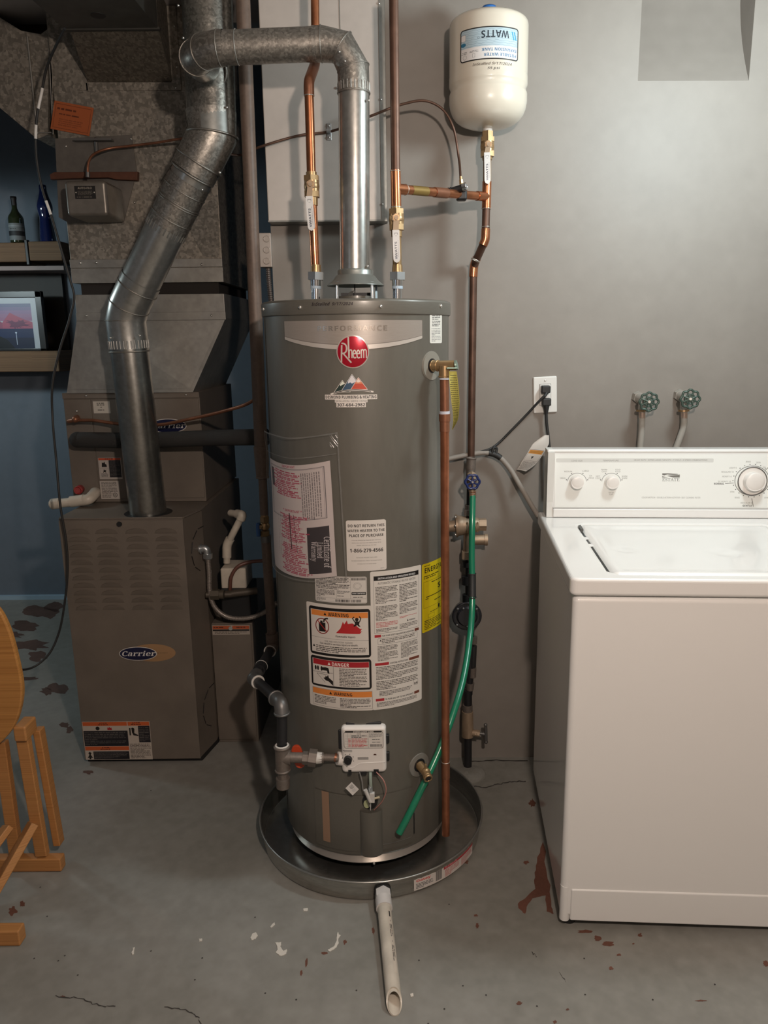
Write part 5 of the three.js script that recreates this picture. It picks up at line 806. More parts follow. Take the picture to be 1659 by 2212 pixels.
  part('floor_patch', (() => { const c = pg(1010, 1668, 0); return lathe([[0, 0.008], [0.03, 0.007], [0.055, 0.003], [0.06, 0.0005]], V(c.x, 0, c.z + 0.01), 24); })(), M.floor, t);
}
{ // green hose from the tap into the pan
  const H = [[1021, 1070, -2.283], [1020, 1130, -2.25], [1019, 1200, -2.23], [1020, 1260, -2.21], [1019, 1330, -2.17], [1012, 1400, -2.10], [1000, 1470, -2.02], [983, 1530, -1.955], [957, 1602, -1.90], [928, 1668, -1.853], [905, 1715, -1.825], [882, 1762, -1.808], [862, 1800, -1.798]].map((a) => pz(...a));
  const t = thing('garden_hose', 'short green hose hanging from the tap into the drain pan', 'hose', H[H.length - 1]);
  const curve = new THREE.CatmullRomCurve3(H, false, 'centripetal'), pts = curve.getPoints(140);
  part('hose', [tube(pts, 0.0095, 18)], M.green, t);
  part('hose_bore', (() => { const a = pts[140], b = pts[139]; return rod(a, along(a, b, -0.0006), 0.0066, 0.0066, 18); })(), M.black, t);
  const k0 = pts.findIndex((p) => p.y < pz(1019, 1236, -2.22).y), k1 = pts.findIndex((p) => p.y < pz(1019, 1292, -2.19).y);
  part('hose_coupler', [tube(pts.slice(k0, k1), 0.0115, 18), ring(pts[k0], V(0, 1, 0), 0.0115, 0.0014), ring(pts[k1 - 1], V(0, 1, 0), 0.0115, 0.0016)], M.rubber, t, 'black hose coupler');
}
// ---------- outlet, cords, grey hose ----------
{
  const a = pz(1151.5, 893, WZ), b = pz(1202, 890.5, WZ), c = pz(1152, 814.5, WZ), up = c.clone().sub(a), rt = b.clone().sub(a), mid = a.clone().addScaledVector(up, 0.5).addScaledVector(rt, 0.5);
  const t = thing('wall_outlet', 'white wall outlet plate with two black plugs', 'outlet', mid), w = rt.length(), h = up.length(), tilt = Math.atan2(rt.y, rt.x);
  const turned = (g) => { g.rotateZ(tilt); g.translate(mid.x, mid.y, WZ); return metreUV(g); };
  part('cover_plate', turned(new RoundedBoxGeometry(w, h, 0.012, 3, 0.004)), M.white, t);
  const ins = part('receptacle', turned(new RoundedBoxGeometry(w * 0.46, h * 0.58, 0.004, 2, 0.002).translate(0, 0.0, 0.007)), M.white, t);
  part('receptacle_gap', turned(new THREE.BoxGeometry(w * 0.49, h * 0.6, 0.001).translate(0, 0, 0.0061)), M.iron, t);
  part('plate_screw', turned(new THREE.SphereGeometry(0.003, 10, 8).scale(1, 1, 0.5).translate(0, h * 0.39, 0.0065)), M.screw, t);
}
{
  const zc = WZ + 0.035;
  const plug = (x, y, dx) => { const c = pz(x, y, WZ + 0.02), g = new RoundedBoxGeometry(0.027, 0.023, 0.026, 3, 0.004); g.translate(c.x, c.y, c.z); return [g, c]; };
  const [g1, c1] = plug(1178.5, 841, 0), t1 = thing('power_cord', 'black power cord swooping left from the upper outlet socket', 'cord', c1, 'cords at the outlet');
  part('plug', [g1, rod(c1.clone().add(V(0.004, -0.008, 0.006)), pz(1176, 857, zc + 0.004), 0.006, 0.0035, 12)], M.rubber, t1);
  part('cable', smooth([[1176, 855, zc + 0.004], [1165, 866, zc], [1140, 893, WZ + 0.02], [1105, 929, WZ + 0.014], [1078, 956, WZ + 0.012], [1058, 970, WZ + 0.03], [1035, 976, WZ + 0.03], [1000, 984, WZ + 0.02], [960, 998, WZ + 0.012]].map((a) => pz(...a)), 0.0036, 70, 10), M.rubber, t1);
  const [g2, c2] = plug(1180, 868, 0), t2 = thing('power_cord', 'black power cord with a white paper tag dropping from the lower outlet socket', 'cord', c2, 'cords at the outlet');
  part('plug', [g2, rod(c2.clone().add(V(0, -0.008, 0.002)), pz(1180, 894, WZ + 0.02), 0.0105, 0.005, 14)], M.rubber, t2);
  part('cable', smooth([[1180, 890, WZ + 0.02], [1181, 915, WZ + 0.02], [1184, 940, WZ + 0.022], [1188, 985, WZ + 0.03], [1190, 1050, WZ + 0.03]].map((a) => pz(...a)), 0.0046, 40, 10), M.rubber, t2);
  const tex = canvasTex(512, 256, (g, w, h) => { g.fillStyle = '#c9c2bb'; g.fillRect(0, 0, w, h); g.fillStyle = '#c98a3f'; g.fillRect(170, 18, 46, 220); g.strokeStyle = '#6b4a1e'; g.lineWidth = 3; for (let i = 0; i < 10; i++) g.strokeRect(182, 28 + i * 20, 22, 12); g.strokeStyle = '#555'; g.strokeRect(166, 14, 150, 228); poly(g, [[250, 106], [250, 150], [290, 128]], '#333'); for (let i = 0; i < 10; i++) { const r0 = rng(i + 5); let y = 18; while (y < 232) { const q = 6 + 20 * r0(); g.fillStyle = '#666'; g.fillRect(334 + i * 16, y, 7, q); y += q + 5; } } });
  // tag hangs from the cord and curls away to the left
  part('paper_tag', strip([[1180, 940, 0.03], [1166, 962, 0.048], [1152, 985, 0.056], [1138, 1004, 0.048], [1126, 1016, 0.036]].map(([x, y, o]) => pz(x, y, WZ + o)), [0.016, 0.05, 0.056, 0.056, 0.04], [-0.1, 0.5, 0.75, 0.8, 0.95], 26, 6, 0.02).rotateX(0), std({ map: tex, roughness: 0.7 }), t2, 'curled white warning tag');
  const gh = [[930, 1000, WZ + 0.03], [975, 990, WZ + 0.028], [1015, 982, WZ + 0.03], [1050, 978, WZ + 0.03], [1075, 985, WZ + 0.03], [1098, 1008, WZ + 0.035], [1125, 1052, WZ + 0.05], [1150, 1095, WZ + 0.06], [1175, 1135, WZ + 0.06]].map((a) => pz(...a));
  const t3 = thing('washer_drain_hose', 'ribbed grey hose running from behind the washer along the wall', 'hose', gh[3]);
  part('hose', smooth(gh, 0.0078, 90, 14), M.hoseGrey, t3);
  const q = new THREE.CatmullRomCurve3(gh, false, 'centripetal').getPoints(120).filter((p) => p.x > pz(1054, 980, WZ + 0.03).x && p.x < pz(1082, 990, WZ + 0.03).x);
  part('black_tape', [tube(q, 0.0092, 16), bent([pz(1062, 982, WZ + 0.035), pz(1066, 966, WZ + 0.035), pz(1074, 968, WZ + 0.03), pz(1070, 984, WZ + 0.035)], 0.0042, 0.008, 10)], M.rubber, t3, 'wrap of black tape');
}
// ---------- washer taps ----------
{
  const tap = (wx, wy, hx, hy, lx, hose, label, hlabel) => {
    const w = pz(wx, wy, WZ), f = pz(hx, hy, WZ + 0.085), t = thing('washer_tap', label, 'tap', w, 'taps over the washer');
    const b = lerp(w, f, 0.5);
    part('body', [hex(w, lerp(w, f, 0.22), 0.019), rod(lerp(w, f, 0.15), lerp(w, f, 0.62), 0.016, 0.014), rod(lerp(w, f, 0.6), f, 0.007), rod(b, pz(lx, 890, b.z), 0.0125, 0.0115)], std({ color: rgb(0.42, 0.39, 0.35), metalness: 0.5, roughness: 0.5 }), t);
    part('outlet_flange', rod(pz(lx, 885, b.z), pz(lx, 888.5, b.z), 0.0165, 0.017, 24), M.brass, t);
    handwheel(t, f, f.clone().sub(w).add(V(-0.03, 0.02, 0.05)), 0.0262, 0.52, 8, phy({ color: rgb(0.045, 0.075, 0.06), metalness: 0.3, roughness: 0.3 }), 'handwheel', 8).userData.label = 'dark green octagonal handwheel';
    const h = thing('washer_hose', hlabel, 'hose', pz(lx, 890, b.z), 'washer inlet hoses');
    part('ferrule', [rod(pz(lx + 1, 888, b.z), pz(lx + 1, 903, b.z), 0.0098, 0.0098, 20)], std({ color: rgb(0.58, 0.44, 0.36), metalness: 0.8, roughness: 0.3 }), h);
    part('hose', smooth(hose.map(([x, y, z]) => pz(x, y, z ?? b.z)), 0.0098, 40, 14), std({ color: rgb(0.34, 0.32, 0.285), roughness: 0.65 }), h);
  };
  tap(1376, 857, 1402, 868, 1386, [[1387, 900], [1386, 930], [1383, 965], [1379, 1010]], 'green wheeled tap nearer the wall outlet', 'straight grey inlet hose under the tap nearer the outlet');
  tap(1466, 853, 1491, 862, 1477, [[1478, 900], [1477, 920], [1469, 945], [1459, 972], [1445, 1010]], 'green wheeled tap farther from the wall outlet', 'bending grey inlet hose under the tap farther from the outlet');
}
// ---------- washing machine ----------
{
  const base = pg(1205, 2004, 0), yaw = Math.atan2(pg(1659, 2020).z - base.z, pg(1659, 2020).x - base.x);
  const t = thing('washing_machine', 'white top loading washing machine against the wall', 'washing machine', base); t.rotation.y = -yaw; t.userData_base = V(0, 0, 0);
  const Wd = 0.686, D = 0.655, T0 = 0.858, T1 = 0.902;                       // local: x right, z back is negative
  const cab = part('cabinet', [box(0.004, Wd, 0.03, T0, -D, 0, 0.014)], M.enamel, t);
  for (const [x, z] of [[0.03, -0.03], [Wd - 0.03, -0.03], [0.03, -D + 0.03], [Wd - 0.03, -D + 0.03]]) part('foot', rod(V(x, 0, z), V(x, 0.034, z), 0.016), M.black, t);
  { // toe panel and the rolled lower corner
    part('toe_panel', box(0.028, Wd - 0.01, 0.024, 0.112, -0.02, 0.0035, 0.004), M.enamel, t);
    part('corner_post', rod(V(0.0165, 0.02, -0.0118), V(0.0165, 0.115, -0.0118), 0.0128, 0.0128, 20), M.enamel, t);
  }
  part('worktop', [(() => { const s = new THREE.Shape(); const x0 = -0.004, x1 = Wd + 0.004, y0 = -0.008, y1 = D, r = 0.02; s.moveTo(x0 + r, y0); s.lineTo(x1 - r, y0); s.quadraticCurveTo(x1, y0, x1, y0 + r); s.lineTo(x1, y1); s.lineTo(x0, y1); s.lineTo(x0, y0 + r); s.quadraticCurveTo(x0, y0, x0 + r, y0);
    const hl = new THREE.Path(), a0 = 0.088, a1 = Wd - 0.062, b0 = 0.028, b1 = 0.508, q = 0.024; hl.moveTo(a0 + q, b0); hl.lineTo(a0, b0 + q); hl.lineTo(a0, b1 - q); hl.lineTo(a0 + q, b1); hl.lineTo(a1 - q, b1); hl.lineTo(a1, b1 - q); hl.lineTo(a1, b0 + q); hl.lineTo(a1 - q, b0); hl.closePath(); s.holes.push(hl);
    const g = new THREE.ExtrudeGeometry(s, { depth: T1 - T0 - 0.003 - 0.016, bevelEnabled: true, bevelSize: 0.008, bevelOffset: -0.008, bevelThickness: 0.008, bevelSegments: 4, curveSegments: 10 }); g.rotateX(-Math.PI / 2); g.translate(0, T0 + 0.003 + 0.008, 0); return metreUV(g); })()], M.enamel, t);
  part('well', box(0.08, Wd - 0.055, T0 + 0.004, T0 + 0.012, -0.52, -0.02), M.enamel, t);
  // lid: dished, with finger hollows
  const L0 = 0.0965, L1 = Wd - 0.0705, B0 = -0.0385, B1 = -0.500;
  part('lid', [sheet((u, v) => { const x = L0 + (L1 - L0) * u, z = B0 + (B1 - B0) * v, ex = Math.min(u, 1 - u) * (L1 - L0), ez = Math.min(v, 1 - v) * (B0 - B1); const e = Math.min(ex, ez), lip = 0.008 * Math.max(0, 1 - e / 0.012) ** 2; const d = Math.min(1, Math.max(0, (e - 0.014) / 0.03)); const dip = 0.0045 * d * d * (3 - 2 * d); const bump = (cx, cz, r) => { const k = ((x - cx) ** 2 + (z - cz) ** 2) / (r * r); return k < 1 ? 0.004 * (1 - k) ** 2 : 0; }; return V(x, T1 - 0.001 - lip - dip - bump(L0 + 0.075, -0.25, 0.035) - bump(L0 + 0.31, -0.23, 0.045), z); }, 64, 56)], M.enamel, t);
  part('lid_hinge', [box(L0 - 0.006, L0 + 0.002, T1 - 0.012, T1 - 0.002, B1 - 0.002, B1 + 0.05)], std({ color: rgb(0.10, 0.10, 0.095), roughness: 0.6 }), t);
  parts('lid_bumper', [0, 1].map((k) => rod(V(L0 - 0.012, T1 - 0.003, -0.28 - 0.07 * k), V(L0 - 0.012, T1 - 0.0015, -0.28 - 0.07 * k), 0.012, 0.011, 24)), M.enamel, t);
  // console
  const c0 = 0.018, c1 = Wd - 0.0, zB = -D + 0.062, zF = -D + 0.07, yA = T1 + 0.001, yB = 1.098, lean = 0.018;
  const endProfile = (x0, x1) => { const f = [V(x0, yA, zF + 0.006), V(x0, yB - 0.006, zF - lean), V(x0, yB, zF - lean - 0.008), V(x0, yB, -D - 0.005), V(x0, yA, -D - 0.005)]; return hull(f, f.map((p) => p.clone().setX(x1))); };
  const con = part('console', endProfile(c0 + 0.012, c1), M.enamel, t, 'white control console');
  part('end_cap', endProfile(c0 - 0.006, c0 + 0.012).concat([box(c0 - 0.006, c0 + 0.013, yA, yB - 0.004, zF - lean - 0.004, zF + 0.0005)]), std({ color: rgb(0.70, 0.69, 0.655), roughness: 0.4 }), con);
  const faceAt = (x, f, off = 0.0015) => V(x, yA + (yB - yA) * f, zF + 0.006 - (lean + 0.006) * f + off);
  part('top_rail', rod(V(c0 - 0.004, yB - 0.004, zF - lean - 0.004), V(c1, yB - 0.004, zF - lean - 0.004), 0.0062, 0.0062, 12), M.enamel, con);
  part('lower_rail', [box(c0 + 0.012, c1, yA, yA + 0.026, zF, zF + 0.0095, 0.004)], M.enamel, con);
  part('rail_groove', [box(c0 + 0.012, c1, yA + 0.0265, yA + 0.030, zF - 0.002, zF + 0.0068)], std({ color: rgb(0.52, 0.51, 0.49), roughness: 0.5 }), con);
  const px2x = (px) => { const p = pz(px, 1040, -2.2); return (p.x - base.x) * Math.cos(yaw) + (p.z - base.z) * Math.sin(yaw); };
  const PX0 = c0 + 0.016, PXW = c1 - c0 - 0.02, U = (px) => (px2x(px) - PX0) / PXW * 2048, Y = (py) => (py - 985) / 112 * 560, FV = (py) => 0.15 + 0.79 * (1 - (py - 985) / 112);
  const ptex = canvasTex(2048, 560, (g, w, h) => {
    g.fillStyle = '#e9eae6'; g.fillRect(0, 0, w, h); const k = '#8f8d89', S = (U(1600) - U(1200)) / 400; g.fillStyle = '#d2d2ce'; rr(g, U(1201), Y(994), U(1535) - U(1201), 42, 12); g.fill();
    const T = (s, px, py, wpx, o = {}) => txt(g, s, U(px), Y(py), o.size ?? 22, { color: k, width: wpx * S, ...o });
    T('LOAD SIZE', 1234, 1000.5, 24); T('TEMPERATURE', 1301, 1000, 34); T('HEAVY DUTY • EXTRA LARGE CAPACITY • 7 CYCLE • 2 SPEED COMBINATIONS', 1367, 999, 155);
    const arc = (px, py) => { const x = U(px), y = Y(py); g.strokeStyle = '#888'; g.lineWidth = 5; g.beginPath(); g.arc(x, y, 20 * S, Math.PI * 1.0, Math.PI * 2.0); g.stroke(); g.fillStyle = '#555'; for (const a of [1.05, 1.32, 1.68, 1.95]) { g.beginPath(); g.arc(x + 23 * S * Math.cos(Math.PI * a), y + 23 * S * Math.sin(Math.PI * a), 5, 0, 7); g.fill(); } };
    arc(1247, 1042); arc(1320, 1042);
    T('SMALL', 1210, 1037, 14); T('MEDIUM', 1219, 1023, 17); T('LARGE', 1258, 1022, 14); T('EX', 1273, 1032, 6); T('LARGE', 1270, 1036.5, 13); T('HOT', 1287, 1033, 9); T('COLD', 1286, 1037, 11); T('WARM', 1298, 1019, 13); T('COLD', 1299, 1023, 11); T('COLD', 1328, 1019, 11); T('COLD', 1328, 1023, 11); T('WARM', 1342, 1033, 12); T('WARM', 1342, 1037, 12); T('WATER', 1315, 1067, 11); T('TEMP', 1316, 1071, 9);
    const ex = U(1428), ey = Y(1025), es = S; g.fillStyle = '#77756f'; g.fillRect(ex, ey, 37 * es, 44); g.fillStyle = '#e9eae6'; g.beginPath(); g.ellipse(ex + 24 * es, ey + 12, 19 * es, 9, -0.12, 0, 7); g.fill(); g.beginPath(); g.ellipse(ex + 10 * es, ey + 34, 15 * es, 7, 0.25, 0, 7); g.fill(); g.fillStyle = '#77756f'; g.beginPath(); g.ellipse(ex + 23 * es, ey + 12, 11 * es, 5, -0.08, 0, 7); g.fill(); txt(g, 'ESTATE', ex, ey + 82, 44, { family: 'serif', color: '#6f6d69', width: 37 * es });
    T('COLOR MOTION • DOUBLE ACTION AGITATOR • SELF CLEANING FILTER', 1386, 1077.5, 124);
    const cx = U(1617), cy = Y(1040); g.strokeStyle = '#5a5854'; g.lineWidth = 5; g.beginPath(); g.arc(cx, cy, 36 * S, 0, 7); g.stroke(); g.fillStyle = '#444'; for (let i = 0; i < 22; i++) { const a = i / 22 * 6.283; g.beginPath(); g.arc(cx + 40 * S * Math.cos(a), cy + 40 * S * Math.sin(a), 4.5, 0, 7); g.fill(); }
    T('LIGHT 6', 1568, 1015, 16); T('REGULAR 10', 1552, 1023.5, 26); T('HEAVY 14', 1554, 1033, 20); T('EX HEAVY 18', 1546, 1043.5, 27); T('NORMAL', 1537, 1048.5, 22, { bold: true, color: '#4a4844', size: 26 }); g.beginPath(); g.moveTo(U(1561), Y(1046)); g.lineTo(U(1579), Y(1045)); g.moveTo(U(1618), Y(1077)); g.lineTo(U(1622), Y(1094)); g.moveTo(U(1643), Y(1019)); g.lineTo(U(1655), Y(1007)); g.stroke(); T('SPIN', 1572, 1065, 9); T('RINSE', 1582, 1077, 11); T('REGULAR 6', 1595, 1088, 24); T('GENTLE', 1599, 1094, 20, { bold: true, color: '#4a4844', size: 26 }); T('RINSE', 1602, 1002.5, 11); T('SPIN', 1624, 1004, 9); T('OFF', 1638, 1014, 6); T('10 MIN', 1650, 1019, 16); T('RINSE', 1656, 1048, 11); T('SPIN', 1644, 1077, 9); });
  part('console_print', [sheet((u, v) => faceAt(c0 + 0.016 + (c1 - c0 - 0.02) * u, 0.15 + 0.79 * v, 0.0008), 1, 1)], print(ptex, 0.32), con);
  const face = faceAt(0, 0.6).sub(faceAt(0, 0.4)), nrm = V(0, 0, 1).addScaledVector(V(0, 1, 0), lean / (yB - yA)).normalize();
  const knob = (px, f, R, lab) => { const c = faceAt(px2x(px), f, 0.001); const k = part('knob', [rod(c, c.clone().addScaledVector(nrm, 0.006), R * 1.08, R * 1.05, 36), rod(c.clone().addScaledVector(nrm, 0.006), c.clone().addScaledVector(nrm, 0.02), R, R * 0.93, 36), ball(c.clone().addScaledVector(nrm, 0.0185), R * 0.93, 1, 1, 0.22)], M.plasticW, con, lab); part('pointer', rod(c.clone().addScaledVector(nrm, 0.008).add(V(-R * 0.7, R * 0.5, 0)), c.clone().addScaledVector(nrm, 0.018).add(V(-R * 0.7, R * 0.48, 0)), R * 0.09), M.iron, k); };
  knob(1246, FV(1044), 0.0195, 'white load size knob'); knob(1321, FV(1044), 0.0195, 'white temperature knob');
  { const c = faceAt(px2x(1617), FV(1041), 0.001); const d = part('cycle_dial', [rod(c, c.clone().addScaledVector(nrm, 0.004), 0.041, 0.041, 48)], M.plasticW, con, 'large white cycle dial'); part('dial_ring', ring(c.clone().addScaledVector(nrm, 0.004), nrm, 0.0405, 0.0016, 48), M.iron, d); part('dial_knob', [rod(c.clone().addScaledVector(nrm, 0.004), c.clone().addScaledVector(nrm, 0.026), 0.0275, 0.0265, 40), ball(c.clone().addScaledVector(nrm, 0.0255), 0.0265, 1, 1, 0.2)], M.plasticW, d); }
}
// ---------- sheet metal duct on the wall, junction box ----------
{
  const zf = -2.348, x0 = pz(579, 470, zf).x, x1 = pz(831, 470, zf).x, y0 = pz(700, 477, zf).y;
  const t = thing('wall_duct', 'flat sheet metal duct on the wall behind the vent', 'duct', V((x0 + x1) / 2, y0, WZ));
  part('duct_face', box(x0, x1, y0, CEIL - 0.002, WZ + 0.001, zf, 0.003), M.ductWall, t);
  part('side_flange', [box(x1, x1 + 0.007, y0, CEIL - 0.002, WZ + 0.001, WZ + 0.045), box(x1 - 0.009, x1 + 0.001, y0, CEIL - 0.002, zf, zf + 0.0015)], M.galvDull, t);
  part('bottom_hem', box(x0, x1, y0 - 0.002, y0 + 0.002, WZ + 0.001, zf + 0.001), M.galvDull, t);
  part('panel_seam', [box(pz(738, 240, zf).x, pz(740, 240, zf).x, y0, CEIL - 0.002, zf, zf + 0.0014)], M.galvDull, t);
  for (const [x, y] of [[819, 8], [823, 215], [826, 441], [728, 190]]) part('screw', ball(pz(x, y, zf + 0.002), 0.0034), M.screw, t);
}
{
  const z = -2.392, x0 = pz(560, 540, z).x, x1 = pz(586, 540, z).x, y0 = pz(573, 577, z).y, y1 = pz(573, 503, z).y;
  const t = thing('junction_box', 'small grey steel junction box with three knockouts', 'junction box', V((x0 + x1) / 2, y0, z));
  part('box', box(x0, x1, y0, y1, WZ - 0.02, z, 0.002), std({ color: rgb(0.42, 0.37, 0.33), metalness: 0.4, roughness: 0.5 }), t);
  for (const y of [516, 540, 564]) { const c = pz(576, y, z); part('knockout', [ring(c.clone().add(V(0, 0, 0.0006)), V(0, 0, 1), 0.0085, 0.0012), rod(c, c.clone().add(V(0, 0, 0.0012)), 0.008, 0.008, 20)], std({ color: rgb(0.40, 0.35, 0.31), metalness: 0.5, roughness: 0.45 }), t); }
  const P = fillet([pz(579, 575, z - 0.02), pz(581, 610, z - 0.02), pz(590, 690, z - 0.03)], 0.03);
  const f = [tube(P, 0.0068, 12)], c = new THREE.CatmullRomCurve3(P).getSpacedPoints(26); c.forEach((p, i) => { if (i) f.push(ring(p, p.clone().sub(c[i - 1]), 0.007, 0.0016, 12, 5)); });
  single('flexible_conduit', f, std({ color: rgb(0.12, 0.10, 0.09), metalness: 0.5, roughness: 0.45 }), 'dark flexible conduit below the junction box', 'conduit', P[0], 'flexible conduits');
}
// ---------- gas pipe: down the left of the heater and across to the control ----------
{
  const z = -2.30, P = (x, y, zz = z) => pz(x, y, zz), t = thing('gas_pipe', 'taupe gas pipe beside the heater ending in black iron fittings', 'pipe', P(610, 1700, -1.81));
  const r0 = 0.0193, r1 = 0.0148;
  part('upper_pipe', rod(P(523, -40), P(564, 972), r0, r0, 28), M.pipeTaupe, t);
  part('bell_reducer', [rod(P(563, 964), P(566, 1000), 0.0212, 0.0212, 28), rod(P(566, 1000), P(567, 1030), 0.0212, 0.0185, 28), ring(P(567, 1031), V(0, 1, 0), 0.0175, 0.003)], M.pipeTaupe, t);
  parts('middle_pipe', [rod(P(567, 1028), P(571, 1112), r1 - 0.002, r1 - 0.002, 24), rod(P(574, 1158), P(588, 1378), r1, r1, 24)], M.pipeTaupe, t);
  const c = P(572, 1136), v = part('gas_cock', [rod(P(571, 1108), P(571.5, 1120), 0.0115), hex(P(571.5, 1116), P(572, 1128), 0.0145), ball(c, 0.0155), hex(P(572.5, 1146), P(573, 1158), 0.0145), rod(c, c.clone().add(V(-0.012, 0, 0.018)), 0.006)], M.brass, t, 'brass gas cock');
  part('handle', [box(c.x - 0.024, c.x - 0.012, c.y - 0.03, c.y + 0.012, c.z + 0.004, c.z + 0.018, 0.003)], phy({ color: rgb(0.01, 0.06, 0.19), roughness: 0.4 }), v, 'blue handle');
  part('coupling', [rod(P(574, 1157), P(575, 1170), 0.0165)], M.iron, t);
  part('street_elbow', [rod(P(587, 1368), P(588.5, 1388), 0.0195), bent([P(588.5, 1384), P(590, 1396), P(583, 1408, -2.27)], 0.0195, 0.02)], M.pipeTaupe, t);
  const e0 = P(583, 1407, -2.27), e1 = P(565, 1436, -2.17), e2 = P(549, 1466, -2.07), e3 = P(607, 1518, -1.83), e4 = P(609, 1612, -1.815);
  parts('sealant_ring', [ring(e0, e1.clone().sub(e0), 0.0175, 0.0024), ring(lerp(e0, e2, 0.56), e2.clone().sub(e0), 0.017, 0.0022), ring(lerp(e2, e3, 0.16), e3.clone().sub(e2), 0.0165, 0.0034)], M.sealant, t);
  parts('black_nipple', [rod(e0, e2, 0.0142, 0.0142, 20), rod(e2, lerp(e2, e3, 0.93), 0.0142, 0.0142, 20), rod(pz(609.5, 1535, -1.82), e4, 0.0132, 0.0132, 20)], M.blackIron, t, 'black iron nipple');
  part('iron_coupling', rod(lerp(e0, e2, 0.55), lerp(e0, e2, 0.72), 0.0185, 0.0185, 20), M.blackIron, t);
  part('rear_elbow', [ball(e2, 0.0205), rod(e2, lerp(e2, e3, 0.14), 0.0195), rod(e2, lerp(e2, e0, 0.15), 0.0195)], M.iron, t);
  part('front_elbow', [bent([lerp(e3, e2, 0.2), e3, pz(609.2, 1545, -1.82)], 0.0185, 0.03, 20), ring(lerp(e3, e2, 0.17), e3.clone().sub(e2), 0.018, 0.0035), ring(pz(609.2, 1540, -1.82), V(0, 1, 0), 0.018, 0.0035)], M.iron, t);
  const z2 = -1.81, Q = (x, y, zz = z2) => pz(x, y, zz);
  part('drip_tee', [rod(Q(609, 1612), Q(611, 1664), 0.0185, 0.0185, 24), rod(Q(610, 1636), Q(628, 1636), 0.0185), ring(Q(609, 1613), V(0, 1, 0), 0.018, 0.004), ring(Q(611, 1663), V(0, 1, 0), 0.0175, 0.0035), rod(Q(611, 1662), Q(611, 1682), 0.0135), rod(Q(611, 1680), Q(611.5, 1700), 0.0182, 0.0175, 24)], M.ironGrey, t, 'grey drip leg');
  part('joint_compound', [ring(Q(609, 1610), V(0, 1, 0), 0.0155, 0.0026)], M.sealant, t);
  const sv = part('shutoff_valve', [rod(Q(626, 1636), Q(656, 1637), 0.0135), hex(Q(654, 1637), Q(668, 1638), 0.0168), hex(Q(667, 1636), Q(684, 1638), 0.0225), rod(Q(683, 1637), Q(700, 1637), 0.0155, 0.0135), rod(Q(698, 1636), Q(738, 1638, -1.808), 0.0098)], M.ironGrey, t);
  { const hc = Q(644, 1635, -1.832), pts = []; for (let i = 0; i < 40; i++) { const a = i / 40 * 6.28319, r = 1 + 0.12 * Math.cos(2 * a); const u = Math.cos(a) * 0.0155 * (1 - 0.25 * Math.cos(2 * a) ** 2 * 0.4), w = Math.sin(a) * 0.038 * r; pts.push([hc.x + u * Math.cos(0.22) + w * Math.sin(0.22) * 0.9, hc.y + w * Math.cos(0.22) - u * Math.sin(0.22)]); } const pm = pts.map(([x, y]) => [2 * hc.x - x, y]); part('handle', prism(pm, -1.838, -1.831, 0.001), phy({ color: rgb(0.55, 0.07, 0.025), roughness: 0.38 }), sv, 'orange red handle'); }
  part('thread_tape', [rod(Q(684, 1637), Q(696, 1637), 0.0158, 0.0142, 14), ball(Q(703, 1634), 0.0105, 0.8, 0.5, 0.9)], M.sealant, sv);
  part('control_nipple', [rod(Q(722, 1636), Q(727, 1637), 0.0112)], M.copperDull, sv);
  part('inlet_flange', rod(Q(728, 1638), Q(739, 1638, -1.815), 0.017, 0.019), M.plasticW, sv);
}

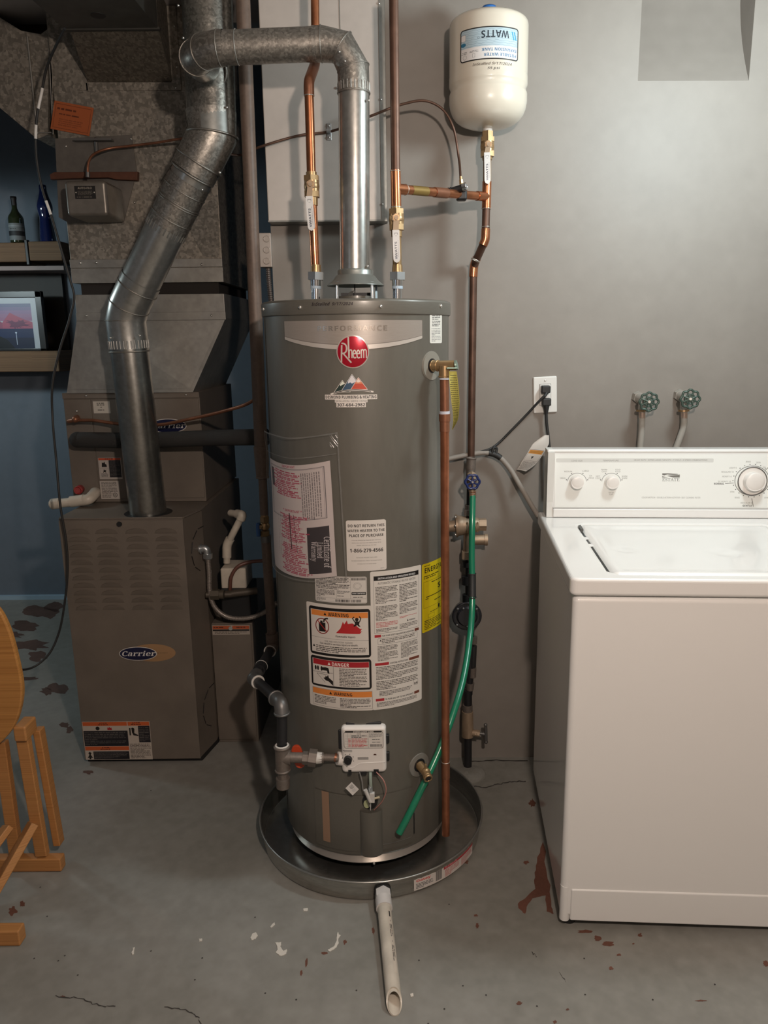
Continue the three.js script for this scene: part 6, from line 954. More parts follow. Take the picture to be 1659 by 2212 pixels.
// ---------- furnace ----------
let FS = -0.67;
const FT = 0.866, FZ = -2.385, FB = -3.1, CZ = -2.64;
{
  const xl = pz(155, 1380, FZ).x, xr = pz(415, 1380, FZ).x - 0.002, xs = xr + 0.028; FS = xs;
  const t = thing('furnace', 'tan metal gas furnace with louvred lower door', 'furnace', V((xl + xs) / 2, 0, -2.7));
  const outline = [[xl, FZ], [xr, FZ], [xs, FZ - 0.125], [xs, FB], [xl - 0.01, FB], [xl - 0.01, FZ - 0.03]];
  part('cabinet', hull(outline.map(([x, z]) => V(x, 0.022, z + (z === FZ ? -0.004 : 0))), outline.map(([x, z]) => V(x, FT, z + (z === FZ ? -0.004 : 0)))), M.furnace, t);
  part('base_rail', hull(outline.map(([x, z]) => V(x, 0, z - 0.02)), outline.map(([x, z]) => V(x, 0.024, z - 0.02))), M.black, t);
  const door = part('door', hull([[xl, FZ], [xr, FZ], [xr, FZ - 0.004], [xl, FZ - 0.004]].map(([x, z]) => V(x, 0.02, z)), [[xl, FZ], [xr, FZ], [xr, FZ - 0.004], [xl, FZ - 0.004]].map(([x, z]) => V(x, FT - 0.006, z))), M.furnace, t, 'tan louvred front door');
  // four columns of eleven hooded louvres
  const gx = (px, py) => pz(px, py, FZ).x, cols = [[100 + 218 / 3.19, 100 + 413 / 3.19], 0];
  const lw = 0.0755, cx0 = [169, 229.5, 294.5, 358].map((px) => pz(px, 1147, FZ).x), yTop = pz(260, 1152, FZ).y, yBot = pz(290, 1316, FZ).y;
  for (let r = 0; r < 11; r++) for (let c = 0; c < 4; c++) {
    const x = cx0[c], y = yTop + (yBot - yTop) * r / 10 - 0.002;
    const hood = sheet((u, v) => { const k = (u - 0.5) * 2, h = Math.sqrt(Math.max(0, 1 - k * k)); return V(x + k * lw / 2, y + h * 0.0165 * v, FZ + 0.0004 + 0.0052 * h * v ** 0.8); }, 12, 5, (u, v) => [x + u * 0.07, y + v * 0.02]);
    const slot = sheet((u, v) => { const k = (u - 0.5) * 2, h = Math.sqrt(Math.max(0, 1 - k * k)); return V(x + k * lw / 2, y + h * 0.0165 * (1 + 0.1 * (1 - v)), FZ + 0.0003 + 0.0052 * h * v); }, 12, 1, () => [0, 0]);
    const lv = part('louvre', hood, M.furnace, door); part('louvre_slot', slot, M.furnace, lv);
  }
  const kc = pz(258, 1132, FZ); part('door_knob', [rod(kc, kc.clone().add(V(0, 0, 0.005)), 0.0085, 0.008, 20)], M.black, door, 'black thumb screw');
  const oval = (a, b, cx, cy, z, tex, name, lab, par) => part(name, sheet((u, v) => { const q = u * 6.28319; return V(cx + Math.cos(q) * a * v, cy + Math.sin(q) * b * v, z + 0.0016 * (1 - v * v)); }, 40, 4, (u, v) => [0.5 + 0.5 * v * Math.cos(u * 6.28319), 0.5 + 0.5 * v * Math.sin(u * 6.28319)]), print(tex, 0.35), par, lab);
  const logo = canvasTex(512, 256, (g) => { g.fillStyle = '#c9c4bd'; g.fillRect(0, 0, 512, 256); g.fillStyle = '#14183a'; g.beginPath(); g.ellipse(256, 128, 244, 116, 0, 0, 7); g.fill(); txt(g, 'Carrier', 256, 168, 122, { italic: true, bold: true, family: 'serif', color: '#d9d6d2', align: 'center' }); });
  const gold = canvasTex(256, 128, (g) => { g.fillStyle = '#9c7a58'; g.fillRect(0, 0, 256, 128); fine(g, 150, 60, 80, 10, 1, 4, '#6b543c', 1); });
  const b0 = pz(299, 1411, FZ), b1 = pz(330, 1410, FZ);
  oval(0.076, 0.031, b1.x, b1.y, FZ + 0.0006, gold, 'gold_oval', 'tan oval behind the badge', door); oval(0.063, 0.0245, b0.x, b0.y, FZ + 0.0042, logo, 'maker_badge', 'dark blue oval badge', door);
  const lt = canvasTex(900, 520, (g, w, h) => { g.fillStyle = '#b9aea3'; g.fillRect(0, 0, w, h); g.fillStyle = '#c25a2c'; g.fillRect(6, 6, 590, 52); g.fillRect(606, 6, 288, 52); g.fillRect(6, 338, 590, 54); for (const [x, y] of [[240, 30], [680, 28], [240, 362]]) { triangle(g, x - 10, y, 18, '#2a120a'); fine(g, x + 16, y - 18, 90, 18, 1, 3, '#2a120a', 1); fine(g, x - 30, y + 4, 170, 20, 1, 4, '#2a120a', 1); } g.fillStyle = '#16131a'; g.fillRect(6, 124, 590, 208); g.fillRect(740, 62, 154, 224); g.fillRect(110, 406, 480, 108); fine(g, 16, 138, 560, 186, 8, 5, '#6b655f', 0.5); fine(g, 748, 76, 136, 200, 9, 6, '#6b655f', 0.7); fine(g, 118, 414, 464, 92, 6, 7, '#6b655f', 0.8); fine(g, 610, 300, 280, 210, 11, 8, '#4b443e', 0.8); g.fillStyle = '#17120f'; g.fillRect(620, 90, 18, 100); poly(g, [[650, 90], [672, 84], [690, 100], [684, 160], [736, 186], [736, 200], [672, 190], [654, 150]], '#17120f'); g.beginPath(); g.arc(200, 92, 26, 0, 7); g.fill(); poly(g, [[330, 116], [330, 76], [346, 92], [356, 68], [370, 90], [384, 78], [392, 116]], '#a3242b'); poly(g, [[24, 500], [54, 450], [40, 430], [60, 410], [84, 430], [70, 450], [102, 500], [78, 490], [70, 512], [50, 512], [48, 490]], '#17120f'); });
  { const a = pz(187, 1641, FZ), b = pz(330, 1637, FZ), c = pz(176, 1559, FZ); const x0 = (a.x + c.x) / 2; part('warning_label', plate(V(x0, a.y, FZ + 0.0003), V(b.x, a.y, FZ + 0.0003), V(x0, c.y, FZ + 0.0003), 0.0005), print(lt), door, 'orange, black and white warning label'); }
  // knockouts pressed in the slanted side
  const sx = (f, y) => V(xr + (xs - xr) * f, y, FZ - 0.125 * f), sn = V(0.125, 0, 0.028).normalize();
  for (const y of [0.735, 0.165]) part('knockout', Array.from({ length: 5 }, (_, k) => { const a = (-70 + k * 36) * Math.PI / 180, b = a + 0.5; const c = sx(0.9, y), p = (q) => c.clone().add(V(-Math.cos(q) * 0.075 * 0.22, Math.sin(q) * 0.075, Math.cos(q) * 0.075 * 0.975)).addScaledVector(sn, 0.0008); return rod(p(a), p(b), 0.0014, 0.0014, 6); }), M.black, t);
  const vh = pz(321, 1110, -2.47); part('flue_collar', rod(V(vh.x, FT - 0.001, -2.47), V(vh.x, FT + 0.0012, -2.47), 0.076, 0.076, 40), M.black, t);
  part('top_edge', [rod(V(xl, FT, FZ - 0.004), V(xr, FT, FZ - 0.004), 0.003, 0.003, 8), rod(V(xr, FT, FZ - 0.004), V(xs, FT, FZ - 0.125), 0.003, 0.003, 8)], M.furnace, t);

  // coil cabinet on top
  const ax = pz(135, 850, CZ).x, bx = pz(430, 846, CZ).x, ty = pz(280, 848, CZ).y;
  const u = thing('coil_cabinet', 'tan coil cabinet stacked on the furnace behind the flue', 'cabinet', V((ax + bx) / 2, FT, -2.87));
  part('casing', box(ax, bx, FT + 0.001, ty, FB - 0.03, CZ, 0.002), M.furnace, u);
  const C = (x, y, zz = CZ) => pz(x, y, zz);
  const pa = part('service_panel', [box(C(208, 970).x, bx - 0.004, C(300, 1076).y, C(300, 862).y, CZ, CZ + 0.0035, 0.001)], M.furnace, u);
  part('fixed_panel', [box(ax + 0.002, C(206, 970).x - 0.001, FT + 0.02, C(300, 862).y, CZ, CZ + 0.0028, 0.001)], M.furnace, u);
  part('top_flange', [box(ax, bx, C(300, 860).y, ty, CZ, CZ + 0.005, 0.001)], M.furnace, u);
  for (const [x, y] of [[186, 855], [402, 853], [166, 888]]) part('screw', ball(C(x, y, CZ + 0.006), 0.0038), M.screw, u);
  const lx = (a, b, c, tex, nm, lab) => { const A = C(...a, CZ + 0.0042), B = C(...b, CZ + 0.0042), D = C(...c, CZ + 0.0042); part(nm, plate(V(A.x, A.y, A.z), V(B.x, A.y, A.z), V(A.x, D.y, A.z), 0.0004), print(tex), pa, lab); };
  lx([203, 893], [239, 893], [201, 867], canvasTex(256, 180, (g) => { g.fillStyle = '#b9b0a4'; g.fillRect(0, 0, 256, 180); fine(g, 56, 16, 120, 52, 2, 3, '#2b2621', 1); fine(g, 108, 76, 30, 24, 1, 4, '#2b2621', 1); fine(g, 64, 118, 120, 26, 1, 5, '#2b2621', 1); }), 'part_label', 'small white label');
  lx([216, 1035], [265, 1035], [212, 989], canvasTex(300, 280, (g) => { g.fillStyle = '#b5aca4'; g.fillRect(0, 0, 300, 280); g.fillStyle = '#bd4a26'; g.fillRect(4, 4, 292, 26); fine(g, 90, 6, 120, 20, 1, 6, '#2a120a', 1); g.fillStyle = '#1a171a'; g.fillRect(136, 32, 156, 226); fine(g, 146, 44, 130, 200, 12, 8, '#55504b', 0.8); g.strokeStyle = '#333'; g.strokeRect(12, 32, 114, 226); g.beginPath(); g.moveTo(12, 140); g.lineTo(126, 140); g.stroke(); poly(g, [[40, 120], [46, 60], [64, 70], [80, 50], [88, 80], [104, 90], [108, 120]], '#17120f'); poly(g, [[64, 150], [78, 166], [96, 158], [86, 178], [92, 196], [70, 186], [52, 198], [58, 176]], '#17120f'); fine(g, 24, 202, 90, 50, 4, 9, '#333', 1); }), 'coil_warning_label', 'white and black warning label');
  lx([219, 1078], [260, 1078], [217, 1039], canvasTex(300, 290, (g) => { g.fillStyle = '#b8b0a8'; g.fillRect(0, 0, 300, 290); fine(g, 20, 14, 256, 200, 11, 10, '#4b4540', 0.8); fine(g, 20, 220, 150, 50, 3, 11, '#4b4540', 1); g.strokeStyle = '#222'; g.lineWidth = 7; g.beginPath(); g.arc(226, 226, 32, 0, 7); g.stroke(); txt(g, 'UL', 226, 238, 34, { bold: true, align: 'center' }); }), 'coil_rating_label', 'white rating label');
  const cb = C(363, 920, CZ + 0.005); oval(0.0635, 0.0245, cb.x, cb.y, CZ + 0.0045, logo, 'maker_badge', 'dark blue oval badge half behind the flue', pa);

  // transition above the coil
  const q0 = C(147, 845), q1 = C(418, 840), q2 = C(487, 688), q3 = C(166, 690), q4 = C(485, 634), q5 = C(168, 638), back = -3.12;
  const p = thing('supply_transition', 'plain sheet metal transition widening upward from the coil cabinet', 'duct', V((q0.x + q1.x) / 2, ty, -2.88));
  part('shell', hull([V(q0.x, ty, CZ + 0.012), V(q1.x, ty, CZ + 0.012), V(q2.x, q2.y, CZ), V(q3.x, q3.y, CZ)], [V(q0.x, ty, back), V(q1.x, ty, back), V(q2.x, q2.y, back), V(q3.x, q3.y, back)]), M.galvBand, p);
  // cross-broken front: four shallow facets
  const F4 = [V(q0.x + 0.008, ty + 0.012, CZ + 0.0132), V(q1.x - 0.008, ty + 0.012, CZ + 0.0132), V(q2.x - 0.012, q2.y - 0.006, CZ + 0.0012), V(q3.x + 0.008, q3.y - 0.006, CZ + 0.0012)], mid = F4.reduce((a, b) => a.add(b), V(0, 0, 0)).multiplyScalar(0.25).add(V(0, 0, 0.006));
  const tri = (a, b, c) => { const g = new THREE.BufferGeometry(); g.setAttribute('position', new THREE.Float32BufferAttribute([...a.toArray(), ...b.toArray(), ...c.toArray()], 3)); g.computeVertexNormals(); return metreUV(g); };
  part('cross_broken_panel', [0, 1, 2, 3].map((i) => tri(F4[i], F4[(i + 1) % 4], mid)), M.galvBand, p);
  part('upper_band', box(q3.x, q2.x, q2.y, q4.y, back, CZ, 0.002), M.galvBand, p);
  part('band_flange', [box(q3.x, q2.x + 0.002, q2.y - 0.004, q2.y + 0.022, CZ, CZ + 0.004, 0.001)], M.galvBand, p);
  for (const [x, y] of [[187, 682], [457, 681], [417, 834], [347, 838]]) part('screw', ball(C(x, y, CZ + 0.006), 0.0038), M.screw, p);
  const g0 = C(157, 612), g1 = C(478, 610), pl = V(g0.x, g0.y, 0);
  single('canvas_connector', box(q3.x + 0.02, Math.min(q2.x, g1.x) - 0.012, q4.y - 0.004, g0.y + 0.004, back + 0.02, CZ - 0.012), std({ color: rgb(0.02, 0.016, 0.014), roughness: 0.9 }), 'black flexible collar between the two plenum sections', 'connector', V((g0.x + g1.x) / 2, q4.y, -2.88));
  // upper plenum
  const x0 = g0.x, x1 = C(476, 500).x, pt = thing('supply_plenum', 'spangled galvanised supply plenum rising to the ceiling', 'duct', V((x0 + x1) / 2, g0.y, -2.88));
  part('shell', box(x0, x1, g0.y, CEIL - 0.003, back, CZ, 0.002), M.galvPlenum, pt);
  part('lower_band', [box(x0 - 0.001, x1 + 0.001, C(315, 578).y, C(315, 560).y, CZ, CZ + 0.005, 0.001)], M.galvBand, pt);
  part('bottom_band', [box(x0 - 0.001, x1 + 0.001, g0.y, C(315, 579).y, CZ, CZ + 0.002, 0.0005)], M.galvBand, pt);
  for (const [x, y] of [[174, 568], [208, 567], [436, 571]]) part('screw', ball(C(x, y, CZ + 0.007), 0.0042), M.screw, pt);
  const crease = (a, b) => rod(C(...a, CZ + 0.0002), C(...b, CZ + 0.0002), 0.0016, 0.0016, 6);
  parts('pressed_crease', [crease([400, 240], [305, 300]), crease([305, 300], [345, 398]), crease([395, 478], [460, 545]), crease([113, 100], [115, 290])], M.galvPlenum, pt);
  part('patch_plate', prism([[405, 237], [404, 330], [375, 350], [344, 398], [302, 318], [345, 240]].map(([x, y]) => C(x, y)), CZ - 0.001, CZ + 0.0022), std({ map: scaled(spangleDark, 6), metalness: 0.5, roughness: 0.5, color: rgb(0.72, 0.69, 0.65) }), pt, 'paler patch plate');
  part('patch_plate', prism([[400, 478], [470, 420], [474, 555], [440, 555]].map(([x, y]) => C(x, y)), CZ - 0.001, CZ + 0.002), std({ map: scaled(spangleDark, 6), metalness: 0.5, roughness: 0.5, color: rgb(0.62, 0.60, 0.57) }), pt, 'paler patch plate');
  // take-off boot and overhead trunk
  const th = 2.29, e0 = pg(140, 64, th), e1 = pg(345, 66, th), f0 = C(190, 178), f1 = C(372, 178);
  const tr = thing('trunk_duct', 'dark overhead trunk duct running forward from the plenum', 'duct', V((e0.x + e1.x) / 2, th, e0.z));
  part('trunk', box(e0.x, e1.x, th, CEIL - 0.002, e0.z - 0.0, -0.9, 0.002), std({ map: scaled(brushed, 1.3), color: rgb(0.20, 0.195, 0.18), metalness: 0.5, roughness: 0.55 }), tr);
  part('trunk_flange', [box(e0.x - 0.008, e1.x + 0.006, th - 0.004, th + 0.002, e0.z - 0.006, e0.z + 0.008)], std({ color: rgb(0.06, 0.058, 0.052), metalness: 0.4, roughness: 0.6 }), tr);
  const bx0 = pg(155, 68, th).x, bx1 = e1.x;
  part('boot', hull([V(bx0, th, e0.z), V(bx1, th, e0.z), V(bx1, CEIL - 0.003, e0.z), V(bx0, CEIL - 0.003, e0.z)], [V(f0.x, f0.y, CZ), V(f1.x, f1.y, CZ), V(f1.x, CEIL - 0.003, CZ), V(f0.x, CEIL - 0.003, CZ)]), std({ map: scaled(spangleDark, 6.5), color: rgb(0.46, 0.42, 0.37), metalness: 0.5, roughness: 0.55 }), tr);
  parts('boot_flange', [box(C(187, 188).x, C(390, 188).x, C(290, 196).y, C(290, 179).y, CZ, CZ + 0.003), box(C(372, 188).x, C(392, 188).x, C(380, 196).y, CEIL - 0.004, CZ + 0.001, CZ + 0.0045), box(C(172, 188).x, C(190, 188).x, C(180, 196).y, C(180, 100).y, CZ, CZ + 0.003)], M.galvPlenum, tr);
  for (const [x, y] of [[376, 57], [382, 145], [380, 190]]) part('screw', ball(C(x, y, CZ + 0.004), 0.0036), M.screw, tr);
  part('damper_plug', (() => { const c = pg(212, 33, th); return rod(V(c.x, th - 0.001, c.z), V(c.x, th + 0.002, c.z), 0.02, 0.02, 24); })(), M.black, tr);
  // branch duct to the left
  const bz = CZ - 0.02, B = (x, y) => pz(x, y, bz);
  const br = thing('branch_duct', 'spangled galvanised branch duct left of the plenum with slanted underside', 'duct', B(60, 290));
  part('shell', prism([[104, 291], [80, 300], [0, 233], [-90, 160], [-90, -30], [0, 38], [45, 66], [88, 74], [104, 62]].map(([x, y]) => B(x, y)), bz - 0.3, bz), M.galvPlenum, br);
  parts('standing_seam', [rod(B(60, 80).add(V(0, 0, 0.003)), B(82, 290).add(V(0, 0, 0.003)), 0.0032, 0.0032, 8), rod(B(105, 85).add(V(0, 0, 0.002)), B(115, 290).add(V(0, 0, 0.002)), 0.0022, 0.0022, 8), rod(B(80, 287).add(V(0, 0, 0.003)), B(112, 287).add(V(0, 0, 0.003)), 0.002, 0.002, 8)], M.galvBand, br);

  // humidifier on the plenum
  const hz = CZ + 0.15, hu = thing('humidifier', 'grey steel humidifier box mounted on the plenum', 'humidifier', C(200, 470));
  part('mounting_plate', prism([[120, 300], [286, 292], [296, 372], [268, 480], [150, 482], [128, 470]].map(([x, y]) => C(x, y)), CZ, CZ + 0.004), std({ map: scaled(brushed, 2), color: rgb(0.33, 0.30, 0.275), metalness: 0.35, roughness: 0.5 }), hu);
  const fa = [pz(145, 467, hz), pz(234, 463, hz), pz(226, 386, hz), pz(140, 389, hz)], ba = fa.map((v2) => V(v2.x, v2.y, CZ + 0.003));
  part('housing', [box(fa[0].x, fa[1].x, fa[0].y, fa[3].y, CZ + 0.003, hz, 0.012)], std({ map: scaled(brushed, 2), color: rgb(0.44, 0.40, 0.36), metalness: 0.45, roughness: 0.36 }), hu);
  { const a = pz(163, 430, hz), b = pz(208, 430, hz), c = pz(163, 402, hz); part('maker_plate', plate(V(a.x, a.y, hz + 0.0002), V(b.x, a.y, hz + 0.0002), V(a.x, c.y, hz + 0.0002), 0.0008), print(canvasTex(256, 160, (g) => { g.fillStyle = '#151210'; g.fillRect(0, 0, 256, 160); txt(g, 'AUTO-FLO', 128, 38, 36, { bold: true, align: 'center', color: '#a39a8e', width: 0 }); fine(g, 36, 56, 184, 60, 4, 5, '#7d756b', 1); fine(g, 20, 126, 216, 22, 1, 6, '#7d756b', 1); g.fillStyle = '#cfc8bd'; g.beginPath(); g.arc(16, 80, 8, 0, 7); g.arc(240, 80, 8, 0, 7); g.fill(); })), hu, 'small black maker plate'); }
  part('rusty_bar', prism([[108, 377], [118, 372], [298, 371], [297, 390], [250, 388], [235, 384], [150, 386], [110, 388]].map(([x, y]) => C(x, y, CZ + 0.02)), CZ + 0.004, CZ + 0.024, 0.002), std({ color: rgb(0.20, 0.07, 0.035), roughness: 0.75, map: scaled(brushed, 3) }), hu, 'rust red strip');
  part('bracket', [box(C(167, 306).x, C(248, 306).x, C(208, 308).y, C(208, 304).y, CZ + 0.006, CZ + 0.03), rod(C(208, 306, CZ + 0.025), C(209, 330, CZ + 0.015), 0.006), ball(C(207, 300, CZ + 0.02), 0.0055)], M.iron, hu);
  for (const [x, y] of [[143, 316], [283, 300], [291, 437]]) part('screw', ball(C(x, y, CZ + 0.005), 0.0038), M.screw, hu);
  part('water_fitting', rod(pz(190, 383, CZ + 0.09), pz(190, 372, CZ + 0.09), 0.006), M.iron, hu);
  const ht = [[190, 376, CZ + 0.09], [190, 358, CZ + 0.09], [196, 340, CZ + 0.08], [212, 328, CZ + 0.06], [240, 320, CZ + 0.04], [275, 316, CZ + 0.035], [340, 308, CZ + 0.05], [400, 299, CZ + 0.09], [450, 300, CZ + 0.1]].map((a) => pz(...a));
  single('copper_tubing', smooth(ht, 0.0038, 70, 10), M.copperDull, 'thin copper tubing rising from the humidifier box to the flue', 'tubing', ht[0]);
  { // orange paper card on the plenum
    const cT = canvasTex(512, 320, (g, w, h) => { g.fillStyle = '#a2552c'; g.fillRect(0, 0, w, h); g.strokeStyle = '#5b2b14'; g.lineWidth = 4; g.strokeRect(26, 26, w - 52, h - 52); fine(g, 50, 56, 300, 44, 1, 3, '#4a1f0d', 1); fine(g, 80, 120, 340, 30, 1, 4, '#4a1f0d', 1); fine(g, 90, 180, 320, 90, 4, 5, '#7d3f1f', 1); });
    const a = C(109, 278, CZ + 0.004), b = C(193, 294, CZ + 0.004), c = C(118, 217, CZ + 0.004); single('orange_card', plate(a, b, c, 0.0006), std({ map: cT, roughness: 0.8 }), 'crooked orange printed card stuck on the plenum', 'card', a);
  }
}
// refrigerant lines in front of the coil cabinet
{
  const z = CZ + 0.06, P = (x, y, zz = z) => pz(x, y, zz);
  single('insulated_line', [bent([P(172, 950, CZ - 0.01), P(168, 950, z), P(300, 952, z + 0.01), P(450, 946, z + 0.04), P(575, 944, z + 0.16)], 0.0262, 0.03, 18), ball(P(168, 950, z - 0.004), 0.0268)], M.insul, 'thick black insulated refrigerant line crossing the coil cabinet', 'pipe', P(168, 950));
  const cu = thing('refrigerant_tubing', 'copper refrigerant tubing crossing the coil cabinet above the insulated line', 'tubing', P(165, 906));
  part('tube', smooth([[150, 909, z - 0.02], [165, 908, z - 0.01], [200, 908, z - 0.005], [260, 916, z], [340, 918, z + 0.01], [420, 903, z + 0.04], [480, 889, z + 0.08], [530, 874, z + 0.13], [552, 862, z + 0.15]].map((a) => P(...a)), 0.0055, 70, 10), M.copperDull, cu);
  part('stub_fitting', [rod(P(166, 903, CZ), P(163, 907, z - 0.008), 0.012, 0.01), ball(P(163, 906, z - 0.006), 0.011), rod(P(148, 910, z - 0.018), P(170, 906, z - 0.006), 0.007)], M.copperDull, cu);
}
{ // condensate outlet
  const z = CZ + 0.075, P = (x, y, zz = z) => pz(x, y, zz);
  const t = thing('condensate_pipe', 'white plastic condensate pipe elbow at the foot of the coil cabinet', 'pipe', P(190, 1075));
  part('pipe', [rod(P(122, 1088), P(160, 1084), 0.0155), ball(P(116, 1088.5), 0.0185, 0.9, 1, 1), rod(P(112, 1089), P(130, 1087), 0.0185)], M.pvc, t);
  part('elbow', [rod(P(153, 1084), P(182, 1080), 0.0192), bent([P(178, 1081), P(192, 1079), P(203, 1068, CZ + 0.045), P(206, 1063, CZ)], 0.0185, 0.02)], M.pvc, t);
  part('red_plug', [rod(P(174, 1056, CZ), P(169, 1059, CZ + 0.045), 0.0145), ring(P(169, 1059, CZ + 0.045), V(-0.1, 0, 1), 0.012, 0.0028)], phy({ color: rgb(0.28, 0.02, 0.02), roughness: 0.5 }), t, 'dark red drain plug');
}
// ---------- between furnace and heater ----------
{
  const fz = -2.525, x0 = pz(470, 1600, fz).x, x1 = pz(557, 1600, fz).x, yt = pz(505, 1347, fz).y;
  const t = thing('filter_cabinet', 'narrow tan filter cabinet on the floor between furnace and heater', 'cabinet', V((x0 + x1) / 2, 0, fz - 0.25));
  part('casing', box(FS + 0.002, x1 + 0.003, 0, yt, -3.05, fz - 0.004, 0.002), M.furnace, t);
  const d = part('door', box(FS + 0.002, x1 - 0.003, 0.012, yt - 0.004, fz - 0.004, fz, 0.0015), M.furnace, t);
  const a = pz(461, 1371, fz), b = pz(540, 1369, fz), c = pz(459, 1351, fz);
  part('warning_label', plate(V(FS + 0.005, a.y, fz + 0.0002), V(b.x, a.y, fz + 0.0002), V(FS + 0.005, c.y, fz + 0.0002), 0.0005), print(canvasTex(512, 128, (g) => { g.fillStyle = '#a99e93'; g.fillRect(0, 0, 512, 128); g.fillStyle = '#b0522a'; g.fillRect(6, 8, 500, 44); fine(g, 20, 14, 160, 30, 1, 3, '#33150a', 1); fine(g, 330, 14, 160, 30, 1, 4, '#33150a', 1); g.fillStyle = '#1a1715'; g.fillRect(6, 56, 500, 22); fine(g, 30, 84, 450, 34, 2, 5, '#2b2621', 1); })), d, 'orange and white label strip');
  const k = pz(499, 1356, fz); part('door_knob', [rod(k, k.clone().add(V(0, 0, 0.008)), 0.0075, 0.007, 20)], M.screw, d);
  // condensate pump standing on it
  const pz0 = -2.545, P = (x, y, zz = pz0) => pz(x, y, zz);
  const cx0 = P(476, 1240).x, cx1 = P(531, 1240).x, cy0 = P(500, 1272).y, cy1 = P(500, 1228).y;
  const pu = thing('condensate_pump', 'cream box pump with black reservoir standing behind the filter cabinet', 'pump', V((cx0 + cx1) / 2, yt, pz0 - 0.06));
  part('cover', box(cx0, cx1, cy0, cy1, pz0 - 0.11, pz0, 0.006), M.pvc, pu, 'cream plastic cover');
  part('reservoir', box(cx0 - 0.004, cx1 + 0.012, yt, cy0 + 0.002, pz0 - 0.12, pz0 + 0.004, 0.006), M.black, pu);
  const pv = thing('pump_pipe', 'cream plastic pipe bending down into the pump', 'pipe', P(490, 1210));
  part('pipe', bent([P(490, 1216, pz0 - 0.05), P(490, 1178, pz0 - 0.05), P(524, 1112, pz0 - 0.02), P(498, 1108, pz0 - 0.08)], 0.0118, 0.018), M.pvc, pv);
  parts('elbow', [bent([P(490, 1204, pz0 - 0.05), P(490, 1178, pz0 - 0.05), P(497, 1164, pz0 - 0.048)], 0.0158, 0.02), bent([P(520, 1122, pz0 - 0.022), P(524, 1112, pz0 - 0.02), P(512, 1110, pz0 - 0.05)], 0.0155, 0.014)], M.pvc, pv);
  single('vinyl_tube', smooth([[497, 1274, pz0 + 0.02], [500, 1245, pz0 + 0.025], [514, 1224, pz0 + 0.02], [540, 1214, pz0 + 0.01], [580, 1211, pz0 + 0.02]].map((a2) => P(...a2)), 0.0062, 40, 10), std({ color: rgb(0.13, 0.055, 0.04), roughness: 0.35 }), 'reddish brown vinyl tube looping over the pump', 'tube', P(497, 1270));
  // conduit elbow and flexible conduit
  const ez = -2.478, E = (x, y, zz = ez) => pz(x, y, zz);
  const fc = thing('flexible_conduit', 'ribbed steel conduit curling from the furnace side past the pump', 'conduit', E(440, 1185), 'flexible conduits');
  part('elbow_fitting', [bent([E(430, 1186), E(446, 1184), E(449, 1204)], 0.0125, 0.02), hex(E(449, 1196), E(449, 1206), 0.0155), ring(E(434, 1186), V(1, 0, 0), 0.014, 0.003)], M.zinc, fc);
  const path = new THREE.CatmullRomCurve3([[449, 1204], [452, 1240], [453, 1275], [463, 1310], [490, 1332], [530, 1336], [565, 1326], [600, 1302, -2.45]].map((a2) => E(...a2)), false, 'centripetal').getSpacedPoints(84), rib = [tube(path, 0.0072, 12)];
  path.forEach((p, i) => { if (i) rib.push(ring(p, p.clone().sub(path[i - 1]), 0.0074, 0.0014, 12, 5)); });
  part('ribbed_hose', rib, std({ color: rgb(0.34, 0.30, 0.27), metalness: 0.6, roughness: 0.4 }), fc);
  const gl = thing('furnace_gas_line', 'dark iron gas line stub entering the furnace side', 'pipe', E(470, 1280));
  part('pipe', [rod(E(444, 1285), E(500, 1284, -2.5), 0.0105), rod(E(488, 1284, -2.5), E(556, 1276, -2.52), 0.0125)], std({ color: rgb(0.075, 0.06, 0.045), roughness: 0.55, metalness: 0.3 }), gl);
  part('union', [hex(E(456, 1284), E(474, 1284), 0.0185), rod(E(474, 1284), E(484, 1284), 0.015)], std({ color: rgb(0.09, 0.075, 0.055), roughness: 0.55, metalness: 0.3 }), gl);
}
// ---------- black cable on the left ----------
{
  const z = -2.42, C = [[140, 62, -2.30], [118, 105, -2.36], [100, 150, -2.40], [90, 200, z], [80, 250, z], [77, 300, z], [80, 350, z], [92, 410, z], [112, 470, z], [134, 545, z], [150, 600, z], [160, 640, z], [150, 690, z], [128, 760, z], [113, 835, z], [114, 910, z], [122, 1000, z + 0.05], [130, 1090, z + 0.07], [143, 1170, z + 0.07], [146, 1230, z + 0.07], [140, 1300, z + 0.07], [126, 1370, z + 0.07], [104, 1415, z + 0.09], [70, 1442, z + 0.12], [20, 1448, z + 0.2]].map((a) => pz(...a));
  const t = thing('hanging_cable', 'long black cable hanging from the trunk duct past the shelves', 'cable', C[0]), pts = new THREE.CatmullRomCurve3(C, false, 'centripetal').getPoints(240);
  part('cable', tube(pts, 0.0036, 10), M.rubber, t);
  const bit = (y0, y1) => pts.filter((p) => p.y < pz(80, y0, z).y && p.y > pz(80, y1, z).y);
  for (const [y0, y1] of [[190, 238], [266, 300], [430, 466]]) part('white_tape', tube(bit(y0, y1), 0.0041, 10), M.white, t, 'wrap of white tape');
}
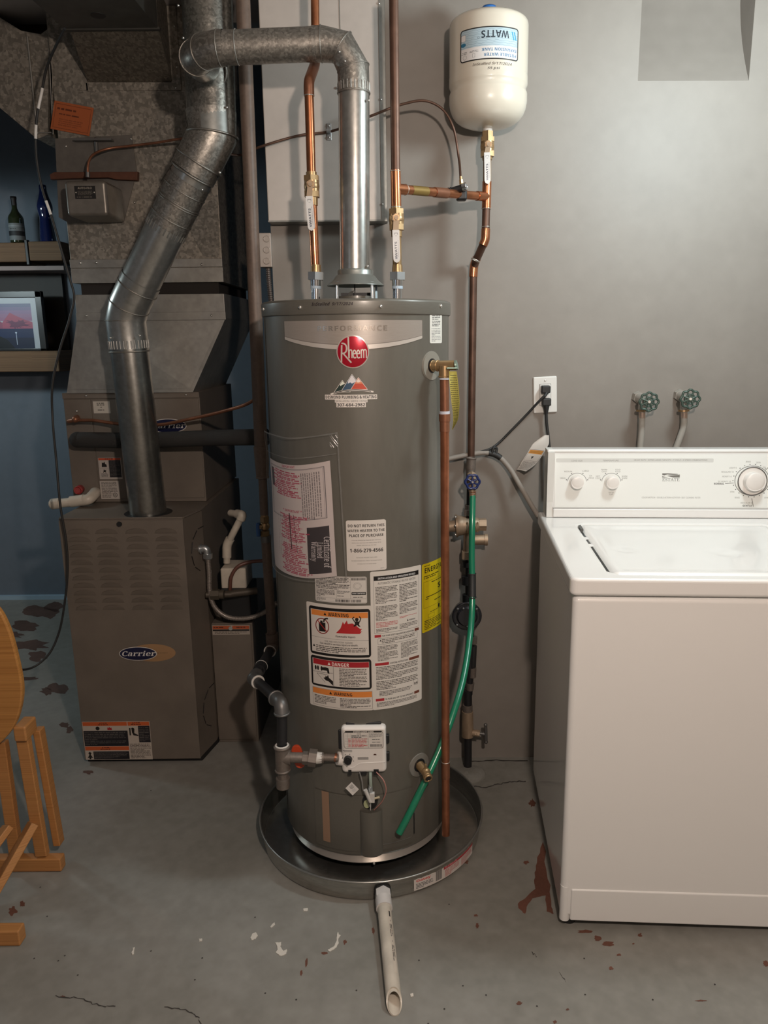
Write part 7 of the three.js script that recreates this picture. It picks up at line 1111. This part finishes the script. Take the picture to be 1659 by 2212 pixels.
// ---------- shelves on the blue wall ----------
{
  const woodA = canvasTex(512, 256, (g, w, h) => { g.fillStyle = '#8f6f52'; g.fillRect(0, 0, w, h); const r0 = rng(44); for (let i = 0; i < 260; i++) { g.globalAlpha = 0.12 + 0.2 * r0(); g.strokeStyle = r0() < 0.5 ? '#5f452f' : '#a98a68'; g.lineWidth = 0.8 + 2 * r0(); const y = r0() * h; g.beginPath(); g.moveTo(0, y); g.bezierCurveTo(w * 0.3, y + 10 * (r0() - 0.5), w * 0.6, y + 14 * (r0() - 0.5), w, y + 6 * (r0() - 0.5)); g.stroke(); } g.globalAlpha = 1; });
  woodA.wrapS = woodA.wrapT = THREE.RepeatWrapping;
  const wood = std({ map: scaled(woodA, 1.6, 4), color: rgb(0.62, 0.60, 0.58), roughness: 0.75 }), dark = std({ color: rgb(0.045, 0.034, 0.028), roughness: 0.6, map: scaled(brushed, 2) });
  const zf = -3.93, S = (x, y, zz = zf) => pz(x, y, zz), wl = -2.59, wb = -4.139;
  const top = thing('bottle_shelf', 'rough wooden shelf of two short planks carrying bottles', 'shelf', S(60, 565));
  part('plank', box(wl, S(56, 545).x, S(0, 566).y, S(0, 524).y, wb, zf, 0.006), wood, top); part('plank', box(S(63, 545).x, S(134, 545).x, S(0, 564).y, S(0, 522).y, wb, zf + 0.004, 0.006), wood, top);
  part('strap', [box(S(56, 545).x, S(62, 545).x, S(60, 572).y, S(60, 518).y, zf - 0.02, zf + 0.006, 0.002)], M.black, top);
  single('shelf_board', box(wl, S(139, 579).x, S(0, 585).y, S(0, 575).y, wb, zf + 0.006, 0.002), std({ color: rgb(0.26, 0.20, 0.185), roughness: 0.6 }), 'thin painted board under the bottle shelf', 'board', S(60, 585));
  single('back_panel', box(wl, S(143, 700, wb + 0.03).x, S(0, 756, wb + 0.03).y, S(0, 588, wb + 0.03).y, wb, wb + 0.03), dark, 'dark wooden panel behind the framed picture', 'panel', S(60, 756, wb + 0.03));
  single('picture_shelf', box(wl, S(127, 780).x, S(0, 804).y, S(0, 759).y, wb, zf, 0.008), wood, 'thick wooden shelf beam carrying a framed picture', 'shelf', S(60, 804));
  { // framed photograph, leaning
    const zz = -3.985, y0 = S(0, 759).y + 0.001, a = pz(103, 757, zz), c = pz(92, 629, zz), x1 = a.x, h = c.y - y0, w = 0.40, x0 = x1 - w;
    const t = thing('framed_picture', 'framed mountain picture with wide white mat leaning on the shelf', 'picture', V((x0 + x1) / 2, y0, zz));
    const fr = (x_0, x_1, y_0, y_1) => box(x_0, x_1, y_0, y_1, zz - 0.02, zz + 0.012, 0.002);
    part('frame', [fr(x0, x0 + 0.03, y0, y0 + h), fr(x1 - 0.03, x1, y0, y0 + h), fr(x0, x1, y0 + h - 0.03, y0 + h), fr(x0, x1, y0, y0 + 0.012)], phy({ color: rgb(0.012, 0.011, 0.011), roughness: 0.3, clearcoat: 0.4 }), t);
    const tex = canvasTex(640, 512, (g, W2, H2) => { g.fillStyle = '#b4bcc4'; g.fillRect(0, 0, W2, H2); g.save(); g.beginPath(); g.rect(52, 62, 530, 450); g.clip(); const sky = ['#6d6f8f', '#7d7396', '#90759a', '#9a7596', '#9c7090']; sky.forEach((c2, i) => { g.fillStyle = c2; g.fillRect(52, 62 + i * 34, 530, 36); }); poly(g, [[300, 250], [380, 150], [420, 175], [470, 200], [520, 225], [582, 245], [582, 330], [300, 330]], '#a8566e'); poly(g, [[52, 230], [90, 190], [160, 150], [220, 190], [300, 250], [300, 330], [52, 330]], '#94506a'); for (let i = 0; i < 24; i++) { const r0 = rng(i + 3); poly(g, [[320 + 250 * r0(), 220 + 70 * r0()], [330 + 250 * r0(), 240 + 70 * r0()], [322 + 250 * r0(), 250 + 70 * r0()]], '#6d3a58'); } g.fillStyle = '#1c2a52'; g.fillRect(52, 310, 530, 130); g.fillStyle = '#141d3a'; g.fillRect(52, 400, 530, 120); poly(g, [[52, 330], [200, 350], [330, 420], [400, 512], [52, 512]], '#0b0d16'); g.fillStyle = '#c9d6e6'; g.fillRect(416, 350, 5, 120); g.beginPath(); g.arc(418, 350, 9, 0, 7); g.fill(); g.restore(); });
    part('print', flatSheet(V(x0 + 0.028, y0 + 0.01, zz + 0.0045), V(x1 - 0.028, y0 + 0.01, zz + 0.0045), V(x0 + 0.028, y0 + h - 0.028, zz + 0.0045)), std({ map: tex, roughness: 0.35 }), t, 'pink mountain over dark water with pale mat');
    part('backing', box(x0 + 0.02, x1 - 0.02, y0 + 0.008, y0 + h - 0.02, zz - 0.015, zz + 0.003), M.black, t);
  }
  const shelfTop = S(0, 523).y + 0.0006;
  { const c = pz(37, 500, zf - 0.06), k = 0.036, H0 = pz(37, 425, c.z).y - shelfTop; const prof = [[0, 0.004], [k - 0.004, 0], [k, 0.006], [k, H0 * 0.52], [k * 0.92, H0 * 0.58], [k * 0.5, H0 * 0.68], [0.0125, H0 * 0.75], [0.0115, H0 * 0.95], [0.0135, H0 * 0.955], [0.0135, H0], [0, H0]];
    const t = thing('wine_bottle', 'dark green wine bottle with pale label on the wooden shelf', 'bottle', V(c.x, shelfTop, c.z)); const glass = phy({ color: rgb(0.02, 0.028, 0.012), roughness: 0.08, clearcoat: 1, clearcoatRoughness: 0.04 });
    part('bottle', lathe(prof, V(c.x, shelfTop, c.z), 36), glass, t); const tex = canvasTex(256, 160, (g) => { g.fillStyle = '#6f7577'; g.fillRect(0, 0, 256, 160); g.fillStyle = '#1d1f22'; g.fillRect(0, 74, 256, 44); g.fillStyle = '#8b9193'; g.fillRect(0, 20, 256, 12); fine(g, 80, 44, 100, 20, 1, 4, '#2b2b2b', 1); });
    part('label', sticker(-1.5, 1.5, shelfTop + 0.012, shelfTop + H0 * 0.42, k, c.x, c.z, 0.002, 0.0006), std({ map: tex, roughness: 0.6 }), t, 'pale paper label'); part('capsule', lathe([[0.0122, H0 * 0.8], [0.0125, H0 * 0.94], [0.0142, H0 * 0.955], [0.0142, H0 + 0.001], [0, H0 + 0.001]], V(c.x, shelfTop, c.z), 24), M.black, t); }
  { const c = pz(102, 500, zf - 0.06), H0 = pz(100, 400, c.z).y - shelfTop; const prof = [[0, 0.004], [0.034, 0], [0.037, 0.01], [0.034, H0 * 0.2], [0.029, H0 * 0.4], [0.03, H0 * 0.48], [0.036, H0 * 0.6], [0.034, H0 * 0.68], [0.024, H0 * 0.8], [0.0175, H0 * 0.9], [0.016, H0], [0, H0]];
    const s = new THREE.SplineCurve(prof.map(([a, b]) => new THREE.Vector2(a, b))).getPoints(60).map((p) => [Math.max(0, p.x), p.y]);
    single('glass_bottle', lathe(s, V(c.x, shelfTop, c.z), 36), phy({ color: rgb(0.008, 0.016, 0.075), roughness: 0.06, clearcoat: 1, clearcoatRoughness: 0.04 }), 'tall cobalt blue curved glass bottle on the wooden shelf', 'bottle', V(c.x, shelfTop, c.z)); }
}
// ---------- folding tray table stand at the left edge ----------
{
  const tex = canvasTex(512, 512, (g, w, h) => { g.fillStyle = '#ae8350'; g.fillRect(0, 0, w, h); const r0 = rng(55); for (let i = 0; i < 300; i++) { g.globalAlpha = 0.06 + 0.12 * r0(); g.strokeStyle = r0() < 0.5 ? '#7d4f22' : '#d0a060'; g.lineWidth = 1 + 3 * r0(); const y = r0() * h; g.beginPath(); g.moveTo(0, y); g.bezierCurveTo(w * 0.3, y + 26 * (r0() - 0.5), w * 0.6, y + 30 * (r0() - 0.5), w, y + 10 * (r0() - 0.5)); g.stroke(); } g.globalAlpha = 1; });
  tex.wrapS = tex.wrapT = THREE.RepeatWrapping;
  const wood = phy({ map: scaled(tex, 2.2), color: rgb(1.0, 0.86, 0.66), roughness: 0.42, clearcoat: 0.15, clearcoatRoughness: 0.3 }), woodBar = phy({ map: scaled(tex, 3, 6), color: rgb(1.0, 0.86, 0.80), roughness: 0.5 });
  const zA = -1.86, zB = -1.60;
  const t = thing('tray_stand', 'pale wooden stand of folding tray tables at the room edge', 'stand', V(-1.12, 0, -1.73));
  const bar = (a, b, w, d, name, m = woodBar) => { const L = a.distanceTo(b), g = new RoundedBoxGeometry(w, L, d, 2, 0.003), dir = b.clone().sub(a).normalize(); g.applyQuaternion(new THREE.Quaternion().setFromUnitVectors(V(0, 1, 0), dir)); g.translate((a.x + b.x) / 2, (a.y + b.y) / 2, (a.z + b.z) / 2); return part(name, metreUV(g), m, t); };
  const fa = pg(133, 1884, 0), fb = pg(44, 2045, 0);
  part('foot', box(fa.x - 0.36, fa.x, 0.0005, 0.04, fa.z - 0.03, fa.z, 0.004), woodBar, t); part('foot', box(fb.x - 0.40, fb.x, 0.0005, 0.042, fb.z - 0.032, fb.z, 0.004), woodBar, t);
  const p0 = pz(92, 1846, fa.z - 0.015), p1 = pz(50, 1590, fa.z - 0.015), q0 = pz(36, 1850, fa.z - 0.02), q1 = pz(2, 1600, fa.z - 0.03);
  bar(p0, p1, 0.032, 0.022, 'post'); bar(q0, q1, 0.032, 0.022, 'post');
  bar(p0.clone().add(V(0.028, 0.006, -0.04)), p1.clone().add(V(0.022, 0, -0.04)), 0.02, 0.03, 'rear_post');
  part('top_rail', box(pz(32, 1570, fa.z).x, pz(59, 1570, fa.z).x, pz(50, 1598, fa.z).y, pz(50, 1566, fa.z).y, fa.z - 0.05, fa.z + 0.012, 0.005), woodBar, t);
  const r0 = pz(72, 1778, fa.z + 0.012), r1 = pz(-40, 1975, fa.z + 0.16); bar(r0, r1, 0.044, 0.02, 'brace'); bar(pz(18, 1785, fa.z + 0.01), pz(-60, 1890, fa.z + 0.12), 0.036, 0.018, 'brace');
  // rounded tray top hung upright on the stand
  const zz = fa.z - 0.012, B = (x, y) => pz(x, y, zz);
  const tb = thing('wooden_tray', 'rounded honey coloured wooden tray top hanging on the stand', 'tray', B(20, 1600));
  const pts = [[-230, 1290], [-120, 1262], [-40, 1278], [5, 1302], [32, 1350], [50, 1415], [60, 1470], [58, 1510], [46, 1550], [24, 1582], [-5, 1604], [-80, 1640], [-230, 1660]].map(([x, y]) => B(x, y));
  const sm = new THREE.SplineCurve(pts.map((p) => new THREE.Vector2(p.x, p.y))).getPoints(60);
  part('board', prism(sm, zz + 0.014, zz + 0.032, 0.004), wood, tb);
}
renderer.render(scene, camera);
